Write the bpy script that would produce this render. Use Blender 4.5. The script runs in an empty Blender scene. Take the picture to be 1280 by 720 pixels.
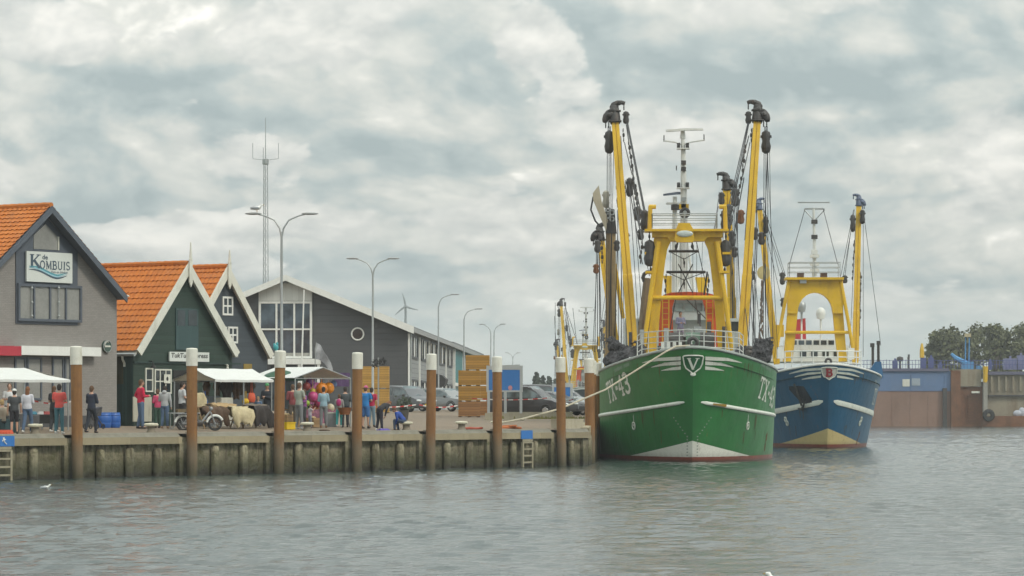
import bpy, bmesh, math, random
import numpy as np
from mathutils import Vector, Matrix, Euler
R = math.radians
rnd = random.Random(7)
SC = bpy.context.scene
COL = SC.collection
F = 4000.0; CX = 640.0; HY = 509.0; EYE = 2.62      # focal length in photo pixels, principal column, horizon row, eye height

def P(x, y, d):
    return Vector(((x-CX)/F*d, d, EYE+(HY-y)/F*d))
# quay line: point P0, direction U, inland normal N
P0 = Vector((-15.88, 117.0)); QA = 55.0
U = Vector((math.cos(R(QA)), math.sin(R(QA)))); N = Vector((-U.y, U.x))
GW = [(-5,1.61),(0,1.61),(1,1.66),(3,1.79),(10,1.84),(20,1.98),(45,2.34),(100,2.42),(500,2.45)]
def g(w):
    for (a,za),(b,zb) in zip(GW, GW[1:]):
        if w <= b: return za+(zb-za)*(w-a)/(b-a)
    return GW[-1][1]
def wof(X, Y):
    return N.x*(X-P0.x)+N.y*(Y-P0.y)
def XW(x, w, dz=0):                                  # ground point seen in column x, w metres inland of the quay edge
    k = (x-CX)/F
    d = (w - N.x*(-P0.x)*1.0 + N.y*P0.y)/(N.x*k+N.y) if False else (w + N.x*P0.x + N.y*P0.y)/(N.x*k+N.y)
    return Vector((k*d, d, g(w)+dz))
def GD(x, d):                                        # ground point in column x at distance d
    X = (x-CX)/F*d
    return Vector((X, d, g(wof(X, d))))

# ------------------------------------------------------------------ mesh builder
class MB:
    def __init__(s): s.v=[]; s.f=[]; s.mi=[]; s.m=0
    def add(s, vs, fs):
        b=len(s.v); s.v.extend([tuple(v) for v in vs])
        for f in fs: s.f.append([b+i for i in f]); s.mi.append(s.m)
        return s
    def box(s, c, sz, rz=0, rx=0, ry=0):
        x,y,z=[q/2 for q in sz]; M=Euler((rx,ry,rz)).to_matrix(); c=Vector(c)
        vs=[c+M@Vector((a*x,b*y,e*z)) for a in(-1,1) for b in(-1,1) for e in(-1,1)]
        return s.add(vs,[(0,1,3,2),(4,6,7,5),(0,4,5,1),(2,3,7,6),(0,2,6,4),(1,5,7,3)])
    def bb(s, lo, hi):
        return s.box([(a+b)/2 for a,b in zip(lo,hi)],[abs(b-a) for a,b in zip(lo,hi)])
    def tube(s, p0, p1, r0, r1=None, n=8, cap=True):
        return s.path([p0,p1],[r0, r0 if r1 is None else r1],n,cap)
    def path(s, pts, r, n=6, cap=True):
        pts=[Vector(p) for p in pts]
        if not hasattr(r,'__len__'): r=[r]*len(pts)
        vs=[]; m=len(pts); prev=None
        for i,p in enumerate(pts):
            t=(pts[min(i+1,m-1)]-pts[max(i-1,0)])
            if t.length<1e-9: t=Vector((0,0,1))
            t.normalize()
            if prev is None:
                a=Vector((0,0,1)) if abs(t.z)<.95 else Vector((1,0,0))
                e1=t.cross(a).normalized()
            else:
                e1=(prev-t*prev.dot(t)); e1=e1.normalized() if e1.length>1e-6 else t.orthogonal().normalized()
            prev=e1; e2=t.cross(e1)
            for k in range(n):
                q=2*math.pi*(k+.5)/n
                vs.append(p+(e1*math.cos(q)+e2*math.sin(q))*r[i])
        fs=[(i*n+k,i*n+(k+1)%n,(i+1)*n+(k+1)%n,(i+1)*n+k) for i in range(m-1) for k in range(n)]
        if cap: fs+= [tuple(range(n))[::-1], tuple((m-1)*n+k for k in range(n))]
        return s.add(vs,fs)
    def rings(s, rings, closed=True, cap=True):
        n=len(rings[0]); vs=[p for r in rings for p in r]; fs=[]
        kk=n if closed else n-1
        for i in range(len(rings)-1):
            for k in range(kk): fs.append((i*n+k,i*n+(k+1)%n,(i+1)*n+(k+1)%n,(i+1)*n+k))
        if cap and closed: fs+=[tuple(range(n))[::-1], tuple((len(rings)-1)*n+k for k in range(n))]
        return s.add(vs,fs)
    def ell(s, c, r, nu=10, nv=7, M=None):
        c=Vector(c); rings=[]
        for i in range(nv+1):
            ph=math.pi*i/nv; ph=min(max(ph,.02),math.pi-.02); ring=[]
            for k in range(nu):
                q=2*math.pi*k/nu
                v=Vector((r[0]*math.sin(ph)*math.cos(q), r[1]*math.sin(ph)*math.sin(q), -r[2]*math.cos(ph)))
                ring.append(c+(M@v if M else v))
            rings.append(ring)
        return s.rings(rings)
    def lathe(s, c, prof, n=14):
        c=Vector(c)
        return s.rings([[c+Vector((max(r,.001)*math.cos(2*math.pi*k/n),max(r,.001)*math.sin(2*math.pi*k/n),z)) for k in range(n)] for r,z in prof])
    def prism(s, pts, axis, t0, t1):                 # pts: 2-D outline; axis y: (x,z) outline extruded over y, axis x: (y,z), axis z: (x,y)
        mk={'y':lambda p,t:(p[0],t,p[1]),'x':lambda p,t:(t,p[0],p[1]),'z':lambda p,t:(p[0],p[1],t)}[axis]
        n=len(pts); vs=[mk(p,t0) for p in pts]+[mk(p,t1) for p in pts]
        fs=[(i,(i+1)%n,n+(i+1)%n,n+i) for i in range(n)]+[tuple(range(n))[::-1],tuple(range(n,2*n))]
        return s.add(vs,fs)
    def torus(s, c, R_, r, ax='y', n=20, m=8, a0=0, a1=2*math.pi):
        c=Vector(c); rings=[]; full=abs(a1-a0-2*math.pi)<1e-6
        for i in range(n+1):
            q=a0+(a1-a0)*i/n; ring=[]
            for k in range(m):
                p=2*math.pi*k/m; rr=R_+r*math.cos(p); h=r*math.sin(p)
                v={'y':(rr*math.cos(q),h,rr*math.sin(q)),'x':(h,rr*math.cos(q),rr*math.sin(q)),'z':(rr*math.cos(q),rr*math.sin(q),h)}[ax]
                ring.append(c+Vector(v))
            rings.append(ring)
        return s.rings(rings,cap=not full)
    def mesh(s, name, mats, smooth=False):
        me=bpy.data.meshes.new(name); me.from_pydata(s.v,[],s.f)
        for m in (mats if isinstance(mats,(list,tuple)) else [mats]): me.materials.append(m)
        if isinstance(mats,(list,tuple)): me.polygons.foreach_set('material_index',s.mi)
        bm=bmesh.new(); bm.from_mesh(me); bmesh.ops.recalc_face_normals(bm,faces=bm.faces); bm.to_mesh(me); bm.free()
        if smooth:
            me.polygons.foreach_set('use_smooth',[True]*len(me.polygons))
            if smooth!='all':
                try: me.set_sharp_from_angle(angle=R(40))
                except Exception: pass
        me.update(); return me
    def build(s, name, mats, parent=None, loc=(0,0,0), rz=0, smooth=False):
        o=bpy.data.objects.new(name, s.mesh(name,mats,smooth)); COL.objects.link(o)
        o.location=loc; o.rotation_euler=(0,0,rz)
        if parent: o.parent=parent
        return o

def tag(o, label, cat, group=None):
    o['label']=label; o['category']=cat
    if group: o['group']=group
    return o
def thing(name, label, cat, loc=(0,0,0), rz=0, group=None):
    o=bpy.data.objects.new(name,None); COL.objects.link(o); o.location=loc; o.rotation_euler=(0,0,rz); o.empty_display_size=.2
    return tag(o,label,cat,group)
def struct(o): o['kind']='structure'; return o
def copy_tree(o, parent=None, skip=()):
    c=o.copy(); COL.objects.link(c)
    if parent: c.parent=parent
    for ch in list(o.children):
        if ch.name.split('.')[0] not in skip: copy_tree(ch,c,skip)
    return c

# ------------------------------------------------------------------ materials
class NT:
    def __init__(s, t): s.t=t; s.n=t.nodes; s.l=t.links
    def new(s, ty, **kw):
        n=s.n.new(ty)
        for k,v in kw.items(): setattr(n,k,v)
        return n
    def put(s, sock, v):
        if v is None: return
        if hasattr(v,'is_output') or isinstance(v,bpy.types.NodeSocket): s.l.new(v,sock)
        else: sock.default_value=v
    def math(s, op, a, b=None, c=None, clamp=False):
        n=s.new('ShaderNodeMath',operation=op,use_clamp=clamp)
        for i,v in enumerate((a,b,c)): s.put(n.inputs[i],v)
        return n.outputs[0]
    def mix(s, f, a, b, mode='MIX'):
        n=s.new('ShaderNodeMix',data_type='RGBA',blend_type=mode)
        s.put(n.inputs[0],f)
        for i,v in ((6,a),(7,b)):
            if isinstance(v,(tuple,list)) and len(v)==3: v=(*v,1)
            s.put(n.inputs[i],v)
        return n.outputs[2]
    def noise(s, vec, scale, detail=4, rough=.55, dist=0):
        n=s.new('ShaderNodeTexNoise'); s.put(n.inputs['Vector'],vec); n.inputs['Scale'].default_value=scale
        n.inputs['Detail'].default_value=detail; n.inputs['Roughness'].default_value=rough; n.inputs['Distortion'].default_value=dist
        return n.outputs[0]
    def maprange(s, v, a, b, c=0, d=1, smooth=False):
        n=s.new('ShaderNodeMapRange',interpolation_type='SMOOTHSTEP' if smooth else 'LINEAR'); s.put(n.inputs[0],v)
        for i,q in enumerate((a,b,c,d)): s.put(n.inputs[1+i],q)
        return n.outputs[0]
    def comb(s,x,y,z):
        n=s.new('ShaderNodeCombineXYZ')
        for i,q in enumerate((x,y,z)): s.put(n.inputs[i],q)
        return n.outputs[0]
    def sep(s,v):
        n=s.new('ShaderNodeSeparateXYZ'); s.put(n.inputs[0],v); return n.outputs
    def vmul(s,v,k):
        n=s.new('ShaderNodeVectorMath',operation='MULTIPLY'); s.put(n.inputs[0],v); n.inputs[1].default_value=k; return n.outputs[0]
    def bump(s,h,strength=.4,dist=.02):
        n=s.new('ShaderNodeBump'); n.inputs['Strength'].default_value=strength; n.inputs['Distance'].default_value=dist; s.put(n.inputs['Height'],h); return n.outputs[0]
MATS={}
def newmat(name):
    m=bpy.data.materials.new(name); m.use_nodes=True; t=NT(m.node_tree)
    b=m.node_tree.nodes['Principled BSDF']; tc=t.new('ShaderNodeTexCoord'); return m,t,b,tc.outputs['Object']
def mat(name, c, rough=.6, metal=0, var=.25, scale=2.0, dirt=0, dirtc=(.12,.09,.06), bump=0, bscale=30, spec=.5, fine=12.0):
    if name in MATS: return MATS[name]
    m,t,b,o=newmat(name)
    n1=t.noise(o,scale,5,.6); n2=t.noise(o,fine*scale,3,.6)
    v=t.math('ADD',t.math('MULTIPLY',n1,.65),t.math('MULTIPLY',n2,.35))
    f=t.maprange(v,.3,.7)
    col=t.mix(f,tuple(q*(1-var) for q in c),tuple(min(1,q*(1+var)) for q in c))
    if dirt:
        d=t.maprange(t.noise(t.vmul(o,(1,1,.25)),scale*1.7,6,.65),.52,.72,0,dirt)
        col=t.mix(d,col,dirtc)
    t.put(b.inputs['Base Color'],col); b.inputs['Roughness'].default_value=rough; b.inputs['Metallic'].default_value=metal
    b.inputs['Specular IOR Level'].default_value=spec
    if bump: t.put(b.inputs['Normal'],t.bump(t.noise(o,bscale,4),.5,bump))
    MATS[name]=m; return m
def planks(name, c, pitch=.2, axis=2, gap=.1, dark=.45, rough=.6, var=.2, dirt=.25, wet=None):
    """boards with dark joints across one object axis, each board a slightly different tone"""
    if name in MATS: return MATS[name]
    m,t,b,o=newmat(name)
    ax=t.sep(o)[axis]; q=t.math('DIVIDE',ax,pitch); fr=t.math('FRACT',q); idn=t.math('FLOOR',q)
    wn=t.new('ShaderNodeTexWhiteNoise',noise_dimensions='1D'); t.put(wn.inputs['W'],idn)
    n=t.noise(o,2.5,5,.65)
    f=t.math('ADD',t.math('MULTIPLY',wn.outputs[0],.5),t.math('MULTIPLY',n,.5))
    col=t.mix(t.maprange(f,.25,.75),tuple(k*(1-var) for k in c),tuple(min(1,k*(1+var)) for k in c))
    d=t.maprange(t.noise(t.vmul(o,(1,1,.4)),1.3,6,.7),.5,.75,0,dirt); col=t.mix(d,col,tuple(k*.55+.01 for k in c))
    jt=t.math('LESS_THAN',fr,gap); col=t.mix(t.math('MULTIPLY',jt,1-dark),col,tuple(k*.25 for k in c))
    t.put(b.inputs['Base Color'],col); b.inputs['Roughness'].default_value=rough
    t.put(b.inputs['Normal'],t.bump(t.math('MULTIPLY',fr,1.0),.6,.03))
    MATS[name]=m; return m
def bricks(name, c, c2, mortar, rough=.8, s=1.0):
    if name in MATS: return MATS[name]
    m,t,b,o=newmat(name)
    xyz=t.sep(o); v=t.comb(t.math('ADD',xyz[0],xyz[1]),xyz[2],0)
    br=t.new('ShaderNodeTexBrick'); t.put(br.inputs['Vector'],v); br.inputs['Scale'].default_value=1
    br.inputs['Color1'].default_value=(*c,1); br.inputs['Color2'].default_value=(*c2,1); br.inputs['Mortar'].default_value=(*mortar,1)
    br.inputs['Brick Width'].default_value=.22*s; br.inputs['Row Height'].default_value=.07*s; br.inputs['Mortar Size'].default_value=.006*s
    n=t.noise(o,.9,5,.6); col=t.mix(t.maprange(n,.35,.7,0,.28),br.outputs['Color'],tuple(k*.6 for k in c))
    t.put(b.inputs['Base Color'],col); b.inputs['Roughness'].default_value=rough
    t.put(b.inputs['Normal'],t.bump(br.outputs['Fac'],.4,-.006))
    MATS[name]=m; return m
def glass(name, c=(.03,.04,.045), rough=.06):
    if name in MATS: return MATS[name]
    m,t,b,o=newmat(name)
    n=t.noise(o,.8,3); col=t.mix(t.maprange(n,.35,.65),tuple(k*.5 for k in c),tuple(k*1.8 for k in c))
    t.put(b.inputs['Base Color'],col); b.inputs['Roughness'].default_value=rough; b.inputs['IOR'].default_value=1.6
    t.put(b.inputs['Normal'],t.bump(t.noise(o,.6,2),.08,.05))
    MATS[name]=m; return m

WHITE=mat('white_paint',(.72,.73,.70),.45,var=.08,dirt=.25,dirtc=(.35,.33,.28))
OFFW=mat('offwhite_board',(.62,.62,.55),.6,var=.12,dirt=.35,dirtc=(.3,.28,.2))
YEL=mat('yellow_ship_paint',(.62,.385,.013),.42,var=.13,dirt=.45,dirtc=(.28,.14,.03),scale=.9)
DARK=mat('greasy_steel',(.045,.043,.042),.55,var=.4,dirt=.35,dirtc=(.12,.06,.03))
CABLE=mat('wire_rope',(.035,.037,.042),.5,var=.3)
GREYM=mat('galvanised_steel',(.36,.38,.38),.4,metal=.5,var=.12)
BLACK=mat('black_rubber',(.02,.02,.02),.7,var=.3)
RUSTP=None

def text_mesh(body, size=1.0, bold=.0, shear=0):
    cu=bpy.data.curves.new('lettering','FONT'); cu.body=body; cu.size=size; cu.offset=bold; cu.shear=shear; cu.resolution_u=3
    ob=bpy.data.objects.new('lettering',cu); COL.objects.link(ob); bpy.context.view_layer.update()
    me=bpy.data.meshes.new_from_object(ob); bpy.data.objects.remove(ob)
    bm=bmesh.new(); bm.from_mesh(me); bmesh.ops.triangulate(bm,faces=bm.faces)
    vs=[tuple(v.co) for v in bm.verts]; fs=[[v.index for v in f.verts] for f in bm.faces]; bm.free(); bpy.data.meshes.remove(me)
    return vs,fs
def text_flat(mb, body, org, ex, ez, size, bold=0, shear=0, width=None, height=None):
    """lettering laid on a plane: org lower left, ex right, ez up; optionally stretched to width and height"""
    vs,fs=text_mesh(body,1.0,bold,shear); x0=min(v[0] for v in vs); x1=max(v[0] for v in vs); y0=min(v[1] for v in vs); y1=max(v[1] for v in vs)
    kx=(width/(x1-x0)) if width else size; ky=(height/(y1-y0)) if height else size
    org=Vector(org); ex=Vector(ex); ez=Vector(ez); nn=ex.cross(ez)*.004
    top=[org+ex*((v[0]-x0)*kx)+ez*((v[1]-(y0 if height else 0))*ky) for v in vs]
    mb.add([p+nn for p in top],fs)
    return (x1-x0)*kx
# ================================================================== camera, sky, sun
cam=bpy.data.cameras.new('camera'); co=bpy.data.objects.new('camera',cam); COL.objects.link(co); SC.camera=co
co.location=(0,0,EYE); co.rotation_euler=(R(90),0,0); cam.sensor_width=36; cam.lens=36*F/1280; cam.shift_y=(HY-360)/1280
cam.clip_start=1; cam.clip_end=9000
SC.view_settings.view_transform='Standard'; SC.view_settings.look='None'; SC.view_settings.gamma=1; SC.view_settings.use_curve_mapping=False
SC.view_settings.exposure=0.0
try:
    SC.cycles.max_bounces=6; SC.cycles.use_denoising=True; SC.cycles.denoiser='OPENIMAGEDENOISE'; SC.cycles.volume_bounces=0
except Exception: pass
SUN_EL, SUN_AZ = 42.0, 128.0           # azimuth clockwise from +Y: to the right and a little behind the camera
sl=bpy.data.lights.new('sun','SUN'); sl.energy=1.5; sl.angle=R(12); sl.color=(1,.94,.82)
so=bpy.data.objects.new('sun',sl); COL.objects.link(so); so.rotation_euler=(R(90-SUN_EL),0,R(180-SUN_AZ)); so.location=(60,-40,80)
W=bpy.data.worlds.new('World'); SC.world=W; W.use_nodes=True; W.cycles.sampling_method='MANUAL'; W.cycles.sample_map_resolution=512; t=NT(W.node_tree)
for n in list(t.n): t.n.remove(n)
out=t.new('ShaderNodeOutputWorld'); sky=t.new('ShaderNodeTexSky',sky_type='NISHITA'); sky.sun_disc=False
sky.sun_elevation=R(SUN_EL); sky.sun_rotation=R(SUN_AZ)
bg1=t.new('ShaderNodeBackground'); bg1.inputs[1].default_value=.10; t.l.new(sky.outputs[0],bg1.inputs[0])
dirv=t.new('ShaderNodeTexCoord').outputs['Generated']; X,Y,Z=t.sep(dirv)[0:3]
el=t.math('MAXIMUM',Z,0.0)
hz=t.math('LOGARITHM',t.math('ADD',el,.085),math.e)      # clouds flatten towards the horizon
def cvec(dx=0,dz=0):
    return t.comb(t.math('ADD',t.math('MULTIPLY',X,13.5),dx),t.math('MULTIPLY',Y,13.5),t.math('ADD',t.math('MULTIPLY',hz,4.2),dz))
def billow(v,scale):
    n=t.new('ShaderNodeTexVoronoi',feature='F1'); t.put(n.inputs['Vector'],v); n.inputs['Scale'].default_value=scale; n.inputs['Detail'].default_value=2.5; n.inputs['Roughness'].default_value=.55
    n.inputs['Lacunarity'].default_value=2.1; n.normalize=True
    return t.math('SUBTRACT',1.0,n.outputs[0])
def dens(dx,dz):
    v=cvec(dx,dz); w=t.new('ShaderNodeTexNoise'); t.put(w.inputs['Vector'],v); w.inputs['Scale'].default_value=1.1; w.inputs['Detail'].default_value=5
    wv=t.new('ShaderNodeVectorMath',operation='MULTIPLY_ADD'); t.put(wv.inputs[0],w.outputs['Color']); wv.inputs[1].default_value=(.9,.9,.9); t.put(wv.inputs[2],v)
    a=t.noise(v,.46,8,.58,.25); b=billow(wv.outputs[0],1.4)
    return t.math('ADD',t.math('MULTIPLY',a,.58),t.math('MULTIPLY',b,.42))
D0=dens(0,0); D1=dens(.05,.13)
# broad masses of the cloud deck, placed by compass bearing and elevation
WOB=t.noise(cvec(7,3),1.3,6,.6)
def mass(px,py,sx,sy,amp):
    az=(px-CX)/F; e=(HY-py)/F
    u=t.math('DIVIDE',t.math('SUBTRACT',t.math('DIVIDE',X,t.math('MAXIMUM',Y,.05)),az),sx/F)
    v=t.math('DIVIDE',t.math('SUBTRACT',t.math('DIVIDE',Z,t.math('MAXIMUM',Y,.05)),e),sy/F)
    r2=t.math('ADD',t.math('ADD',t.math('MULTIPLY',u,u),t.math('MULTIPLY',v,v)),t.math('MULTIPLY',t.math('SUBTRACT',WOB,.5),3.2))
    return t.math('MULTIPLY',t.math('EXPONENT',t.math('MULTIPLY',r2,-1.0)),t.math('MULTIPLY',t.math('GREATER_THAN',Y,.05),amp))
tot=None
for m_ in [(1060,100,230,55,-.15),(1040,235,170,55,-.08),(1245,190,70,48,.24),(1230,265,60,26,.08),(360,45,110,34,.20),(110,42,130,40,.12),(900,20,55,26,.12),
           (300,100,300,18,-.07),(350,145,240,26,-.09),(205,190,70,30,.10),(190,120,120,25,-.04),(120,262,110,22,-.10),(205,290,70,32,.16),(350,290,240,26,.08),(330,195,90,28,.08),(660,60,45,40,.15),(555,190,150,34,-.07),
           (790,185,30,45,.10),(640,300,90,40,.08),(1180,330,160,40,-.03),(560,270,170,14,.05),(560,300,200,36,.03),(680,380,70,24,.12),(60,160,60,16,.03),(20,205,60,18,.06)]:
    q=mass(*m_); tot=q if tot is None else t.math('ADD',tot,q)
D0b=t.math('ADD',D0,t.math('MULTIPLY',tot,.30))
edge=t.math('MULTIPLY',t.math('SUBTRACT',D0,D1),4.6)              # brighter on the side of each mass towards the light
lit=t.math('ADD',t.math('ADD',t.maprange(D0b,.45,.76),edge),t.math('MULTIPLY',tot,1.55))
lit=t.math('ADD',t.math('MULTIPLY',t.math('MULTIPLY',lit,.92),t.maprange(Z,.0,.045,.35,1.0)),t.maprange(Z,.0,.045,.34,.0))      # distant air evens the lowest clouds out
ramp=t.new('ShaderNodeValToRGB'); t.put(ramp.inputs[0],lit)
cr=ramp.color_ramp; cr.elements[0].position=.0; cr.elements[0].color=(.33,.395,.40,1); cr.elements[1].position=1.0; cr.elements[1].color=(.92,.905,.84,1)
for p_,c_ in ((.25,(.405,.465,.46,1)),(.5,(.525,.553,.523,1)),(.75,(.64,.65,.605,1))):
    e_=cr.elements.new(p_); e_.color=c_
# nearer heaped clouds: crisp upper edges, soft grey undersides
def heap_d(dz):
    v=t.comb(t.math('ADD',t.math('MULTIPLY',X,15.0),4.7),t.math('MULTIPLY',Y,15.0),t.math('ADD',t.math('MULTIPLY',hz,4.6),dz+2.2))
    w=t.new('ShaderNodeTexNoise'); t.put(w.inputs['Vector'],v); w.inputs['Scale'].default_value=2.2; w.inputs['Detail'].default_value=6
    wv=t.new('ShaderNodeVectorMath',operation='MULTIPLY_ADD'); t.put(wv.inputs[0],w.outputs['Color']); wv.inputs[1].default_value=(.55,.55,.55); t.put(wv.inputs[2],v)
    return t.math('ADD',t.math('ADD',t.math('MULTIPLY',t.noise(v,.95,7,.53),.66),t.math('MULTIPLY',billow(wv.outputs[0],2.2),.34)),t.math('MULTIPLY',tot,.75))
H0=heap_d(0.0); H1=heap_d(.13); H2=heap_d(-.2)
alpha=t.math('MULTIPLY',t.maprange(H0,.588,.632,0,1,True),t.maprange(H2,.46,.60,.1,1,True))
shade=t.math('ADD',t.maprange(H0,.59,.74,.33,.62),t.math('MULTIPLY',t.math('SUBTRACT',H0,H1),4.2))
hr=t.new('ShaderNodeValToRGB'); t.put(hr.inputs[0],shade); ce=hr.color_ramp; ce.elements[0].position=.12; ce.elements[0].color=(.46,.49,.475,1); ce.elements[1].position=.95; ce.elements[1].color=(.80,.79,.735,1)
e_=ce.elements.new(.5); e_.color=(.61,.622,.588,1)
alpha=t.math('MULTIPLY',alpha,t.maprange(Z,.006,.05,.25,.85))
cloudc=t.mix(t.maprange(Z,.004,.045,.55,0,True),t.mix(alpha,ramp.outputs[0],hr.outputs[0]),(.49,.585,.57))
bg2=t.new('ShaderNodeBackground'); t.l.new(cloudc,bg2.inputs[0]); t.put(bg2.inputs[1],t.math('MULTIPLY_ADD',el,1.7,1.0))      # an overcast deck is brighter overhead than at the horizon
cover=t.math('MULTIPLY',t.maprange(D0b,.38,.47,.78,1.0,True),t.maprange(Z,.0,.05,.92,1.0))
mx=t.new('ShaderNodeMixShader'); t.l.new(cover,mx.inputs[0]); t.l.new(bg1.outputs[0],mx.inputs[1]); t.l.new(bg2.outputs[0],mx.inputs[2]); t.l.new(mx.outputs[0],out.inputs[0])

# ================================================================== water
def water_mat():
    m,t,b,o=newmat('harbour_water')
    n=t.noise(t.vmul(o,(1,1.0,1)),.06,4,.6); col=t.mix(t.maprange(n,.35,.65),(.032,.047,.046),(.055,.074,.070))
    t.put(b.inputs['Base Color'],col); b.inputs['Roughness'].default_value=.08; b.inputs['IOR'].default_value=1.333; b.inputs['Specular IOR Level'].default_value=.5
    h=t.math('ADD',t.noise(t.vmul(o,(1,.7,1)),3.2,5,.6,.4),t.math('MULTIPLY',t.noise(o,9,3,.6),.4))
    t.put(b.inputs['Normal'],t.bump(h,.6,.07))
    return m
WATER=water_mat()
def waves():
    r=np.random.RandomState(5); xs=np.arange(-25,76.01,.17); ys=[40.0]
    while ys[-1]<432: ys.append(ys[-1]+.20+max(0,ys[-1]-90)*.0032)
    ys=np.array(ys)
    gx,gy=np.meshgrid(xs,ys); z=np.zeros_like(gx)
    for i in range(62):
        lam=.46*(1.033**i) if i<54 else 2.6*(1.2**(i-54)); a=.0086*lam**.8 if lam<.9 else (.0036 if lam<2.7 else .004); th=R(262)+r.normal(0,.55); k=2*math.pi/lam
        ph=r.uniform(0,6.28); z+=a*np.sin(k*(np.cos(th)*gx+np.sin(th)*gy)+ph+.6*np.sin(k*.21*(gx*math.sin(th)-gy*math.cos(th))+ph*2))
    patch=.75+.35*np.sin(gx*.21+1.3*np.sin(gy*.05))*np.sin(gy*.083+.9*np.sin(gx*.11))
    z*=patch*.8
    edge=np.minimum.reduce([gx-xs[0],xs[-1]-gx,gy-ys[0],ys[-1]-gy]); z*=np.clip(edge/3,0,1)
    ny,nx=gx.shape; co_=np.stack([gx,gy,z],-1).reshape(-1,3)
    idx=np.arange(nx*ny).reshape(ny,nx); q=np.stack([idx[:-1,:-1],idx[:-1,1:],idx[1:,1:],idx[1:,:-1]],-1).reshape(-1,4)
    # surrounding sheet out to the horizon
    L=2900; x0,x1,y0,y1=xs[0],xs[-1],ys[0],ys[-1]
    ov=[(-L,-300,0),(x0,-300,0),(x1,-300,0),(L,-300,0),(-L,y0,0),(x0,y0,0),(x1,y0,0),(L,y0,0),(-L,y1,0),(x0,y1,0),(x1,y1,0),(L,y1,0),(-L,L,0),(x0,L,0),(x1,L,0),(L,L,0)]
    b=len(co_); of=[(b+4*j+i,b+4*j+i+1,b+4*j+i+5,b+4*j+i+4) for j in range(3) for i in range(3) if not(i==1 and j==1)]
    me=bpy.data.meshes.new('water'); me.from_pydata(np.concatenate([co_,np.array(ov,float)]).tolist(),[],q.tolist()+of)
    me.materials.append(WATER); me.polygons.foreach_set('use_smooth',[True]*len(me.polygons)); me.update()
    o=bpy.data.objects.new('water',me); COL.objects.link(o); struct(o)
waves()

# ================================================================== land
def paving_mat():
    m,t,b,o=newmat('brick_paving')
    br=t.new('ShaderNodeTexBrick'); t.put(br.inputs['Vector'],o); br.inputs['Scale'].default_value=1
    br.inputs['Color1'].default_value=(.235,.172,.112,1); br.inputs['Color2'].default_value=(.19,.145,.10,1); br.inputs['Mortar'].default_value=(.11,.09,.07,1)
    br.inputs['Brick Width'].default_value=.21; br.inputs['Row Height'].default_value=.105; br.inputs['Mortar Size'].default_value=.006
    n=t.noise(o,.35,6,.65); col=t.mix(t.maprange(n,.35,.7,0,.5),br.outputs['Color'],(.15,.125,.10))
    t.put(b.inputs['Base Color'],col); b.inputs['Roughness'].default_value=.85; t.put(b.inputs['Normal'],t.bump(t.noise(o,6,4),.3,.02)); return m
PAVE=paving_mat()
KQ=Vector((.0445,1.0)); CORN=Vector((3.43,144.6))            # second quay runs away from the corner
def s_end(w):                                                  # where the row w meets the second quay
    # P0+sU+wN = CORN+tKQ
    bx,by=CORN.x-P0.x-w*N.x, CORN.y-P0.y-w*N.y
    det=U.x*(-KQ.y)+KQ.x*U.y
    return (bx*(-KQ.y)+KQ.x*by)/det
def land():
    mb=MB(); rows=[0,.5,1,2,3,6,10,20,45,99]; pts=[]
    for w in rows:
        e=s_end(w); pts.append([(*(P0+U*s+N*w),g(w)) for s in (-160,-60,e*.3,e*.7,e)])
    vs=[p for r_ in pts for p in r_]; n=5
    mb.add(vs,[(i*n+k,i*n+k+1,(i+1)*n+k+1,(i+1)*n+k) for i in range(len(rows)-1) for k in range(n-1)])
    struct(mb.build('pavement',PAVE))
    GR=mat('rough_grass',(.10,.12,.05),.9,var=.4)
    m2=MB(); _a=P0+U*-160+N*97; _b=P0+U*s_end(97)+N*97; m2.prism([tuple(_a),tuple(_b),(4.5,332),(4.5,1400),(-400,1400),(-400,_a.y)],'z',-1,2.405); struct(m2.build('ground',GR))
    m3=MB(); m3.prism([(66,505),(600,505),(600,1200),(66,1200)],'z',-1,2.2); struct(m3.build('far_bank',GR))
land()

# ================================================================== quay wall
def quay_mat(name='weathered_concrete_piling',kk=1.0):
    m,t,b,o=newmat(name)
    z=t.sep(o)[2]; n=t.noise(o,1.1,6,.65); n2=t.noise(t.vmul(o,(2.5,2.5,.5)),1.2,6,.7)
    c=t.mix(t.maprange(n,.38,.62),tuple(q*kk for q in (.235,.21,.135)),tuple(q*kk for q in (.43,.385,.265))); c=t.mix(t.maprange(n2,.47,.62,0,.85),c,(.085,.068,.043)); n3=t.noise(o,3.4,7,.7); c=t.mix(t.maprange(n3,.5,.64,0,.75),c,(.105,.11,.04))
    zz=t.math('ADD',z,t.math('MULTIPLY',t.math('SUBTRACT',n2,.5),.9))
    alg=t.maprange(zz,1.05,.35,0,.9); c=t.mix(alg,c,(.055,.058,.026))
    wet=t.maprange(zz,.28,.08,0,.9); c=t.mix(wet,c,(.03,.028,.02))
    t.put(b.inputs['Base Color'],c); t.put(b.inputs['Roughness'],t.maprange(zz,.1,.6,.35,.85))
    t.put(b.inputs['Normal'],t.bump(t.noise(o,5,7,.7),.9,.14)); return m
QM=quay_mat(); QPM=quay_mat('weathered_fender_post',1.22); BEAM=planks('weathered_hardwood_beam',(.30,.255,.165),2.7,0,.004,.3,.8,.18,.5)
TOPM=mat('grey_kerb_top',(.19,.18,.145),.85,var=.3,dirt=.4,dirtc=(.16,.15,.10))
PILE_PX=[97,240,348,446,538,622,702]
def on_line(x, off=0.0):                                       # parameter along the quay of column x, off metres out over the water
    k=(x-CX)/F; q=P0-N*off
    return (k*q.y-q.x)/(U.x-k*U.y)
PS=[on_line(x,.30) for x in PILE_PX]
SC_=s_end(0)
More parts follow.
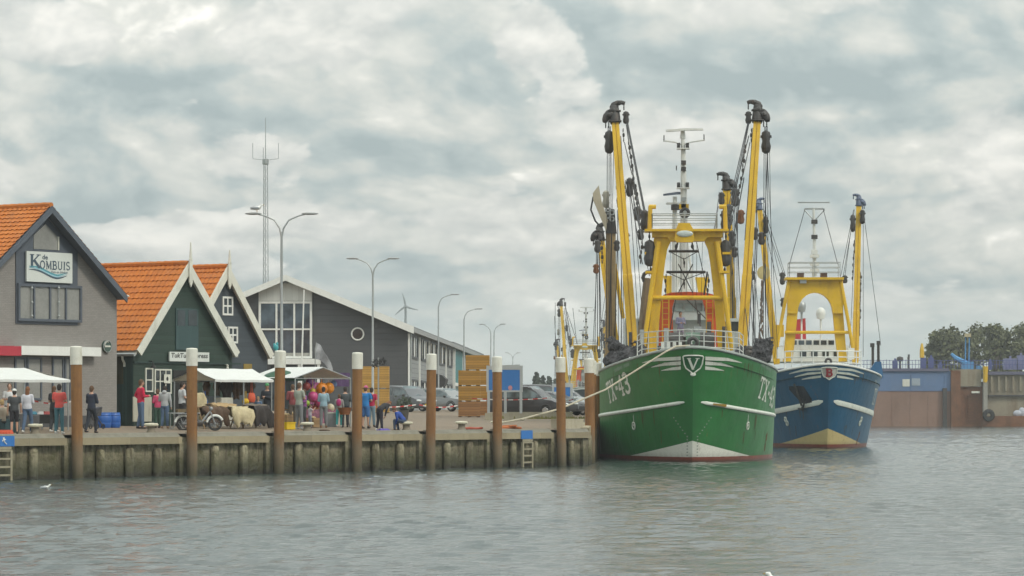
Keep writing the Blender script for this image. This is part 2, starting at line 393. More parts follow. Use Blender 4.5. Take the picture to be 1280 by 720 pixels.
def quay():
    root=thing('quay_wall','long weathered concrete quay wall with algae and timber kerb beams at the water','quay wall',(P0.x,P0.y,0),R(QA))
    ends=[-70,-40,-22]+[PS[0]-5.6*k for k in (2,1)][0:0]+PS+[SC_]
    rr=random.Random(3)
    for a,b in zip(ends,ends[1:]):
        a2=a+.42; b2=b-.42 if b!=SC_ else b+.0
        mb=MB(); mb.bb((a2,-.16,1.235),(b2,.30,1.50)); mb.build('kerb_beam',BEAM,root)
        mb=MB(); mb.prism([(-.10,1.503),(.42,1.503),(.42,1.66),(.06,1.66)],'x',a2+.02,b2-.02); mb.build('kerb_cap',TOPM,root)
        # pier behind each mooring pile
        mp=MB(); mp.bb((b-.40,-.02,-1.5),(b+.40 if b!=SC_ else b,.25,1.48)); mp.build('pier',QM,root)
        n=max(2,round((b-a)/1.66)); step=(b-a)/n
        if b-a>9: n=int((b-a)/1.9); step=(b-a)/n
        for i in range(n):
            x0=a+step*i; x1=x0+step; m=MB(); m.bb((x0+.02,.16+rr.uniform(-.02,.02),-1.5),(x1-.02,.34,1.26)); m.build('wall_panel',QM,root)
            if i:                                               # rounded post between panels, tops worn off
                m=MB(); zt=1.12+rr.uniform(-.06,.05); rings=[]
                for z,r_ in ((-1.5,.17),(zt-.14,.17),(zt-.04,.15),(zt,.08)):
                    rings.append([Vector((x0+rr.uniform(-.008,.008)+r_*1.15*math.cos(q),.05+r_*1.0*math.sin(q),z)) for q in [2*math.pi*k/10 for k in range(10)]])
                m.rings(rings); m.build('wall_post',QPM,root,smooth=True)
    # side along the second quay
    a2=math.atan2(KQ.y,KQ.x)-R(QA); L=186; c,s_=math.cos(a2),math.sin(a2)
    def q2(tt,off,z): return Vector((SC_+c*tt-s_*off,s_*tt+c*off,z))
    for i in range(16):
        t0=i*L/16; t1=t0+L/16; za=g(max(0,wof(*(CORN+KQ*t0)))); zb=g(max(0,wof(*(CORN+KQ*t1))))
        m=MB(); vs=[q2(t_,o_,z_) for t_,zt in ((t0,za-.02),(t1-.03,zb-.02)) for o_ in (.12,.5) for z_ in (-1.5,zt)]
        m.add(vs,[(0,1,3,2),(4,6,7,5),(0,4,5,1),(2,3,7,6),(0,2,6,4),(1,5,7,3)]); m.build('wall_panel',QM,root)
        for kk in range(4 if i<6 else 2):
            tt=t0+(kk+.5)*L/16/4; m=MB(); m.tube(q2(tt,.06,-1.5),q2(tt,.06,za-.3),.17,.15,8); m.build('wall_post',QM,root,smooth=True)
        m=MB(); vs=[q2(t_,o_,z_) for t_,zt in ((t0+.01,za),(t1-.05,zb)) for o_ in (-.05,.45) for z_ in (zt-.25,zt+.08)]
        m.add(vs,[(0,1,3,2),(4,6,7,5),(0,4,5,1),(2,3,7,6),(0,2,6,4),(1,5,7,3)]); m.build('kerb_beam',BEAM,root)
quay()
def local_quay(s,w,z): 
    v=P0+U*s+N*w; return Vector((v.x,v.y,z))

# mooring piles
def pile_mat():
    m,t,b,o=newmat('rusty_pile_steel')
    z=t.sep(o)[2]; n=t.noise(t.vmul(o,(3,3,.35)),1.5,6,.7); n2=t.noise(o,5,5,.7)
    c=t.mix(t.maprange(n,.35,.65),(.185,.082,.026),(.27,.135,.044)); c=t.mix(t.maprange(n2,.55,.75,0,.6),c,(.10,.045,.025))
    low=t.maprange(t.math('ADD',z,t.math('MULTIPLY',n,.5)),1.9,1.2,0,.8); c=t.mix(low,c,(.15,.125,.085)); c=t.mix(t.maprange(t.math('ADD',z,t.math('MULTIPLY',n,.7)),1.05,.45,0,.88),c,(.055,.055,.03))
    t.put(b.inputs['Base Color'],c); b.inputs['Roughness'].default_value=.8; t.put(b.inputs['Normal'],t.bump(n2,.4,.02)); return m
PM=pile_mat(); CAPM=mat('chalky_white_band',(.66,.65,.58),.6,var=.1,dirt=.55,dirtc=(.40,.35,.24),scale=3)
RF=MB(); RF.lathe((0,0,0),[(.205,-2),(.205,4.17)],16); RFM=RF.mesh('pile_shaft',PM,True)
RC=MB(); RC.lathe((0,0,0),[(.222,4.165),(.225,4.5),(.222,4.80),(.19,4.835),(.02,4.85)],16); RCM=RC.mesh('pile_cap',CAPM,True)
def pile(loc,label,rz=0,dz=0):
    o=thing('mooring_pile',label,'mooring pile',loc,rz,'rusty mooring piles along the quay')
    lr=random.Random(label); o.rotation_euler=(R(lr.uniform(-1,1)),R(lr.uniform(-.9,.9)),rz); o.scale=(1,1,lr.uniform(.992,1.006))
    for nm,me in (('shaft',RFM),('white_cap',RCM)):
        c=bpy.data.objects.new(nm,me); COL.objects.link(c); c.parent=o
    return o
PL=['rusty white-topped mooring pile before the grey brick house, between coral shirt and navy clothes',
    'rusty mooring pile with white top covering the middle of the pub name board',
    'rusty white-topped mooring pile right of the sheepskin stall, turquoise bag on top',
    'rusty white-topped mooring pile directly left of the yellow crates, before the dark grey building',
    'rusty mooring pile with orange streak on its white top, between the two parked grey cars',
    'rusty mooring pile with white top standing before the large blue notice board',
    'rusty white-topped mooring pile before the smaller blue board, last on the front quay']
for i,(s,l) in enumerate(zip(PS,PL)):
    p=local_quay(s,-.30,0); pile((p.x,p.y,0),l,R(i*37))
QL=['thick rusty mooring pile with white top at the quay corner beside the green ship','second rusty mooring pile of the row running back behind the quay corner','third rusty mooring pile of the row running back from the corner',
    'fourth rusty mooring pile of the row running back from the corner','fifth rusty mooring pile, farthest of the row beside the green bow']
for i,(t_,l) in enumerate(zip((4.6,11.5,19,28,40),QL)):
    p=CORN+KQ*t_+Vector((.02,0)); o=pile((p.x,p.y,0.05),l,R(i*50)); o.scale=(1.12 if i==0 else 1,1.12 if i==0 else 1,1.0)
tb=MB(); tb.ell((0,0,.12),(.11,.09,.13)); tb.ell((.05,.0,.26),(.05,.04,.08)); tb.ell((-.06,.02,.2),(.05,.05,.1))
pp=local_quay(PS[2],-.3,4.85); tag(tb.build('plastic_bag',mat('turquoise_plastic',(.05,.30,.33),.5),None,(pp.x-.1,pp.y,pp.z),smooth=True),'crumpled turquoise plastic bag caught on top of a white pile','bag')

# ladders with blue sign plates on the quay edge
LADM=mat('pale_ladder_wood',(.30,.27,.19),.8,var=.2,dirt=.5,dirtc=(.10,.10,.05)); BLUES=mat('blue_sign_plate',(.03,.16,.46),.45,var=.08)
for x,l,w_ in ((4,'quay ladder at the far left edge under a blue plate with white figure',.75),(659,'quay ladder near the corner, under a small plain blue plate',.72)):
    s=on_line(x,.2); o=thing('quay_ladder',l,'ladder',local_quay(s,-.2,0),R(QA),'ladders on the quay wall')
    m=MB(); [m.bb((sx-.05,-.05,-.8),(sx+.05,.05,1.1)) for sx in (-w_/2,w_/2)]; m.build('rail',LADM,o)
    for k in range(7): m=MB(); m.bb((-w_/2+.05,-.04,-.7+k*.29),(w_/2-.05,.03,-.63+k*.29)); m.build('rung',LADM,o)
    m=MB(); m.bb((-w_/2-.02,-.03,1.12),(w_/2+.02,.012,1.215)); m.build('top_board',LADM,o)
    pw=1.15 if x<100 else .85
    o2=MB(); o2.bb((-.02-pw/2,-.02,-.2),(pw/2,.012,.17)); s2=tag(o2.build('sign_plate',BLUES,None,local_quay(s,-.18,1.43),R(QA)),'blue plate with white ladder figure on kerb at left edge' if x<100 else 'plain blue plate on the kerb beam near the quay corner','sign')
    fg=MB() if x<100 else None
    if fg is None: continue
    fg.ell((.02,-.03,.08),(.045,.008,.045)); fg.tube((.0,-.03,.03),(.08,-.03,-.07),.025,n=6); fg.tube((.0,-.03,.02),(.12,-.03,.05),.016,n=6); fg.tube((.08,-.03,-.07),(.17,-.03,-.12),.02,n=6); fg.tube((-.06,-.03,-.02),(.0,-.03,.03),.014,n=6)
    fg.build('white_figure',WHITE,s2)

# bollards
BOLM=mat('bollard_iron',(.20,.175,.13),.7,dirt=.4); BOLT=mat('bollard_cream_cap',(.60,.57,.44),.6,var=.15,dirt=.4)
def bollard(x,w,label):
    o=thing('bollard',label,'bollard',XW(x,w),0,'iron bollards along the quay edge')
    m=MB(); m.lathe((0,0,0),[(.19,0),(.18,.06),(.15,.1),(.15,.27)]); m.build('post',BOLM,o,smooth=True)
    m=MB(); m.lathe((0,0,0),[(.16,.25),(.27,.28),(.28,.33),(.24,.37),(.02,.385)]); m.build('cap',BOLT,o,smooth=True); return o
bollard(44,.62,'cream capped bollard beside the woman in jeans with auburn hair')
bollard(189,.62,'cream capped bollard in front of the man in the red jacket')
bollard(384,.62,'cream capped bollard at the feet of the light denim shirt shopper')
BOLSEAT=bollard(508,.62,'cream capped bollard on which the boy in blue sits')
bollard(577,.62,'cream capped bollard with red hose beside it, before the silver hatchback')
ROPEB=bollard(621,.8,'cream capped bollard hidden behind a rusty pile, holding the green ship\'s line')
hz_=MB(); q0=XW(575,1.0); pts=[Vector((.0,0,.03)),Vector((.4,.1,.05)),Vector((.7,.25,.04)),Vector((.95,.4,.06)),Vector((.7,.6,.03)),Vector((.4,.4,.07))]
hz_.path(pts,.05,6); tag(hz_.build('fire_hose',mat('red_hose',(.35,.07,.04),.6),None,q0,smooth=True),'red hose lying in a loop beside the bollard','hose')
hz_=MB(); hz_.path([Vector((-.5,0,.03)),Vector((0,.2,.06)),Vector((.5,.1,.03)),Vector((.2,.4,.08)),Vector((-.3,.3,.1)),Vector((.3,.05,.12))],.06,6)
tag(hz_.build('rope_coil',mat('orange_rope',(.45,.14,.05),.8),None,XW(637,1.1),smooth=True),'small heap of orange rope on the paving near the quay corner','rope')

# street lamps
def lamp(x,ytop,h,arms,label,half,yoff=0):
    d=None; lo,hi=100,700
    for _ in range(40):                                        # distance at which a lamp of this height has its head at that row
        d=(lo+hi)/2; z=GD(x,d).z+h; y=HY-(z-EYE)*F/d
        if y<ytop: lo=d
        else: hi=d
    o=thing('street_lamp',label,'street lamp',GD(x,d),0,'galvanised street lamps on the quay')
    m=MB(); m.path([(0,0,0),(0,0,1.1),(0,0,1.15),(0,0,h-.9)],[.10,.10,.075,.05],10); m.build('pole',GREYM,o,smooth=True)
    for sx in arms:
        m=MB(); m.path([(0,0,h-1.0),(sx*.08,0,h-.62),(sx*.3,0,h-.28),(sx*.7,0,h-.1),(sx*(half-.5),0,h-.03)],[.045,.04,.035,.032,.03],7); m.build('arm',GREYM,o,smooth=True)
        m=MB(); m.ell((sx*(half-.28),0,h),(.36,.13,.06)); m.build('lamp_head',mat('lamp_head_grey',(.30,.31,.31),.4),o,smooth=True)
    return o
L1=lamp(352,267,9.0,(-1,1),'tall two-armed street lamp nearest the viewer, with gull, rising by the lattice mast',1.48)
lamp(466,323,9.0,(-1,1),'two-armed street lamp in front of the dark grey gable building',1.45)
lamp(548,368,9.0,(1,),'single-arm street lamp rising behind the far end of the grey building',1.55)
lamp(580,386,9.0,(1,),'single-arm street lamp standing before the teal walled hall',1.6)
lamp(613.5,405.5,9.0,(-1,),'thin street lamp with arm to the left behind the blue board, left of its twin',1.2)
lamp(617.5,405,9.0,(1,),'thin street lamp with arm to the right behind the blue board, right of its twin',1.2)
lamp(641,441,9.0,(-1,1),'tiny distant two-armed street lamp right of the blue board',1.2)

# lattice radio mast
def mast():
    d=300; b=GD(332,d); b.z=2.4; top=P(332,199,d).z-b.z; o=thing('radio_mast','tall slim lattice radio mast with forked aerials behind the grey hall','radio mast',b)
    W0,W1=.34,.20; m=MB()
    def leg(k,z): 
        r_=W0+(W1-W0)*z/top; q=2*math.pi*k/3+.5; return Vector((r_*math.cos(q),r_*math.sin(q),z))
    for k in range(3): m.path([leg(k,0),leg(k,top)],.035,5)
    n=int(top/.62)
    for i in range(n):
        z=top*i/n; z2=top*(i+1)/n
        for k in range(3): m.tube(leg(k,z),leg((k+1)%3,z),.016,n=4); m.tube(leg(k,z),leg((k+1)%3,z2),.014,n=4)
    m.build('lattice',GREYM,o)
    m=MB(); m.path([(0,0,top-.3),(0,0,top+3.9)],[.05,.025],5); m.build('aerial',GREYM,o)
    for sx in(-1,1):
        m=MB(); m.path([(0,0,top-.1),(sx*1.2,0,top+.05),(sx*1.2,0,top+1.5)],.03,5); m.build('aerial',GREYM,o)
    m=MB(); m.tube((-.22,0,top-.2),(-.22,0,top+1.1),.03,n=5); m.build('aerial',GREYM,o)
    m=MB(); m.lathe((0,0,top-.5),[(.28,0),(.30,.1),(.30,.5),(.1,.55)],8); m.build('aerial_mount',GREYM,o)
mast()
# wind turbine
d=1200; b=P(507,509,d); hub=P(507.5,383,d).z; o=thing('wind_turbine','distant grey three bladed wind turbine above the sloping hall roof','wind turbine',(b.x,b.y,0))
TURM=mat('turbine_grey',(.22,.25,.27),.5,var=.05); m=MB(); m.tube((0,0,0),(0,0,hub),.8,.42,10); m.build('tower',TURM,o,smooth=True)
m=MB(); m.ell((0,0,hub),(.65,1.5,.65)); m.build('nacelle',TURM,o,smooth=True)
for a in (98,215,338):
    m=MB(); dv=Vector((math.cos(R(a)),0,math.sin(R(a)))); pv=Vector((-dv.z,0,dv.x)); c0=Vector((0,-1.6,hub))
    m.path([c0,c0+dv*1.5,c0+dv*3+pv*.15,c0+dv*5+pv*.45],[.28,.4,.27,.08],6); m.build('blade',TURM,o,smooth=True)
# ================================================================== stroke lettering with slab serifs (for the sign and the hulls)
def arc(cx,cy,rx,ry,a0,a1,n=10): return [(cx+rx*math.cos(R(a0+(a1-a0)*i/n)),cy+ry*math.sin(R(a0+(a1-a0)*i/n))) for i in range(n+1)]
GLY={ # unit height, strokes: (points, weight factor)
 'K':(.86,[([(.16,0),(.16,1)],1),([(.72,1),(.2,.42)],.5),([(.34,.56),(.76,0)],1),([(0,0),(.32,0)],.35),([(0,1),(.32,1)],.35),([(.56,0),(.9,0)],.35),([(.54,1),(.86,1)],.35)]),
 'O':(.86,[(arc(.42,.5,.36,.48,90,270),.9),(arc(.42,.5,.36,.48,-90,90),.9)]),
 'M':(1.0,[([(.14,0),(.14,1)],.5),([(.14,1),(.48,.1)],1),([(.48,.1),(.82,1)],.5),([(.82,1),(.84,0)],1),([(0,0),(.28,0)],.35),([(.7,0),(.98,0)],.35),([(0,1),(.2,1)],.35),([(.78,1),(.96,1)],.35)]),
 'B':(.74,[([(.14,0),(.14,1)],1),([(0,1),(.4,1)]+arc(.4,.77,.2,.23,90,-90)+[(.14,.54)],.8),([(.4,.54)]+arc(.4,.27,.26,.27,90,-90)+[(0,0)],.85)]),
 'U':(.84,[([(.14,1),(.14,.32)]+arc(.41,.3,.27,.3,180,360)+[(.68,1)],.75),([(0,1),(.28,1)],.35),([(.54,1),(.82,1)],.35)]),
 'I':(.36,[([(.17,0),(.17,1)],1),([(0,0),(.34,0)],.35),([(0,1),(.34,1)],.35)]),
 'S':(.66,[(arc(.32,.75,.24,.24,30,270)+arc(.32,.26,.26,.25,90,-160),.8)]),
 'T':(.74,[([(.36,0),(.36,1)],1),([(0,1),(.72,1)],.8),([(.2,0),(.52,0)],.8),([(.02,1),(.02,.8)],.7),([(.70,1),(.70,.8)],.7)]),
 'X':(.80,[([(.1,0),(.66,1)],1),([(.66,0),(.1,1)],1),([(0,0),(.24,0)],.7),([(.52,0),(.78,0)],.7),([(0,1),(.24,1)],.7),([(.52,1),(.78,1)],.7)]),
 '-':(.42,[([(.06,.48),(.34,.48)],1.2)]),
 '4':(.72,[([(.48,0),(.48,1)],1),([(.48,1),(.02,.34)],.8),([(.02,.34),(.68,.34)],.8),([(.32,0),(.64,0)],.7)]),
 '3':(.66,[([(.04,.9)]+arc(.30,.75,.26,.24,120,-80)+[(.2,.51)],1),(arc(.30,.26,.29,.26,80,-150),1)]),
 'V':(.86,[([(.12,1),(.42,.02)],1),([(.42,.02),(.74,1)],.6),([(0,1),(.26,1)],.4),([(.6,1),(.86,1)],.4)]),
}
CHAR_OF=[]
def strokes(body, h, weight, gap=.12, width=None):
    """quads of the lettering in the (u,v) plane, each subdivided along its stroke"""
    polys=[]; x=0; CHAR_OF.clear()
    for ci,ch in enumerate(body):
        if ch==' ': x+=.4; continue
        w,ss=GLY[ch]
        for pts,k in ss:
            for (a,b) in zip(pts,pts[1:]):
                dx,dy=b[0]-a[0],b[1]-a[1]; L=math.hypot(dx,dy)
                if L<1e-6: continue
                nx,ny=-dy/L*weight*k/2,dx/L*weight*k/2; ex,ey=dx/L*weight*k*.2,dy/L*weight*k*.2
                n=max(1,int(L/.25))
                for i in range(n):
                    f0,f1=i/n,(i+1)/n; p=(a[0]+dx*f0-(ex if i==0 else 0),a[1]+dy*f0-(ey if i==0 else 0)); q=(a[0]+dx*f1+(ex if i==n-1 else 0),a[1]+dy*f1+(ey if i==n-1 else 0))
                    CHAR_OF.append(ci); polys.append([(x+p[0]+nx,p[1]+ny),(x+q[0]+nx,q[1]+ny),(x+q[0]-nx,q[1]-ny),(x+p[0]-nx,p[1]-ny)])
        x+=w+gap
    k=(width/(x-gap)) if width else h
    return [[(u*k,v*h) for u,v in p] for p in polys], (x-gap)*k

# ================================================================== roofs
def tile_mat():
    m,t,b,o=newmat('orange_pantiles')
    n=t.noise(o,.8,5,.65); n2=t.noise(o,9,4,.7)
    v=t.new('ShaderNodeTexVoronoi'); t.put(v.inputs['Vector'],t.vmul(o,(1,4,3))); v.inputs['Scale'].default_value=1.0
    f=t.math('ADD',t.math('MULTIPLY',t.sep(v.outputs['Color'])[0],.5),t.math('MULTIPLY',n2,.5))
    c=t.mix(f,(.40,.108,.010),(.55,.172,.02)); c=t.mix(t.maprange(n,.5,.75,0,.6),c,(.30,.12,.045)); c=t.mix(t.maprange(n2,.6,.75,0,.45),c,(.15,.075,.03))
    t.put(b.inputs['Base Color'],c); b.inputs['Roughness'].default_value=.75; t.put(b.inputs['Normal'],t.bump(n2,.3,.02)); return m
TILE=tile_mat()
def tiled_slope(p_eave, p_ridge, along, length, courses, wave=.26, lip=.036, amp=.02, norm=None):
    """pantile slope: rows stepped like overlapping tiles, each with an S profile along the ridge direction"""
    mb=MB(); e=Vector(p_eave); r_=Vector(p_ridge); al=Vector(along).normalized(); up=r_-e; nn=norm or al.cross(up).normalized()
    if nn.z<0: nn=-nn
    n=int(length/wave*4); rows=[]
    for c in range(courses):
        for f,h in ((c/courses,lip),((c+1)/courses+.004,.0)):
            rows.append([e+up*f+al*(length*k/n)+nn*(h+amp*math.sin(2*math.pi*k/4+.4)+.012) for k in range(n+1)])
    for i in range(len(rows)-1):
        b=len(mb.v); mb.add(rows[i]+rows[i+1],[(k,k+1,n+2+k,n+1+k) for k in range(n)])
    return mb
def ridge_tiles(mb,p,al,length,r=.13):
    al=Vector(al).normalized(); p=Vector(p); n=int(length/.42)
    for i in range(n): mb.tube(p+al*(i*length/n),p+al*((i+1)*length/n+.03),r*.92,r*1.08,8)

def gable_house(name,label,loc,W,eh,ah,depth,wallm,roofm,over,barge,barge_m,depth_front=.28,courses=13,finial=None,side_m=None,base_h=-.3,skipleft=False,soffit=None):
    """local axes: x along the gable, y into the house (ridge), z up from the ground at the left corner"""
    o=thing(name,label,'house',loc,R(QA)); ax=W/2
    m=MB(); m.prism([(0,base_h),(W,base_h),(W,eh),(ax,ah-.12),(0,eh)],'y',0,depth); m.build('wall',wallm,o)
    slope=(ah-eh)/ax
    ro=over
    rf=None
    for sx in (-1,1):
        ex=ax+sx*(ax+ro); ez=eh-slope*ro
        mb=tiled_slope((ex,-depth_front,ez+.06),(ax,-depth_front,ah+.06),(0,1,0),depth+depth_front*2,courses)
        mm=mb.build('roof_slope',TILE,o,smooth=True)
        # board under the tiles
        u=MB(); th=.10; u.prism([(ex,ez-.02),(ax,ah-.02),(ax,ah-.02-th),(ex,ez-.02-th)] if sx<0 else [(ax,ah-.021),(ex,ez-.02),(ex,ez-.02-th),(ax,ah-.021-th)],'y',-depth_front+.05,depth); u.build('roof_boarding',soffit or barge_m,o)
        bx=MB(); bw=barge; k=math.hypot(1,slope)
        pts=[(ex,ez+.04),(ax-(0 if sx<0 else -.0),ah+.04),(ax,ah+.04-bw*k),(ex,ez+.04-bw*k)]
        if finial is not None:                                  # heavy wind boards cut square at the foot
            nx,nz=-sx*slope/k*-1,1/k
            pts=[(ex,ez+.1),(ax,ah+.13),(ax,ah+.13-bw*k),(ex-sx*bw*slope/k*1.0,ez+.1-bw/k-.0)]
        y0=-depth_front-.06 if sx<0 else -depth_front-.055
        bx.prism(pts,'y',y0,y0+.07); bx.build('bargeboard',barge_m,o)
    rt=MB(); ridge_tiles(rt,(ax,-depth_front,ah+.07),(0,1,0),depth+depth_front); rt.build('ridge_tiles',TILE,o,smooth=True)
    return o,ax,slope

def win(parent,x0,z0,x1,z1,y,nx,nz,fr,gl,bar=.06,name='window',proud=.05,xax=True):
    """window on a wall facing local -y: frame, sill and glazing bars over one pane"""
    f=MB(); b=bar*1.2
    f.bb((x0,y-proud,z0),(x0+b,y,z1)); f.bb((x1-b,y-proud,z0),(x1,y,z1)); f.bb((x0+b,y-proud,z1-b),(x1-b,y,z1)); f.bb((x0+b,y-proud,z0),(x1-b,y,z0+b))
    for i in range(1,nx): q=x0+(x1-x0)*i/nx; f.bb((q-bar/2,y-proud+.01,z0+b),(q+bar/2,y-.004,z1-b))
    for i in range(1,nz): q=z0+(z1-z0)*i/nz; f.bb((x0+b,y-proud+.013,q-bar/2),(x1-b,y-.006,q+bar/2))
    o=f.build(name,fr,parent); p=MB(); p.bb((x0+b*.5,y-.02,z0+b*.5),(x1-b*.5,y+.03,z1-b*.5)); p.build('pane',gl,o)
    return o
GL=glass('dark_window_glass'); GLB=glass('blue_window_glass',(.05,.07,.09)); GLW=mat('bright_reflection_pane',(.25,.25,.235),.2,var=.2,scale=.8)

# ---- grey brick restaurant
KW=8.80; kz=g(9); s0=None
kc=P(146,509,131.0); kr=Vector((kc.x,kc.y,kz)); kl=kr-Vector((U.x*KW,U.y*KW,0))
BRK=bricks('grey_brick',(.28,.262,.245),(.245,.23,.218),(.20,.19,.18))
SLATE=mat('slate_blue_trim',(.085,.10,.125),.55,var=.12)
KOM,kax,ksl=gable_house('restaurant_house','grey brick gable restaurant with orange tiled roof and white name board, leftmost building',kl,KW,5.33,8.74,14,BRK,TILE,.04,.22,SLATE,courses=20,depth_front=.5)
def kx(x):                                                     # local x on the gable for a photo column
    k=(x-CX)/F; s=(k*kl.y-kl.x)/(U.x-k*U.y); return s,(kl.y+U.y*s)
def kp(x,y): s,d_=kx(x); return s,EYE+(HY-y)/F*d_-kz
gb=MB(); a0,_=kp(19,400); a1,_=kp(96,400); zt=8.7
_,zb0=kp(57,405.5)
gb.prism([(a0,zb0),(a1,zb0),(a1,5.33+ (KW-a1)*ksl-.12),(kax,8.5),(a0,5.33+a0*ksl-.12)],'y',-.05,-.0); gb.build('panelled_bay',SLATE,KOM)
x0,z0=kp(20,401); x1,z1=kp(88,357); win(KOM,x0,z0,x1+.55,z1,-.052,4,1,SLATE,GLW,.09,proud=.09)
x1b,_=kp(93,400)
sp=MB()
for xx in (36.5,70):                                             # vertical rods with three round knobs
    for yy in (360,378,395): sx_,sz_=kp(xx,yy); sp.ell((sx_,-.16,sz_),(.055,.04,.055))
    sa,za=kp(xx,398); sb,zb=kp(xx,357); sp.tube((sa,-.15,za),(sb,-.15,zb),.022,n=5)
sp.build('balustrade_rod',GREYM,KOM,smooth=True)
m=MB(); sx0,sz0=kp(40.5,311); sx1,_=kp(70,311); _,zz=kp(56,280); _,zm=kp(42,294)
m.prism([(sx0,sz0),(sx1,sz0),(sx1,zm),((sx0+sx1)/2,zz),(sx0,zm)],'y',-.075,-.052); wo=m.build('top_window',GLW,KOM)
m=MB(); m.bb((sx1+.02,-.09,sz0),(sx1+.10,-.052,zm)); m.build('frame',OFFW,wo)
# sign board
sa,za=kp(29.4,313.75); sb,zb=kp(86.6,355); sgn=MB(); sgn.bb((sa,-.17,zb+.02),(sb,-.10,za)); SG=sgn.build('name_board',mat('sign_white',(.60,.63,.60),.5,var=.03),KOM)
NAVY=mat('sign_slate_lettering',(.055,.085,.12),.5,var=.05); TEAL=mat('sign_teal',(.08,.30,.36),.5,var=.05); LBL=mat('sign_pale_blue',(.30,.50,.58),.5,var=.05)
SWd=sb-sa; SH=za-zb-.02; lx=lambda f: sa+SWd*f; lz=lambda f: zb+.02+SH*f
def put_strokes(name,body,h,wt,x,z,m_,parent,width=None,y=-.175):
    ps,wd=strokes(body,h,wt,width=width); mb=MB()
    for i,p in enumerate(ps): mb.add([(x+u,y-.0008*(i%9),z+v) for u,v in p],[(0,1,2,3)])
    mb.build(name,m_,parent); return wd
put_strokes('lettering','K',SH*.42,.20,lx(.07),lz(.47),NAVY,SG,width=SWd*.23)
put_strokes('lettering','OMBUIS',SH*.26,.19,lx(.285),lz(.44),NAVY,SG,width=SWd*.66)
tm=MB(); text_flat(tm,'de',(lx(.335),-.175,lz(.75)),(1,0,0),(0,0,1),SH*.22,.02,width=SWd*.12,height=SH*.16); tm.build('lettering',NAVY,SG)
tm=MB(); text_flat(tm,'Eten en drinken',(lx(.53),-.175,lz(.31)),(1,0,0),(0,0,1),SH*.1,.005,.2,width=SWd*.36,height=SH*.085); tm.build('lettering',NAVY,SG)
for off,mm,th in ((0,NAVY,.030),(.055,LBL,.022),(.105,TEAL,.026)):
    mb=MB(); n=26; top=[];bot=[]
    for i in range(n+1):
        f=i/n; x=lx(.05+.83*f); v=.36+off+.075*math.sin(f*5.6+.5)-.27*f+.10*f*f+ (.0 if f<.72 else .26*(f-.72))
        w=th*math.sin(math.pi*min(1,max(.02,f)))**.6+.004; top.append((x,-.1765-off*.01,lz(v+w))); bot.append((x,-.1765-off*.01,lz(v-w)))
    b=mb.add(top+bot,[(i,i+1,n+2+i,n+1+i) for i in range(n)]); mb.build('wave_stripe',mm,SG)
# fascia band over the shop front
for xa,xb,mm in ((-14,17,mat('red_fascia',(.42,.035,.055),.5,var=.06)),(17.2,117,WHITE)):
    a,zt_=kp(xa,432.2); b,_=kp(xb,433.5); _,zb_=kp((xa+xb)/2,444.6); m=MB(); m.bb((a,-.42,zb_),(b,-.001,zt_)); m.build('shop_fascia',mm,KOM)
for xa,xb in ((17.5,31.5),(33,51.5),(64.5,79),(80,88)):
    a,zt_=kp(xa,446.5); b,_=kp(xb,446.5); _,zb_=kp(xa,500); win(KOM,a,zb_,b,zt_,-.002,1,1,SLATE,GLW,.07,proud=.06)
# round brewery sign
sx_,sz_=kp(132,433); m=MB(); m.rings([[Vector((sx_+r_*math.cos(q),yy,sz_+r_*math.sin(q))) for q in [2*math.pi*k/24 for k in range(24)]] for r_,yy in ((.25,-.001),(.25,-.10),(.22,-.115),(.21,-.10))]); RS=m.build('round_sign',mat('dark_green_enamel',(.05,.085,.07),.25,var=.1),KOM)
m=MB(); m.torus((sx_,-.105,sz_),.235,.018,'y',24,6); m.build('rim',GREYM,RS); m=MB(); m.bb((sx_-.17,-.118,sz_-.03),(sx_+.17,-.112,sz_+.035)); m.build('band',OFFW,RS)
m=MB(); m.torus((sx_-.02,-.115,sz_+.04),.15,.018,'y',12,5,R(60),R(190)); m.build('emblem',OFFW,RS)
m=MB(); a,zt_=kp(20,560); m.bb((-.02,-.06,-.3),(KW+.02,-.001,.45)); m.build('plinth',mat('dark_plinth',(.07,.07,.075),.8),KOM)
m=MB(); m.ell((KW+.10,-.4,5.33),(.16,.14,.06)); m.build('gutter_end',OFFW,KOM,smooth=True)

# ---- green weatherboarded pub
gz=g(10); gd=P(172,509,133.0); gl_=Vector((gd.x,gd.y,gz)); GWd=6.62
GREEN=planks('dark_green_boards',(.030,.055,.043),.19,2,.09,.4,.55,.12,.15); GREENV=planks('green_upright_boards',(.028,.060,.055),.16,1,.12,.35,.55,.2,.2)
TEALP=planks('teal_hatch_boards',(.040,.080,.082),.14,0,.1,.5,.5,.1,.1)
PUB,pax,psl=gable_house('green_pub','dark green boarded gable pub with orange tiles, white bargeboards and white name board',gl_+Vector((U.x*.12+N.x*.34,U.y*.12+N.y*.34,0)),GWd-.24,4.91-gz+.12,8.66-gz,13,GREEN,TILE,.12,.34,OFFW,courses=15,finial=1)
def px_(x): k=(x-CX)/F; o=PUB.location; s=(k*o.y-o.x)/(U.x-k*U.y); return s,o.y+U.y*s
def pp_(x,y): s,d_=px_(x); return s,EYE+(HY-y)/F*d_-gz
def finial(par,ax,ah,h,y=-.36):
    m=MB(); m.prism([(ax-.10,ah-.75),(ax,ah-.95),(ax+.10,ah-.75),(ax+.09,ah+.25),(ax,ah+.33),(ax-.09,ah+.25)],'y',y-.06,y+.0); m.build('finial_board',OFFW,par)
    m=MB(); m.path([(ax,y-.03,ah+.2),(ax,y-.03,ah+.5),(ax,y-.03,ah+h)],[.07,.05,.025],6); m.build('finial_pole',OFFW,par)
finial(PUB,pax,8.66-gz,.95)
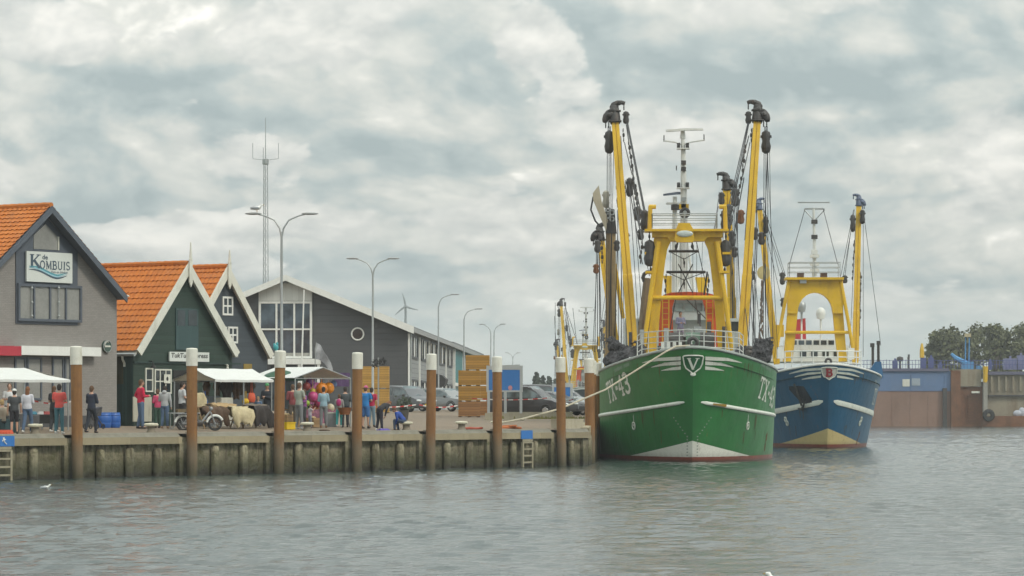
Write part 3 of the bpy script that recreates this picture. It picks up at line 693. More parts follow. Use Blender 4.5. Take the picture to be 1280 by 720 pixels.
a,z0=pp_(219,437); b,z1=pp_(247,386); m=MB(); m.bb((a,-.05,z0),(b,-.001,z1)); H=m.build('loft_hatch',TEALP,PUB)
for xa,xb in ((220.5,230),(234,245)):
    p,q=pp_(xa,407); p2,q2=pp_(xb,388); m=MB(); m.bb((p,-.062,q),(p2,-.051,q2)); m.build('pane',GL,H)
a,z0=pp_(208.5,451.5); b,z1=pp_(258,440.7); m=MB(); m.bb((a,-.16,z0),(b,-.10,z1)); S2=m.build('name_board',mat('sign_white',(.60,.63,.60)),PUB)
m=MB(); text_flat(m,'TukTuk Express',(a+.1,-.163,z0+.09),(1,0,0),(0,0,1),.3,.022,.15,width=b-a-.2,height=(z1-z0)*.66); m.build('lettering',mat('sign_black',(.03,.03,.03),.5),S2)
# lower front: windows, door, white panels, cornice
a,zc=pp_(166,452.5); b,_=pp_(299,452.5); m=MB(); m.bb((a,-.09,zc-.04),(b,-.001,zc+.03)); m.build('cornice',mat('green_trim',(.022,.045,.04),.5),PUB)
CREAM=mat('cream_panel',(.46,.45,.37),.6,var=.08,dirt=.3)
for xa,xb,ya,yb,nx,nz in ((181,190.5,490,460,1,2),(192.5,213.5,492,461.5,3,2)):
    a,z0=pp_(xa,ya); b,z1=pp_(xb,yb); win(PUB,a,z0,b,z1,-.002,nx,nz,OFFW,GL,.05)
a,z0=pp_(203.5,479); b,z1=pp_(211.5,468); m=MB(); m.bb((a,-.075,z0),(b,-.06,z1)); no=m.build('notice',OFFW,PUB); m=MB(); mx_,mz_=(a+b)/2,(z0+z1)/2; m.ell((mx_,-.078,mz_),(.07,.004,.09)); m.build('mark',BLACK,no)
for xa,xb in ((165.5,188.5),):
    a,z0=pp_(xa,527); b,z1=pp_(xb,496); m=MB(); m.bb((a,-.05,z0),(b,-.001,z1)); m.build('cream_panel',CREAM,PUB)
a,z0=pp_(216,533); b,z1=pp_(236,463); m=MB(); m.bb((a,-.03,z0),(b,-.001,z1)); D=m.build('doorway',mat('doorway_shade',(.02,.02,.02),.8),PUB)  # near-black slab paints the shade inside the door opening
m=MB(); a,zl=pp_(186,456); m.path([(a,-.001,zl+.15),(a,-.2,zl+.15),(a,-.25,zl)],.025,5); m.lathe((a,-.25,zl-.14),[(.13,0),(.08,.1),(.03,.14)],8); m.build('wall_lamp',BLACK,PUB)
a,zl=pp_(281,456); m=MB(); m.lathe((a,-.15,zl-.2),[(.03,0),(.06,.05),(.04,.12),(.06,.2)],8); m.bb((a-.02,-.15,zl),(a+.02,-.001,zl+.03)); m.build('wall_lamp',OFFW,PUB)
# side wall boards (green, upright) with dark panels and gutter
m=MB(); m.bb((-.012,.02,-.3),(-.0,12.9,3.06)); m.build('side_boarding',GREENV,PUB)
for y0_,y1_ in ((.55,1.9),): m=MB(); m.bb((-.03,y0_,1.75),(-.013,y1_,2.95)); m.build('dark_panel',planks('olive_upright_boards',(.055,.055,.03),.16,1,.2,.3),PUB)
m=MB(); m.bb((-.03,1.05,1.35),(-.013,1.30,1.85)); m.build('notice',OFFW,PUB)
m=MB(); m.tube((-.2,-.25,4.91-gz-.10),(-.2,13,4.91-gz-.10),.075,n=8); m.build('gutter',GREYM,PUB)
m=MB(); m.path([(-.2,.45,4.91-gz-.12),(-.17,.45,4.91-gz-.3),(-.06,.45,4.91-gz-.45),(-.06,.45,4.91-gz-.6)],.05,6); m.build('downpipe',OFFW,PUB)

# ---- blue-grey boarded house
bz=g(16); bl=P(286,509,143); BWd=6.2; bl=Vector((bl.x-U.x*BWd/2+N.x*.34,bl.y-U.y*BWd/2+N.y*.34,bz))
BLG=planks('blue_grey_boards',(.062,.078,.094),.19,2,.07,.6,.6,.06,.1)
BLU,bax,bsl=gable_house('blue_grey_house','blue-grey boarded gable house with small white windows, peeking out behind the green pub',bl,BWd,5.06-bz,8.85-bz,12,BLG,TILE,.10,.34,OFFW,courses=15,finial=1)
finial(BLU,bax,8.85-bz,.8)
def bp(x,y): k=(x-CX)/F; o=BLU.location; s=(k*o.y-o.x)/(U.x-k*U.y); d_=o.y+U.y*s; return s,EYE+(HY-y)/F*d_-bz
for xa,ya,xb,yb in ((277.5,394,290.5,371),(284.5,429,296.5,408.5),(270.5,429,282.5,408.5)):
    a,z0=bp(xa,ya); b,z1=bp(xb,yb); win(BLU,a,z0,b,z1,-.002,2,2,WHITE,GL,.07)
m=MB(); a,z0=bp(304,478); b,z1=bp(314,455); m.bb((a,-.05,z0),(b,-.001,z1)); m.build('shutter',mat('ochre_board',(.25,.18,.04),.6),BLU)

# ---- large dark grey hall, frontal gable
hd=225.0; hz_=2.36; hx=lambda x:(x-CX)/F*hd; hzv=lambda y:EYE+(HY-y)/F*hd-hz_
hallx=hx(509); HALL=thing('grey_hall','large dark grey boarded hall with white gable trim and tall glass front','hall',(hallx,hd,hz_),R(-1.85))
DG=planks('dark_grey_boards',(.078,.082,.088),.42,2,.06,.55,.6,.05,.08); LG=planks('sunlit_grey_boards',(.27,.285,.29),.34,2,.12,.45,.6,.06,.1)  # paler boards put the sunlit look of the right side into the colour
l=lambda x:hx(x)-hallx
eh=hzv(408); ah=hzv(347); axl=l(358); lw=axl*2; dep=62
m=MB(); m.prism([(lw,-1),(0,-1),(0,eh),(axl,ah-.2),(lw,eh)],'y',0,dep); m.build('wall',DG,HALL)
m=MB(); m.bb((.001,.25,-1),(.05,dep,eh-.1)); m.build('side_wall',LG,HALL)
RFG=mat('grey_roof_sheet',(.16,.17,.175),.6,var=.1); sl_=(ah-eh)/(-axl)
for sx in (-1,1):
    ex=(0+.5) if sx>0 else lw-.5; ez=eh-sl_*.5
    m=MB(); m.prism([(ex,ez),(axl,ah),(axl,ah+.16),(ex,ez+.16)],'y',-.8,dep+.3); m.build('roof_slope',RFG,HALL)
    m=MB(); m.prism([(ex+(.02 if sx>0 else -.02),ez-.34),(axl,ah-.24),(axl,ah+.18),(ex+(.02 if sx>0 else -.02),ez+.18)],'y',-.9-.002*sx,-.78-.002*sx); m.build('fascia',WHITE,HALL)
m=MB(); m.bb((.45,-.75,eh-.42),(.53,dep,eh-.12)); m.build('eaves_fascia',mat('grey_fascia',(.30,.31,.31),.6),HALL)
# glass bay
gx0,gx1=l(323),l(390); m=MB(); m.prism([(gx0,hzv(376)),(gx1,hzv(376)),(gx1,hzv(361)),(axl,hzv(351)),(gx0,hzv(361))],'y',-.18,-.002); m.build('white_gable_panel',planks('white_boards',(.60,.61,.58),.45,0,.05,.7,.5,.05,.1),HALL)
gw=win(HALL,gx0,hzv(448),gx1,hzv(376.5),-.06,3,1,WHITE,GLB,.13,proud=.12)
m=MB(); m.bb((gx0+.1,-.19,hzv(412.5)),(gx1-.1,-.12,hzv(410.5))); m.build('transom',WHITE,gw)
m=MB(); m.bb((gx0+.15,-.085,hzv(447)),(gx1-.15,-.082,hzv(441))); m.build('planting_strip',mat('pale_window_base',(.30,.30,.27),.8,var=.5,scale=3),gw)
m=MB(); m.bb((l(336),-.9,hzv(455.5)),(l(401),-.0,hzv(448.6))); m.build('balcony_beam',WHITE,HALL)
for x in (375,399): m=MB(); m.bb((l(x)-.09,-.85,-.5),(l(x)+.09,-.67,hzv(455.6))); m.build('balcony_post',WHITE,HALL)
m=MB(); m.bb((l(338),-.06,-.2),(l(398),-.003,hzv(458))); m.build('ground_floor_glazing',GL,HALL)
m=MB(); cxp,czp=l(447),hzv(417.5); m.torus((cxp,-.06,czp),.42,.055,'y',24,6); rw=m.build('round_window_frame',WHITE,HALL); m=MB(); m.rings([[Vector((cxp+.4*math.cos(q),yy,czp+.4*math.sin(q))) for q in [2*math.pi*k/20 for k in range(20)]] for yy in (-.03,-.002)]); m.build('pane',GL,rw)
m=MB(); m.lathe((l(357),-.45,hzv(354.5)),[(.25,-.0),(.2,.12),(.06,.2)],8); m.bb((l(357)-.04,-.45,hzv(353)),(l(357)+.04,-.18,hzv(352))); m.build('floodlight',GREYM,HALL)
# side bays facing right: white posts, three-light windows upstairs and down
bays=5; bl_=dep/bays
def swin(y0,y1,z0,z1):
    f=MB(); x=.052
    for k in range(4): q=y0+(y1-y0)*k/3; f.bb((x,q-.12,z0),(x+.08,q+.12,z1))
    for z in (z0,z1): f.bb((x,y0-.12,z-.08),(x+.075,y1+.12,z+.08))
    o=f.build('window',mat('dark_frame',(.04,.045,.05),.5),HALL)
    for k in range(3):
        p=MB(); q0=y0+(y1-y0)*k/3+.12; q1=y0+(y1-y0)*(k+1)/3-.12; p.bb((x-.002,q0,z0+.08),(x+.03,q1,z1-.08)); p.build('pane',WHITE if k==1 else GL,o)
for i in range(bays):
    y0=i*bl_; swin(y0+2.6,y0+bl_-1.8,eh-2.1,eh-.55); swin(y0+2.6,y0+bl_-1.8,.55,2.2)
    m=MB(); m.bb((.051,y0+.02,-.5),(.17,y0+.40,eh-.5)); m.build('white_post',WHITE,HALL)
m=MB(); m.bb((.051,dep-.42,-.5),(.30,dep,eh-.5)); m.build('white_post',WHITE,HALL)
m=MB(); m.tube((.18,0.9,0),(.18,.9,eh-.3),.09,n=6); m.build('downpipe',GREYM,HALL)
# dark canopy/net bundle on the side wall
m=MB(); m.prism([(.06,hzv(482)),(1.1,hzv(479)),(1.25,hzv(470)),(.9,hzv(464)),(.06,hzv(460))],'y',28,31.5); m.build('side_awning',mat('dark_awning',(.05,.05,.05),.9),HALL)
# flagpole leaning in front of the glass bay
fb=GD(375.5,215); o=thing('flagpole','thin white flagpole before the tall glass front of the grey hall','flagpole',fb); m=MB(); top=P(380,362,215)-fb; m.path([(0,0,0),top],[.07,.045],7); m.build('pole',WHITE,o)

# ---- teal hall behind
td=288.0; tX=(561-CX)/F*td; TE=thing('teal_hall','low hall with teal wall panel and sloping grey roof beyond the grey hall','hall',(tX,td,2.4),R(-1.8))
teh=EYE+(HY-430)/F*td-2.4; dep2=66
m=MB(); m.bb((-9,0,-1),(0,dep2,teh)); m.build('wall',mat('pale_grey_panel',(.34,.38,.39),.6,var=.1),TE)
m=MB(); m.bb((.002,.4,teh-3.4),(.10,24,teh-.35)); m.build('teal_panel',planks('teal_cladding',(.025,.17,.18),.9,1,.04,.6,.5,.06,.1),TE)
m=MB(); m.bb((.002,.4,-.5),(.05,24,teh-3.75)); m.build('lower_panel',planks('pale_teal_cladding',(.17,.27,.28),.9,1,.08,.5,.5,.06,.1),TE)
m=MB(); m.bb((.002,.3,teh-3.72),(.3,24.2,teh-3.42)); m.build('white_band',WHITE,TE)
for y in (.1,24,44,64): m=MB(); m.bb((.002,y,-.5),(.22,y+.4,teh-.2)); m.build('white_post',WHITE,TE)
m=MB(); m.prism([(-9.2,teh+1.2),(.5,teh-.06),(.5,teh+.18),(-9.2,teh+1.45)],'y',-.4,dep2+.3); m.build('roof',RFG,TE)
m=MB(); m.bb((.48,-.3,teh-.35),(.56,dep2,teh-.0)); m.build('eaves_fascia',mat('grey_fascia',(.30,.31,.31),.6),TE)

# ---- floating dock on the right
dd=437.0; sdk=F/dd
RUST=mat('dock_red_brown_paint',(.235,.145,.11),.75,var=.16,dirt=.3,dirtc=(.12,.07,.05),scale=.25); DBL=mat('dock_blue_paint',(.10,.17,.31),.65,var=.12,dirt=.35,dirtc=(.17,.18,.20),scale=.3)
RUS2=mat('raw_rust',(.17,.075,.035),.85,var=.35,dirt=.6,dirtc=(.07,.04,.025),scale=.6); CON=mat('stained_dock_wall',(.26,.23,.17),.85,var=.2,dirt=.6,dirtc=(.13,.075,.035),scale=.35); RAILB=mat('railing_blue',(.07,.09,.24),.5,var=.2)
o0=P(1085,533,dd); DK=thing('floating_dock','large blue and rust-brown floating dry dock moored behind the blue ship','floating dock',(o0.x,dd,0),R(-1.0))
lxx=lambda x:(x-1085)/sdk; lzz=lambda y:EYE+(HY-y)/sdk
m=MB(); m.bb((-12,0,-2),(lxx(1188),5,lzz(489))); m.build('lower_hull',RUST,DK)
m=MB(); m.bb((-12,.01,lzz(489)),(lxx(1188),5,lzz(464))); m.build('upper_hull',DBL,DK)
m=MB(); m.bb((-12,-.25,lzz(464)),(lxx(1186),5.2,lzz(460.5))); m.build('deck_edge',mat('dock_edge',(.11,.11,.17),.7,var=.2),DK)
for xa,xb,ya,yb in ((1128,1137,483,474),(1139.5,1150,482,473)): m=MB(); m.bb((lxx(xa),-.05,lzz(ya)),(lxx(xb),-.003,lzz(yb))); m.build('pale_patch',mat('pale_patch',(.30,.35,.40),.7,var=.1) if xa>1130 else OFFW,DK)
m=MB(); m.bb((lxx(1178),-.5,-1),(lxx(1183),-.003,lzz(485))); m.build('fender_post',DARK,DK)
m=MB(); m.bb((lxx(1188.2),-.4,-1),(lxx(1200),4.8,lzz(463))); m.build('rust_column',RUS2,DK)
m=MB(); m.bb((lxx(1200.2),-.1,lzz(483)),(lxx(1226),4.7,lzz(461.5))); m.build('pale_wall',CON,DK)
m=MB(); m.bb((lxx(1200.2),.3,-1),(lxx(1228),4.5,lzz(483.3))); gt=m.build('rust_gate',RUS2,DK)
for k in range(9): m=MB(); m.bb((lxx(1210),-.05,.8+k*.42),(lxx(1219),.297,.98+k*.42)); m.build('rung',RUS2,gt)
m=MB(); m.bb((lxx(1214),-.35,lzz(491.5)),(lxx(1224),.298,lzz(489))); m.build('ledge',OFFW,gt)
m=MB(); m.tube((lxx(1230.5),-.6,lzz(478)),(lxx(1231),-.6,lzz(458)),.30,.34,8); m.build('yellow_post',YEL,DK)
m=MB(); m.bb((lxx(1228.1),-.8,lzz(516)),(lxx(1233.2),3.0,lzz(477))); m.build('grey_pillar',mat('pillar_grey',(.28,.27,.24),.8),DK)
m=MB(); m.bb((lxx(1226),-1.6,-1),(lxx(1340),.0,lzz(520))); m.build('rust_ledge',RUS2,DK)
m=MB(); m.bb((lxx(1233.3),.25,lzz(520)),(lxx(1340),4.5,lzz(468.5))); wl=m.build('inner_wall',CON,DK)
for k in range(12): m=MB(); q=lxx(1238+k*9); m.bb((q,-.1,lzz(489)),(q+.25,.248,lzz(470))); m.build('rib',CON,wl)
m=MB(); m.bb((lxx(1233.3),-.2,lzz(495.5)),(lxx(1340),.247,lzz(493.5))); m.build('dark_rail',DARK,wl)
m=MB(); m.bb((lxx(1233.3),-.3,lzz(468.4)),(lxx(1340),4.7,lzz(464.5))); m.build('dark_top',mat('dock_edge',(.11,.11,.17)),wl)
m=MB(); m.torus((lxx(1233),-2,lzz(519)),.55,.3,'y',14,6); m.build('tyre_fender',BLACK,DK)
for k in range(9): m=MB(); q=-9+k*2.45; m.bb((q,-.04,-1),(q+.07,-.001,lzz(489.5))); m.build('plate_seam',RUST,DK)
for k in range(5): m=MB(); q=-8+k*4.6; m.bb((q,-.06,lzz(488.5)),(q+.12,-.002,lzz(465))); m.build('plate_seam',DBL,DK)
m=MB(); m.bb((-12,-.05,lzz(489.3)),(lxx(1188),-.003,lzz(488.4))); m.build('colour_joint',mat('dock_edge',(.11,.11,.17)),DK)
# railing and deck fittings
mr=MB()
for k in range(58):
    x=lxx(1060)+k*(lxx(1290)-lxx(1060))/57; mr.bb((x-.03,.4,lzz(461)),(x+.03,.46,lzz(449.5+(k*7%3)*.5)))
for z in (450.5,455.5): mr.bb((lxx(1060),.42,lzz(z)-.03),(lxx(1290),.45,lzz(z)+.03))
mr.build('deck_railing',RAILB,DK)
for xa,xb,yt,mm in ((1117,1123,451,RAILB),(1152,1158.5,447,RAILB),(1162,1168,447,RAILB),(1174,1179,455,RAILB),(1237,1241,452,RAILB),(1256,1272,448,mat('violet_cabin',(.16,.17,.30),.6)),(1273,1282,444,mat('violet_cabin',(.16,.17,.30),.6)),(1136,1138,446,DARK)):
    m=MB(); m.bb((lxx(xa),1,lzz(462)),(lxx(xb),2,lzz(yt))); m.bb(((lxx(xa)+lxx(xb))/2-.1,1.3,lzz(yt)+.001),((lxx(xa)+lxx(xb))/2+.15,1.6,lzz(yt)+.35)); m.build('deck_locker',mm,DK)
m=MB(); m.path([(lxx(1153.5),1.2,lzz(447)),(lxx(1153.5),1.2,lzz(437)),(lxx(1153.5),1.2,lzz(429))],[.32,.3,.12],6); m.build('signal_post',YEL,DK)
m=MB(); m.lathe((lxx(1126),1.2,lzz(461)),[(.15,0),(.15,1.0),(.5,1.15),(.4,1.6),(.1,1.7)],8); m.build('ventilator',DARK,DK)
# blue deck crane with lamp
SKY=mat('crane_blue',(.07,.25,.50),.5,var=.1); c=MB(); bx_=lxx(1211); c.bb((bx_-.7,1.5,lzz(462)),(bx_+.8,3,lzz(452))); c.path([(bx_,2,lzz(455)),(bx_-1.6,2,lzz(447)),(bx_-2.2,2,lzz(442))],[.4,.3,.2],6); c.bb((lxx(1222),1.2,lzz(462)),(lxx(1228),2.2,lzz(457))); c.build('deck_crane',SKY,DK)
m=MB(); [m.tube((lxx(1211)+dx,2.2,lzz(455)),(lxx(1211.5)+dx,2.2,lzz(421)),.09,n=5) for dx in (-.25,.25)]; m.build('lamp_mast',SKY,DK)
m=MB(); m.bb((lxx(1208),1.7,lzz(421)),(lxx(1215.5),2.7,lzz(416.5))); m.build('floodlight_box',mat('floodlight_beige',(.42,.36,.22),.6),DK)
m=MB(); m.ell((lxx(1276),-.7,lzz(520)+.5),(.5,.35,.7)); m.ell((lxx(1270),-.9,lzz(520)+.35),(.6,.3,.45)); m.build('equipment_heap',mat('pale_equipment',(.40,.42,.48),.6),DK)

# ---- trees
def leafball(mb,c,r,n,size,rr,squash=.8):
    for _ in range(n):
        while True:
            v=Vector((rr.uniform(-1,1),rr.uniform(-1,1),rr.uniform(-1,1)))
            if .25<v.length<1: break
        k_=1+.28*abs(rr.gauss(0,1))*(1 if rr.random()<.4 else 0); p=Vector(c)+Vector((v.x*r*k_,v.y*r*k_,v.z*r*squash*k_)); s=size*rr.uniform(.45,1.25)
        a=Vector((rr.gauss(0,1),rr.gauss(0,1),rr.gauss(0,1))).normalized(); b=a.orthogonal().normalized(); c2=a.cross(b)
        mb.add([p+b*s,p+c2*s*.8,p-b*s*.9,p-c2*s*.7],[(0,1,2,3)])
LEAF=mat('olive_leaves',(.115,.125,.06),.8,var=.45,scale=.35); LEAF2=mat('dark_leaves',(.06,.078,.055),.8,var=.4,scale=.5); BARK=mat('bark',(.10,.075,.055),.9)
def broad(x,d,base,ytop,wpx,label,seed,mm=LEAF):
    rr=random.Random(seed); b=P(x,HY,d); b.z=base; H=P(x,ytop,d).z-base; w=wpx/F*d/2*1.18
    o=thing('broadleaf_tree',label,'tree',b,0,'trees behind the floating dock')
    t_=MB(); t_.path([(0,0,0),(.1,.1,H*.25),(0,.2,H*.5)],[.5,.38,.25],7); c=MB()
    for k in range(22):
        q=rr.uniform(0,6.28); rad=w*rr.uniform(.2,.80); z=H*rr.uniform(.36,.86); rb=w*rr.uniform(.26,.46)
        if z>H*.7: rad*=.75
        p=Vector((rad*math.cos(q),rad*math.sin(q)*.8,min(z,H-rb*.75))); t_.path([(0,.1,H*.32),p*.55+Vector((0,0,H*.17)),p],[.2,.12,.05],5)
        leafball(c,p,rb*.9,190,.30,rr)
    leafball(c,(0,0,H*.62),w*.6,260,.42,rr,1.0)
    t_.build('trunk',BARK,o); c.build('crown',mm,o)
broad(1182,520,2.2,397,44,'loose airy broadleaf tree at the left end of the clump behind the dock',1)
broad(1214,540,2.2,390,62,'tallest full round broadleaf tree in the clump behind the dock',2)
broad(1247,530,2.2,392,50,'broadleaf tree right of the tallest one behind the dock, left of the edge tree',3)
broad(1276,545,2.2,395,56,'broadleaf tree at the right edge of the picture behind the dock',4)
broad(1165,560,2.2,420,22,'small low broadleaf tree at the left foot of the clump behind the dock',5)
def conifer(x,d,ytop,wpx,label,seed):
    rr=random.Random(seed); b=P(x,HY,d); b.z=2.4; H=P(x,ytop,d).z-b.z; w=wpx/F*d/2
    o=thing('conifer',label,'tree',b,0,'far conifers behind the parked cars'); t_=MB(); t_.path([(0,0,0),(0,0,H*.95)],[.35,.06],6); t_.build('trunk',BARK,o); c=MB()
    for k in range(26):
        f=k/25; z=H*(.10+.89*f); r_=w*1.15*(1-f)**.8*rr.uniform(.7,1.2)+.12; leafball(c,(rr.uniform(-.15,.15),0,z),r_,int(50+110*(1-f)),.26,rr,.42)
    c.build('crown',LEAF2,o)
conifer(670,520,466,13,'leftmost pointed conifer far behind the dark van',11); conifer(679,560,470,12,'second pointed conifer from the left far behind the dark van',12)
conifer(687,530,471,11,'third pointed conifer from the left, beside the third ship\'s boom',13); conifer(694.5,560,474,12,'rightmost low conifer, behind the boom of the third ship',14)
# ================================================================== trawlers
class Hull:
    """half breadth of a bluff trawler bow; a = metres aft of the stem at the waterline, z up from the water"""
    def __init__(s,B,top0,drop,L=38,rake=.34,Lw=13.0,Lt=9.5,fl=0.0): s.B=B; s.t0=top0; s.dr=drop; s.L=L; s.rake=rake; s.Lw=Lw; s.Lt=Lt; s.fl=fl
    def zt(s,a):
        return s.t0-s.dr*(1-math.exp(-max(0,a+1.8)/5.5))/.766
    def stem(s,z): return -s.rake*max(z,-.5)+.05*max(0,1-z)
    def le(s,z): f=min(1,max(0,z/5.2)); return s.Lw+(s.Lt-s.Lw)*f
    def b(s,q,z):                                             # q metres aft of the stem at this height
        if q<=0: return 0
        t_=min(1,q/s.le(z)); f=min(1,max(0,z/5.2)); e=.72-.12*f
        return (s.B-s.fl*(1-f))*(1-(1-t_)**2)**e
    def pt(s,side,q,z,off=0):
        p=Vector((side*s.b(q,z),s.stem(z)+q,z))
        if off:
            e=.03; q2=max(q,.05); du=Vector((side*(s.b(q2+e,z)-s.b(q2-e*.9,z)),e*1.9,0)); dz=Vector((side*(s.b(q2,z+e)-s.b(q2,z-e)),s.stem(z+e)-s.stem(z-e),2*e))
            n=du.cross(dz).normalized()
            if n.x*side<0: n=-n
            if q<.06: n=Vector((0,-1,0))
            p=p+n*off
        return p
    def arclen(s,z,qmax=16,n=700):
        if not hasattr(s,'tab'): s.tab={}
        k=round(z,2)
        if k not in s.tab:
            tb=[(0,0)]; pb=0; 
            for i in range(1,n+1):
                q=qmax*(i/n)**2; b=s.b(q,z); tb.append((tb[-1][0]+math.hypot(q-qmax*((i-1)/n)**2,b-pb),q)); pb=b
            s.tab[k]=tb
        return s.tab[k]
    def q_of(s,l_,z):
        tb=s.arclen(z); lo,hi=0,len(tb)-1
        while hi-lo>1:
            m=(lo+hi)//2
            if tb[m][0]<=l_: lo=m
            else: hi=m
        a,b=tb[lo],tb[hi]; return a[1]+(b[1]-a[1])*((l_-a[0])/max(1e-9,b[0]-a[0]))
    def l_of_b(s,bv,z):
        for l_,q in s.arclen(z):
            if s.b(q,z)>=bv: return l_
        return s.arclen(z)[-1][0]
    def on(s,side,l_,z,off=.02): return s.pt(side,max(0.0,s.q_of(l_,z)),z,off)

def hull_mat(name,body,vcol,vz,vw,boot,bootz):
    m,t,b,o=newmat(name)
    x,y,z=t.sep(o)[0:3]; ax=t.math('ABSOLUTE',x)
    n=t.noise(o,.55,5,.65); n2=t.noise(t.vmul(o,(4,4,.5)),1.3,6,.7); n3=t.noise(o,2.2,4,.6)
    c=t.mix(t.maprange(n,.3,.7),tuple(k*.82 for k in body),tuple(k*1.16 for k in body))
    c=t.mix(t.maprange(n2,.55,.8,0,.35),c,tuple(.5*k+.09 for k in body))
    vh=t.math('MULTIPLY',t.math('SUBTRACT',1.0,t.math('DIVIDE',ax,vw)),vz-bootz)
    isv=t.math('LESS_THAN',t.math('SUBTRACT',z,bootz),vh)
    vc=t.mix(t.maprange(n2,.55,.75,0,.3),vcol,tuple(k*.55 for k in vcol)); c=t.mix(isv,c,vc)
    isb=t.math('LESS_THAN',z,t.math('ADD',bootz,t.math('MULTIPLY',t.math('SUBTRACT',n3,.5),.05)))
    bc=t.mix(t.maprange(n3,.4,.7),boot,tuple(k*.55 for k in boot)); c=t.mix(isb,c,bc)
    gr_=t.maprange(t.math('ADD',z,t.math('MULTIPLY',n2,.5)),.75,.45,0,.35); c=t.mix(gr_,c,(.07,.075,.04)); wet=t.maprange(t.math('ADD',z,t.math('MULTIPLY',n3,.16)),.22,.08,0,.8); c=t.mix(wet,c,(.03,.03,.022))
    # rust runs
    rr=t.math('MULTIPLY',t.maprange(t.noise(t.vmul(o,(5,5,.45)),.9,5,.7),.60,.72),t.maprange(n,.45,.6)); c=t.mix(t.math('MULTIPLY',rr,.75),c,(.20,.085,.03)); sc=t.maprange(t.noise(t.vmul(o,(.7,.7,6)),2.4,5,.7),.66,.72,0,.35); c=t.mix(sc,c,tuple(.6*k+.10 for k in body))
    t.put(b.inputs['Base Color'],c); b.inputs['Roughness'].default_value=.38
    hb=t.math('ADD',t.noise(o,.9,3,.5),t.math('MULTIPLY',t.noise(t.vmul(o,(1,1,.35)),2.6,2,.5),.35))
    t.put(b.inputs['Normal'],t.bump(hb,.34,.12)); return m

def build_hull(root,H,hm,railm,deckm):
    qs=[.0]+[H.Lw*(i/30)**1.7 for i in range(1,31)]+[16,20,25,30,H.L]; nz=22
    for side in (-1,1): pass
    vs=[];cols=[]
    for side in (-1,1):
        grid=[]
        for q in qs:
            ztop=H.zt(q+H.stem(H.t0)); col=[]
            for i in range(nz+1):
                z=-.9+(ztop+.9)*i/nz; col.append(H.pt(side,q,z))
            grid.append(col)
        cols.append(grid)
    mb=MB()
    for gi,grid in enumerate(cols):
        b=len(mb.v); mb.v.extend([tuple(p) for c in grid for p in c]); n=nz+1
        for i in range(len(grid)-1):
            for k in range(nz): mb.f.append([b+i*n+k,b+(i+1)*n+k,b+(i+1)*n+k+1,b+i*n+k+1]); mb.mi.append(0)
    # transom
    A=cols[0][-1]; Bb=cols[1][-1]; b=len(mb.v); mb.v.extend([tuple(p) for p in A+Bb]); n=nz+1
    for k in range(nz): mb.f.append([b+k,b+n+k,b+n+k+1,b+k+1]); mb.mi.append(0)
    o=mb.build('hull',hm,root,smooth=True)
    rail=[p[-1] for p in cols[0]][::-1]+[p[-1] for p in cols[1]][1:]
    r_=MB(); r_.path([p+Vector((0,0,.03)) for p in rail],.075,6); r_.build('cap_rail',railm,root,smooth=True)
    d=MB(); L_=[p[-1]+Vector((.05,.12,-.55)) for p in cols[0]]; R_=[p[-1]+Vector((-.05,.12,-.55)) for p in cols[1]]
    b=d.add(L_+R_,[(i,i+1,len(L_)+i+1,len(L_)+i) for i in range(len(L_)-1)]); d.build('deck',deckm,root)
    return o
def strake(root,H,side,zf,l0,l1,r,m,flat=None,name='rubbing_strake'):
    mb=MB(); n=46; rings=[]
    for i in range(n+1):
        l_=l0+(l1-l0)*i/n; z=zf(l_); p=H.on(side,l_,z,0); p2=H.on(side,l_,z,.1); nn=(p2-p).normalized(); k=r*(.35 if i in(0,n) else 1); h=flat or r
        rings.append([p+nn*(k*max(0,math.cos(q))*.95-.02)+Vector((0,0,math.sin(q)*h*(1 if i not in (0,n) else .5))) for q in [2*math.pi*j/8 for j in range(8)]])
    mb.rings(rings); return mb.build(name,m,root,smooth=True)
def hull_letters(root,H,side,body,h,wt,lstart,zf,m,width,name='hull_character',rev=False,slant=0,off=.02):
    ps,wd=strokes(body,h,wt,width=width); mbs=[MB() for _ in body]
    for i,p in enumerate(ps):
        mb=mbs[CHAR_OF[i]]; pts=[]
        for u,v in p:
            uu=u+slant*v; l_=lstart+uu if side>0 else lstart+(wd-uu); z=zf(l_)+v; pts.append(H.on(side,l_,z,off+.0007*(i%8)))
        mb.add(pts,[(0,1,2,3)])
    for mb in mbs: mb.build(name,m,root)
def hull_poly(mb,H,side,pts,off=.02,nsub=10):
    """quad strip between an upper and a lower line given as (l,z) end pairs, laid on the plating"""
    (l0,z0a,z0b),(l1,z1a,z1b)=pts; vs=[]
    for i in range(nsub+1):
        f=i/nsub; l_=l0+(l1-l0)*f
        vs.append(H.on(side,l_,z0a+(z1a-z0a)*f,off)); vs.append(H.on(side,l_,z0b+(z1b-z0b)*f,off))
    mb.add(vs,[(2*i,2*i+1,2*i+3,2*i+2) for i in range(nsub)])

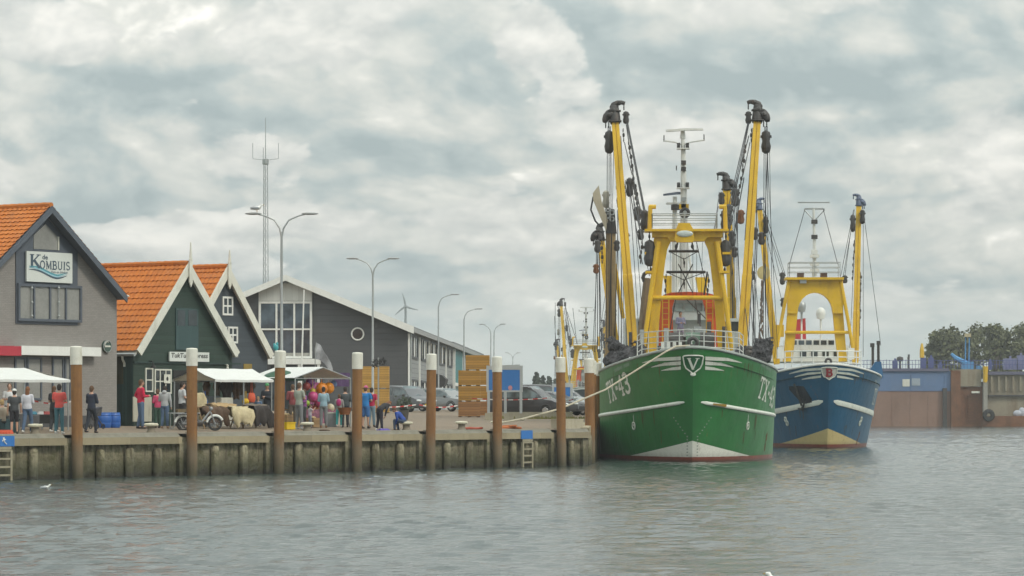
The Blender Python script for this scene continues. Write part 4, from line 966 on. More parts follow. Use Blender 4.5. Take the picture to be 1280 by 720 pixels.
class Ship:
    def __init__(s,name,label,X,D,k,H):
        s.D=D; s.k=k; s.H=H; s.root=thing(name,label,'fishing boat',(X,D,0),-math.atan(k)); s.M=Matrix.Translation((X,D,0))@Matrix.Rotation(-math.atan(k),4,'Z'); s.I=s.M.inverted()
    def L(s,x,y,a): return s.I@P(x,y,s.D+a)
    def tube(s,name,pts,r,m,n=8,par=None,smooth=True):
        mb=MB(); mb.path([s.L(*p) for p in pts],r,n); return mb.build(name,m,par or s.root,smooth=smooth)
    def cable(s,*pts,r=.027,m=None,name='rigging_cable'):
        mb=MB(); mb.path([s.L(*p) for p in pts],r,4); return mb.build(name,m or CABLE,s.root)
    def slab(s,name,pts,a,th,m,par=None):
        mb=MB(); q=[s.L(x,y,a) for x,y in pts]; mb.prism([(p.x,p.z) for p in q],'y',q[0].y-th/2,q[0].y+th/2); return mb.build(name,m,par or s.root)
    def boxpx(s,name,x0,x1,y0,y1,a0,a1,m,par=None):
        p=s.L(x0,y1,a0); q=s.L(x1,y0,a0); mb=MB(); mb.bb((p.x,a0,p.z),(q.x,a1,q.z)); return mb.build(name,m,par or s.root)
    def block(s,x,y0,y1,a,w=.28,m=None,par=None,name='pulley_block'):
        t_=s.L(x,y0,a); b=s.L(x,y1,a); h=t_.z-b.z; mb=MB()
        mb.lathe((b.x,b.y,b.z),[(w*.35,0),(w*.8,h*.08),(w,h*.3),(w*.75,h*.55),(w*.95,h*.72),(w*.8,h*.92),(w*.25,h)],8)
        mb.bb((b.x-w*1.1,b.y-.12,b.z+h*.68),(b.x+w*1.1,b.y+.12,b.z+h*.78)); return mb.build(name,m or DARK,par or s.root,smooth=True)
    def chain(s,p0,p1,r=.05,m=None,name='chain'):
        a=s.L(*p0); b=s.L(*p1); n=max(3,int((b-a).length/.22)); mb=MB(); rr=random.Random(int(a.x*100))
        for i in range(n): c=a+(b-a)*((i+.5)/n); mb.ell(c+Vector((rr.uniform(-.03,.03),0,0)),(r*(1.2 if i%2 else .6),r*(.6 if i%2 else 1.2),.13),6,4)
        return mb.build(name,m or DARK,s.root)
    def derrick(s,foot,top,r0,r1,m,headm,flip=1,headscale=1.0,name='derrick_boom'):
        a=s.L(*foot); b=s.L(*top); d=(b-a).normalized(); mb=MB(); e1=Vector((1,0,0)); e1=(e1-d*e1.dot(d)).normalized(); e2=d.cross(e1)
        rings=[]
        for f,r_ in ((0,r0*.9),(.02,r0),(.33,r0),(.335,r0*.9),(.66,r0*.88),(1,r1)):
            c=a+(b-a)*f; rings.append([c+e1*(r_*cx_)+e2*(r_*cy_) for cx_,cy_ in ((-1,-.8),(-.12,-.8),(-.08,-.55),(.08,-.55),(.12,-.8),(1,-.8),(1,.8),(-1,.8))])
        mb.rings(rings); o=mb.build(name,m,s.root)
        k=headscale; hd=MB(); f_=flip; q=lambda u,v: b+d*(v*k)+e1*(f_*u*k)                  # u towards the inner side, v up along the boom
        hd.path([q(0,-.10),q(0,.05),q(0,.5),q(.02,.85)],[.27*k,.29*k,.27*k,.22*k],9)
        hd.path([q(-.14,.74),q(0,.92),q(.22,1.01),q(.42,1.02),q(.58,.96)],[.13*k,.17*k,.15*k,.12*k,.10*k],8)
        hd.path([q(-.08,.46),q(-.3,.40),q(-.44,.27),q(-.52,.12),q(-.54,.0)],[.28*k,.26*k,.22*k,.17*k,.12*k],9)
        for v in (.02,.58): c_=q(0,v); hd.box(c_,(.66*k,.60*k,.07*k),0,0,-math.atan2(d.x,d.z) if False else 0)
        for u,v in ((-.30,.36),(-.05,.62),(.30,1.0)): c_=q(u,v); hd.ell(c_-Vector((0,.26*k,0)),(.12*k,.06,.12*k),8,5)
        for u in (-.5,-.34,.52): c_=q(u,-.05 if u<0 else .86); hd.bb((c_.x-.03,c_.y-.05,c_.z-.25*k),(c_.x+.03,c_.y+.05,c_.z+.1*k))
        hd.build('boom_head',headm,o,smooth='all'); return o
    def railing(s,pts,h,nr,r=.03,m=None,posts=True,name='bow_railing'):
        mb=MB(); q=[Vector(p) for p in pts]
        for k in range(nr): mb.path([p+Vector((0,0,h*(k+1)/nr)) for p in q],r*(1.25 if k==nr-1 else 1),5)
        for p in q: mb.tube(p,p+Vector((0,0,h)),r*1.2,n=5)
        return mb.build(name,m or WHITE,s.root,smooth=True)

ORANGE=mat('orange_red_paint',(.60,.085,.015),.5,var=.15,dirt=.3,dirtc=(.25,.05,.02)); CREAMW=mat('ship_white',(.66,.67,.64),.4,var=.06,dirt=.3,dirtc=(.34,.28,.2)); TAN=mat('worn_beam_steel',(.27,.19,.085),.65,var=.22,dirt=.5,dirtc=(.12,.085,.05))
NET=mat('dark_net',(.05,.05,.055),.9,var=.5,bump=.06,bscale=9); DECK=mat('green_deck',(.06,.10,.07),.7); LETW=mat('hull_lettering_white',(.68,.70,.63),.55,var=.12,dirt=.4,dirtc=(.25,.33,.26)); STRW=mat('strake_white',(.62,.65,.59),.5,var=.08,dirt=.4,dirtc=(.30,.33,.27))

# ------------------------------------------------------------------ green ship
GH=Hull(4.45,5.42,.97); DG_=152.8
G=Ship('fishing_trawler','green beam trawler TX-43 moored bow-on at the quay corner, with white V on its bow',(865.3-CX)/F*DG_,DG_,.030,GH); gr=G.root
GHM=hull_mat('green_hull_paint',(.028,.178,.046),(.80,.80,.72),1.02,2.95,(.34,.055,.035),.24)
build_hull(gr,GH,GHM,mat('pale_rail_edge',(.30,.33,.31),.5,var=.2),DECK)
for sd in (-1,1):
    l1=GH.arclen(2.4)[-1][0]
    strake(gr,GH,sd,lambda l_:2.92-.72*(1-math.exp(-l_/6.0))/.865,.42,l1-3,.10,STRW,.10)
    ZB=lambda l_: 3.18-.045*(l_-3)
    if sd<0: hull_letters(gr,GH,sd,'TX-43',.98,.17,GH.l_of_b(2.9,3.6),lambda l_:3.62-.16*(l_-3),LETW,3.5,slant=-.38,name='hull_character')
    else: hull_letters(gr,GH,sd,'TX-43',.98,.15,GH.l_of_b(3.25,3.6),lambda l_:3.50-.15*(l_-3),LETW,3.8,slant=.38,name='hull_character')
    mb=MB(); rr=random.Random(4); l0=GH.l_of_b(2.95 if sd<0 else 3.35,4.3); x=0                # worn, illegible name above the number
    for i in range(12):
        w_=rr.uniform(.08,.16)
        if i==5: x+=.12
        hull_poly(mb,GH,sd,((l0+x,4.78-.15*x,4.62-.15*x),(l0+x+w_,4.78-.15*(x+w_),4.62-.15*(x+w_))),.018,1); x+=w_+.045
    mb.build('worn_name',mat('worn_white',(.20,.30,.22),.6),gr)
    mb=MB()                                                                                        # three swept stripes beside the shield
    for (za,zb,le,ze) in ((5.02,4.84,3.15,4.74),(4.80,4.62,2.45,4.52),(4.56,4.40,1.75,4.36)):
        hull_poly(mb,GH,sd,((.60,za,zb),(le*.62,za-.05,zb-.02)),.02,8); hull_poly(mb,GH,sd,((le*.62,za-.05,zb-.02),(le,ze+.02,ze)),.0205,8)
    mb.build('bow_stripe',LETW,gr)
    # thruster mark and draught marks
    c0=GH.l_of_b(2.75,1.7); mb=MB()
    ring=[GH.on(sd,c0+.16*math.cos(q),1.72+.18*math.sin(q),.02) for q in [2*math.pi*k/14 for k in range(14)]]; mb.path(ring+[ring[0]],.035,4)
    hull_poly(mb,GH,sd,((c0-.09,2.3,1.55),(c0-.03,2.2,1.55)),.02,1); hull_poly(mb,GH,sd,((c0-.03,1.78,1.68),(c0+.16,1.86,1.76)),.02,1); mb.build('thruster_mark',LETW,gr)
    mb=MB()
    for i in range(13):
        z=.30+.15*i; dx=.22 if i<7 else .22+.13*(i-6)
        hull_poly(mb,GH,sd,((dx,z+.05,z),(dx+.07,z+.05,z)),.018,1)
    mb.build('draught_mark',mat('draught_grey',(.30,.33,.29),.6),gr)
    mb=MB(); l0=GH.l_of_b(2.3,.8); hull_poly(mb,GH,sd,((l0,.92,.87),(l0+2.2,.42,.37)),.015,8); mb.build('waterline_weld',mat('weld_green',(.05,.22,.09),.5),gr)
mb=MB(); hull_poly(mb,GH,1,((1.05,2.84,2.76),(2.0,2.79,2.66)),.115,6); mb.build('scuff_mark',mat('ochre_scuff',(.36,.22,.04),.7),gr)
mb=MB(); l0=GH.l_of_b(3.75,.7); hull_poly(mb,GH,1,((l0,.75,.35),(l0+.22,.95,.5)),.015,3); hull_poly(mb,GH,1,((l0+.1,1.25,.9),(l0+.4,1.4,1.0)),.0155,3); mb.build('rust_patch',RUS2,gr)
STK=mat('rust_run',(.10,.085,.03),.7,var=.5,scale=4)
def streaks(root,H,sd,seed,n,mm):
    rr=random.Random(seed)
    for _ in range(n):
        mb=MB(); l_=rr.choice((rr.uniform(.5,6),rr.uniform(1,9))); z1=rr.choice((2.92-.72*(1-math.exp(-l_/6))/.865-.12,H.zt(H.stem(4)+H.q_of(l_,4))-.12,1.5)); z1-=rr.uniform(0,.1); L_=rr.uniform(.25,.9); w_=rr.uniform(.012,.035)
        hull_poly(mb,H,sd,((l_-w_,z1,z1-L_*.8),(l_,z1,z1-L_)),.012,1); hull_poly(mb,H,sd,((l_,z1,z1-L_),(l_+w_,z1,z1-L_*.7)),.012,1)
        mb.build('rust_streak',mm,root)
for sd in (-1,1): streaks(gr,GH,sd,50+sd,16,STK)
# shield
def shield(H,root,zc,w,h,rim,fill,name='bow_shield'):
    out=[(-1,.92),(-.9,1),(.9,1),(1,.92),(.86,.1),(.62,-.45),(0,-.95),(-.62,-.45),(-.86,.1)]
    mb=MB(); 
    def at(u,v,off): 
        l_=abs(u)*w; z=zc+v*h; return H.on(1 if u>=0 else -1,l_,z,off)
    rimp=[at(u,v,.07) for u,v in out]; full=[]
    for a,b in zip(out,out[1:]+out[:1]):
        for i in range(5): f=i/5; full.append(at(a[0]+(b[0]-a[0])*f,a[1]+(b[1]-a[1])*f,.08))
    mb.path(full+[full[0]],.035,5); sh=mb.build(name,rim,root)
    fl=MB(); c0=at(0,.2,.05); fl.add(full+[c0-Vector((0,.03,0))],[(i,(i+1)%len(full),len(full)) for i in range(len(full))]); fl.build('shield_field',fill,sh)
    return sh,at
sh,at_=shield(GH,gr,4.62,.47,.44,LETW,mat('shield_green',(.02,.115,.045),.4))
ps,wd=strokes('V',.52,.17,width=.58); mb=MB()
for i,p in enumerate(ps): mb.add([(u-.29,at_(0,0,.10).y-.04-.0008*i-.34*(4.40+v-4.62),4.40+v) for u,v in p],[(0,1,2,3)])
mb.build('lettering',LETW,sh)
mb=MB(); mb.ell((0,at_(0,-.95,.05).y-.02,4.17),(.14,.05,.09)); mb.build('shield_foot',LETW,sh)
# foredeck gear
m=MB(); m.bb((-3.0,2.6,4.6),(3.0,16,5.05)); m.build('raised_foredeck',CREAMW,gr)
pts=[]
for i in range(11):
    q=R(205+130*i/10); 
    pts.append(Vector((-.0+2.62*math.cos(q)*1.0,4.2+3.6*math.sin(q)+.3,5.28-.12*abs(math.cos(q)))))
pts=[Vector((-2.58,4.6,5.05))]+pts+[Vector((2.62,4.6,5.05))]
G.railing(pts,1.08,4,.022,mat('rail_grey_white',(.50,.52,.50),.5,var=.2,dirt=.4))
p=G.L(864.6,428,-1.2); m=MB(); m.torus((0,p.y,p.z),.20,.10,'y',16,8); m.bb((-.35,p.y-.05,p.z-.36),(.35,p.y+.25,p.z-.24)); m.build('roller_fairlead',DARK,gr,smooth=True)
for x in (833.5,896): p=G.L(x,440,1); m=MB(); m.bb((p.x-.3,p.y-.2,p.z-.3),(p.x+.3,p.y+.2,p.z+.15)); m.build('bollard_pair',DARK,gr)
m=MB(); p=G.L(829,436,.6); m.bb((p.x-.15,p.y-.3,p.z-.1),(p.x+1.0,p.y+.3,p.z-.02)); [m.bb((p.x-.1+k*.28,p.y-.35,p.z),(p.x+.05+k*.28,p.y+.3,p.z+.32)) for k in range(4)]; m.build('pale_grating',CREAMW,gr)
# gantry
ga=9
legL=[(808,441),(813,400),(817,345),(817,300),(818,297),(839,297),(838,303),(834,312),(831,330),(828,355),(825,390),(821,441)]
legR=[(859.5*2-x,y) for x,y in legL]
G.slab('gantry_leg',legL,ga,.5,YEL); G.slab('gantry_leg',[(x+.0,y) for x,y in legR],ga,.5,YEL)
G.slab('gantry_beam',[(815,297),(815,289),(903,289),(903,297.2),(884,297.2),(880,302),(838,302),(834,297.2)],ga-.003,.9,YEL)
G.boxpx('gantry_platform',806,911,286,289,ga-.8,ga+.9,YEL)
G.slab('searchlight_housing',[(845,286),(848,279),(862,279),(866,286),(868,300),(866,303),(846,303),(843,300)],ga-.5,.5,YEL)
p=G.L(856,292,ga-.78); m=MB(); m.ell(p,(.42,.08,.17)); m.build('searchlight',mat('lamp_lens',(.45,.50,.48),.15),gr,smooth=True)
G.tube('cross_bar',[(815,372,ga-.35),(906,372,ga-.35)],.11,YEL)
for s_ in (-1,1):
    fx=lambda x: 859.5+s_*(x-859.5)
    G.tube('leg_strut',[(fx(896),302,ga-.4),(fx(906),372,ga-.5),(fx(915),438,ga-.6)],[.15,.13,.12],YEL)
    G.tube('rear_leg',[(fx(897),300,ga+.5),(fx(900),436,ga+3.8)],.13,YEL)
    G.boxpx('side_step',min(fx(899),fx(912)),max(fx(899),fx(912)),338.5,341.5,ga-.6,ga+.6,YEL)
    G.tube('aerial_post',[(fx(907),286,ga),(fx(906),258,ga)],.11,YEL,6); G.tube('post_arm',[(fx(908),258.5,ga),(fx(899),258.5,ga)],.11,YEL,6)
    # ladder beside the leg
    mb=MB()
    for x in (883,891): a=G.L(fx(x),374,ga+.3); b=G.L(fx(x),438,ga+.3); mb.tube(a,b,.03,n=5)
    for i in range(9): a=G.L(fx(883),378+i*7,ga+.3); b=G.L(fx(891),378+i*7,ga+.3); mb.tube(a,b,.022,n=4)
    mb.build('ladder',YEL,gr)
    G.boxpx('net_ledge',min(fx(903),fx(913)),max(fx(903),fx(913)),315,318,ga-.4,ga+.4,YEL)
    G.block(fx(907),300,333,ga-.2,.30); G.chain((fx(907),289,ga-.2),(fx(907),302,ga-.2))
    G.chain((fx(906),334,ga),(fx(905),340,ga))
# top railing
a=G.L(815,286,ga); b=G.L(896,286,ga); zr=a.z
G.railing([(a.x,ga-.7,zr),((a.x+b.x)/2,ga-.7,zr),(b.x,ga-.7,zr),(b.x,ga+.8,zr),((a.x+b.x)/2,ga+.8,zr),(a.x,ga+.8,zr),(a.x,ga-.7,zr)],.72,3,.022,GREYM,name='gantry_railing')
# orange shelter behind the gantry and the wheelhouse
sa=12.2
G.slab('shelter_arch',[(823,438),(825,380),(829,369),(838,366),(860,365),(882,366),(893,369),(898,380),(900,438),(882,438),(884,408),(881,385),(878,375),(843,375),(840,385),(841,408),(843,438)],sa,.8,ORANGE)
wa=18.5; WHG=mat('aged_wheelhouse_white',(.50,.54,.53),.5,var=.12,dirt=.4,dirtc=(.22,.24,.22)); PGL=glass('pale_window_glass',(.16,.2,.2),.1)
G.boxpx('wheelhouse',781,932,398,446,wa,wa+9,WHG); G.boxpx('bridge',828,893,374,400,wa-.6,wa+6,WHG); G.boxpx('bridge_roof',824,897,371,374.5,wa-1,wa+6.5,CREAMW)
for k in range(5): G.boxpx('bridge_window',832+k*12,842+k*12,379,389,wa-.66,wa-.603,PGL)
for x0,x1 in ((786,793),(798,806),(914,923),(903,910)): G.boxpx('cabin_window',x0,x1,402,414,wa-.05,wa-.003,GL)
for x0,x1,y0,y1 in ((829,845,345,366),(869,886,347,366)): G.slab('funnel',[(x0,y0),(x1,y0),(x1-2,y0+8),(x1-5,y1+8),(x0+5,y1+8),(x0+2,y0+8)],wa+2,.9,YEL)
# hanging lattice of ropes and bars inside the gantry
for y,x0,x1 in ((314,836,873),(340,833,882)):
    G.tube('spreader_bar',[(x0,y,ga+2),(x1,y,ga+2)],.07,DARK,6); G.cable((x0,y,ga+2),(855,y+10,ga+2)); G.cable((x1,y,ga+2),(855,y+10,ga+2)); G.chain((855,y+9,ga+2),(855,y+20,ga+2),.045)
for x in (838,846,851,859,866,871,878): G.cable((x,303,ga+1.5),(x+rnd.uniform(-1.5,1.5),372,ga+1.8),r=.014)
G.chain((847,302,ga+1.6),(844,314,ga+1.8),.07); G.chain((864,302,ga+1.6),(868,314,ga+1.8),.07)
G.cable((870,300,ga+1),(886,372,ga+1.5)); G.cable((884,340,ga),(880,368,ga+1),r=.05)
for (x0,y0),(x1,y1) in (((851,300),(843,398)),((859,300),(872,398)),((853,320),(870,372)),((858,320),(843,372))): G.tube('lattice_leg',[(x0,y0,wa),(x1,y1,wa)],.06,CREAMW,6)
for y in (325,345,362): G.tube('lattice_bar',[(849-(y-300)*.07,y,wa),(861+(y-300)*.11,y,wa)],.045,CREAMW,5)
wl=G.boxpx('windlass',838,893,421,437,5.2,6.4,mat('windlass_brown',(.06,.045,.035),.7,var=.5,dirt=.5)); 
for x in (845,866,884):
    p=G.L(x,424,5.1); m=MB(); m.rings([[p+Vector((-.35+.7*f,.34*math.cos(q),.34*math.sin(q))) for q in [2*math.pi*k/14 for k in range(14)]] for f in (0,.08,.09,.9,.91,1)]); m.build('winch_drum',DARK if x!=866 else mat('rope_green',(.10,.16,.12),.9),wl)
for x0,x1,y0,y1,mm in ((868,878,408,421,GREYM),(884,889,402,421,DARK),(830,836,410,437,GREYM),(872,876,392,404,DARK),(903,907,408,437,DARK),(800,805,412,438,GREYM),(917,923,416,440,GREYM),(786,790,415,440,DARK)): G.boxpx('deck_gear',x0,x1,y0,y1,7.4,7.9,mm)
for x0,y0,x1,y1 in ((868,372,878,420),(845,372,836,420),(858,374,884,400),(848,330,866,366),(866,330,848,366)): G.tube('stay_rod',[(x0,y0,10.8),(x1,y1,10.8)],.03,DARK,5)
for x in (832,886,893,826): G.chain((x,342,9.5),(x+rnd.uniform(-2,2),372,9.6),.05)
# man on the foredeck is a separate figure, see people
# mast
ma=17
mst=G.tube('radar_mast',[(855,374,ma),(855,300,ma),(854.5,226,ma),(854,186,ma),(853.5,172,ma)],[.24,.22,.17,.13,.10],CREAMW,8)
G.slab('radar_scanner',[(832,162.3),(856,160.6),(878,160.8),(879,163),(856,163.6),(833,165)],ma-.2,.25,CREAMW,mst); G.tube('scanner_foot',[(853.5,173,ma),(853.5,163.5,ma)],[.16,.12],CREAMW,8,mst)
G.tube('yard_arm',[(830,176,ma),(843,177.5,ma),(853,181,ma),(864,177.5,ma),(880,175,ma)],.045,CREAMW,5,mst)
for x,y0,y1 in ((830,169,177),(880,168,176),(845.5,207,213)): G.tube('whip_aerial',[(x,y0,ma),(x,y1,ma)],.03,DARK,5,mst)
for y in (181.5,231): 
    for dx in (-5.5,5.5): G.boxpx('navigation_lamp',853.8+dx-2,853.8+dx+2,y-3,y+3,ma-.25,ma+.05,DARK,mst)
    G.boxpx('lamp_shelf',846,862,y+3.2,y+4.6,ma-.3,ma+.3,CREAMW,mst)
for y in (203,211,249,257): G.boxpx('mast_fitting',851.5,857.5,y-2.5,y+2.5,ma-.3,ma-.1,DARK if y<215 else GREYM,mst)
p=G.L(856,266,ma-.4); m=MB(); m.torus(p,.21,.085,'y',16,7); m.build('loudspeaker_ring',DARK,mst,smooth=True); m=MB(); m.ell(p,(.14,.05,.14)); m.build('loudspeaker',GREYM,mst,smooth=True)
G.boxpx('yellow_fitting',849,861,255,261,ma-.3,ma,YEL,mst)
m2=G.tube('second_mast',[(843.5,374,ma+1),(843.5,300,ma+1),(843.5,246,ma+1)],[.18,.16,.12],CREAMW,7)
G.slab('radar_scanner',[(829,242.5),(846,240),(858,240),(858,243),(846,243.2),(829,244.8)],ma+.8,.22,mat('slate_scanner',(.14,.17,.23),.4),m2); G.boxpx('radar_box',839,850,256,262,ma+.6,ma+1.1,DARK,m2); G.boxpx('lamp_shelf',833,853,253,255,ma+.7,ma+1.2,CREAMW,m2)
# big derricks forward
G.derrick((792,442,11),(769,152,14),.25,.185,YEL,DARK,1); G.derrick((927,442,11),(946.5,151,14),.25,.185,YEL,DARK,-1)
for s_,xo,xi,fx0,foot in ((-1,761.5,782.5,805,764),(1,957.5,935.5,909,955)):
    G.block(xo,163,192,14,.26); G.block(xi,139,155,14,.17)
    for k in range(3): G.cable((xo-1.5+k*1.5,158,14),(xo-1.5+k*1.5,165,14)); G.cable((xo-2.4+k*2.3,190,14),(xo-3.4+k*3.0-s_*0,430,16),r=.025)
    G.cable((xo+2-s_*0,192,14),(foot,300,15),(foot-s_*-3,436,16))
    for k in range(3): G.cable((xi+k*.8,150,14),(fx0-s_*0+k*1.8,266+k*4,ga+1),r=.024)
    G.chain((xi-s_*-1.5+(-3 if s_<0 else 2.5),160,14),(xi-s_*-1.5+(-1 if s_<0 else 1),178,14),.055)
    G.cable((xi+(-2 if s_<0 else 2),178,14),(790 if s_<0 else 929,218,12)); G.chain((790 if s_<0 else 929,216,12),(797 if s_<0 else 922,245,11.5),.06)
    G.cable((797 if s_<0 else 922,245,11.5),(806 if s_<0 else 911,290,10))
    G.block(805.5 if s_<0 else 906,262,288,ga+.5,.22)
    G.cable((769+4 if s_<0 else 944,158,14),(789 if s_<0 else 930,436,12),r=.023)
# left after gear: trawl beam with shoe, blocks
TB=thing('beam_trawl','worn brown upright trawl beam with pale pointed shoe left of the green ship\'s boom','trawl beam',G.M@G.L(763,440,20),gr.rotation_euler.z)
def loc_in(o,ship,x,y,a): return o.matrix_basis.inverted()@P(x,y,ship.D+a)
m=MB(); m.path([loc_in(TB,G,763.5,452,20),loc_in(TB,G,763.5,289,20)],[.30,.27],10); m.build('beam',TAN,TB,smooth=True)
m=MB(); q=[loc_in(TB,G,x,y,20) for x,y in ((748.5,232),(741,242),(741.5,250),(754,280),(757.5,289),(760,276),(752,252))]; m.prism([(p.x,p.z) for p in q],'y',q[0].y-.35,q[0].y+.35); m.build('shoe',mat('worn_beige_shoe',(.40,.36,.27),.7,var=.15,dirt=.4),TB)
m=MB(); q=[loc_in(TB,G,x,y,20) for x,y in ((756,270),(757,262),(768,262),(771,292),(757,292))]; m.prism([(p.x,p.z) for p in q],'y',q[0].y-.3,q[0].y+.3); m.build('bridle_plate',DARK,TB)
for k in range(4): m=MB(); m.torus(loc_in(TB,G,760+(k%2)*5,262+4*k,19.7),.12,.05,'y',8,5); m.build('shackle',GREYM,TB)
m=MB(); m.path([loc_in(TB,G,741.5,246,20),loc_in(TB,G,738.5,262,20),loc_in(TB,G,744,276,20),loc_in(TB,G,751,284,20)],.05,5); m.build('bridle_rope',CABLE,TB,smooth=True)
G.derrick((770,436,24),(751,300,25),.22,.2,YEL,DARK,1,.85,name='after_boom'); G.block(747,300,316,24,.2); 
for k in range(3): G.cable((745.5+k*1.6,315,24),(743.5+k*3.2,440,25))
G.block(776,224,262,17,.24); G.block(787,222,246,17,.2); G.chain((791,224,17),(798,262,15),.07); G.block(757.5,238,260,18,.2,mat('pale_block',(.33,.32,.27),.6))
for x0,x1 in ((776,777),(782,783),(772,773.5),(786,800),(790,806),(779,779)): G.cable((x0,225 if x0>780 else 262,18),(x1,436,18),r=.023)
G.tube('after_strut',[(768,330,21),(779,398,21)],.12,YEL)
T2=thing('trawl_beam_plank','brown slanting trawl beam leaning between the left boom and the yellow gantry','trawl beam',G.M@G.L(804,440,13.5),gr.rotation_euler.z)
m=MB(); m.path([loc_in(T2,G,802,446,13.5),loc_in(T2,G,811,348,13.5)],[.36,.30],8); m.build('beam',mat('drab_beam',(.20,.155,.10),.75,var=.25,dirt=.5),T2,smooth=True); m=MB(); m.path([loc_in(T2,G,808,446,13.3),loc_in(T2,G,816,352,13.3)],.09,6); m.build('edge_tube',TAN,T2,smooth=True)
m=MB(); m.torus(loc_in(T2,G,811,347,13.4),.3,.1,'y',10,6); m.build('shackle',DARK,T2,smooth=True)
# right after gear
G.derrick((917,440,25),(908.5,237,26),.24,.22,YEL,DARK,-1,.9,name='after_boom'); G.block(919,235,258,25,.25); G.block(902,240,256,24,.18); G.block(915,288,309,22,.20); G.block(911,255,283,20,.22)
for k in range(4): G.cable((916.5+k*1.8,257,25),(915.5+k*2.4,436,25),r=.023)
for k in range(3): G.cable((913+k*1.5,308,22),(913+k*2,430,22),r=.023)
G.cable((899,240,24),(893,290,12)); G.cable((921,228,25),(936,170,15),r=.03)
for q in ((747,318,20,741,436,22),(749,318,20,752,438,22),(762,262,20,758,440,22),(767,190,14,762,430,17),(773,262,18,768,436,20),(779,230,17,776,436,19),(781,262,17,786,436,18),(783,156,14,800,282,10),(785,225,17,803,330,14),(791,245,15,803,300,12),(794,262,14,812,345,11),(776,170,14,790,436,12),
          (938,300,14,944,436,16),(941,160,14,931,300,12),(948,160,14,941,436,13),(962,190,14,966,430,16),(959,192,14,972,436,17),(930,222,12,916,300,11),(924,250,11.5,915,345,10),(898,258,24,890,300,12),(905,256,24,900,436,24),(912,285,20,918,436,22),(920,258,25,928,436,25),(935,250,13,952,436,16),(957,330,15,947,436,8),(935,345,14,943,436,8)): G.cable((q[0],q[1],q[2]),(q[3],q[4],q[5]),r=rnd.choice((.018,.024,.03)))
for q in ((786,176,12,791,216,11.8),(932,180,12,928,216,11.8),(803,300,10,800,330,10.5),(913,262,12,911,286,11),(779,268,17,781,300,17),(754,290,20,752,330,20)): G.chain((q[0],q[1],q[2]),(q[3],q[4],q[5]),.065)
for x,y0,y1,w_ in ((797,258,276,.2),(801,286,300,.18),(918,308,322,.17),(926,262,280,.2),(952,290,306,.2),(783,290,306,.17),(771,300,314,.16),(940,338,350,.17),(745,330,342,.16)): G.block(x,y0,y1,15,w_,rnd.choice((DARK,RUS2)))
# nets heaped on the bulwark
def heap(name,label,ship,pts,a,seed,m=NET,depth=.9,cat='fishing net'):
    rr=random.Random(seed); base=ship.M@ship.L(*pts[0][:2],a); o=MB(); inv=Matrix.Translation(base).inverted()
    for x,y,r_ in pts:
        for _ in range(5): o.ell(inv@(P(x+rr.uniform(-2,2),y+rr.uniform(-1.5,1.5),ship.D+a+rr.uniform(-.4,.4))),(r_*rr.uniform(.7,1.1),depth*r_*rr.uniform(.8,1.2),r_*rr.uniform(.6,1.0)),8,6,Euler((rr.uniform(-.6,.6),rr.uniform(-.6,.6),0)).to_matrix())
    for _ in range(14):
        x,y,r_=rr.choice(pts); c=inv@P(x,y,ship.D+a-.3); q=[c+Vector((rr.uniform(-.5,.5),rr.uniform(-.3,.2),rr.uniform(-.15,.35))) for _ in range(4)]; o.path(q,.05,5)
    tmp=o.build('net_source',m); md=tmp.modifiers.new('r','REMESH'); md.mode='VOXEL'; md.voxel_size=.055; tx=bpy.data.textures.new('net_lumps','CLOUDS'); tx.noise_scale=.22; dm=tmp.modifiers.new('d','DISPLACE'); dm.texture=tx; dm.strength=.28
    me=bpy.data.meshes.new_from_object(tmp.evaluated_get(bpy.context.evaluated_depsgraph_get())); bpy.data.objects.remove(tmp); me.name=name; b=bpy.data.objects.new(name,me); COL.objects.link(b); b.location=base; return tag(b,label,cat)
heap('fishing_net','dark grey fishing net heaped on the left bulwark of the green ship',G,[(766,452,.45),(772,446,.5),(780,446,.5),(788,444,.4),(768,432,.28),(774,438,.42),(764,426,.2),(797,440,.3),(800,434,.2)],7,21)
heap('fishing_net','dark grey fishing net heaped on the right bulwark of the green ship',G,[(950,450,.4),(943,446,.5),(935,444,.42),(926,441,.3),(954,438,.42),(948,442,.5),(957,430,.3),(953,446,.4)],6.5,22)
G.block(936,432,444,5,.2); G.cable((931,380,12),(938,444,6)); G.cable((941,330,14),(935,436,8),r=.03)
# mooring line
e=ROPEB.location; a=G.M@G.L(862,432,-1.6); mid=[G.M@G.L(845,433,-2.2), P(833,439,149.5), P(757,487,148.5), P(700,511,146)]
m=MB(); pts=[Vector(a)]+[Vector(q) for q in mid]+[P(652,524,140.5),Vector((e.x,e.y,e.z+.25))]; b0=Vector((e.x,e.y,0)); m.path([q-b0 for q in pts],.045,6)
tag(m.build('mooring_line',mat('pale_rope',(.42,.38,.29),.9,var=.15),None,b0,smooth=True),'pale mooring line running from the green bow down to the quay','rope')

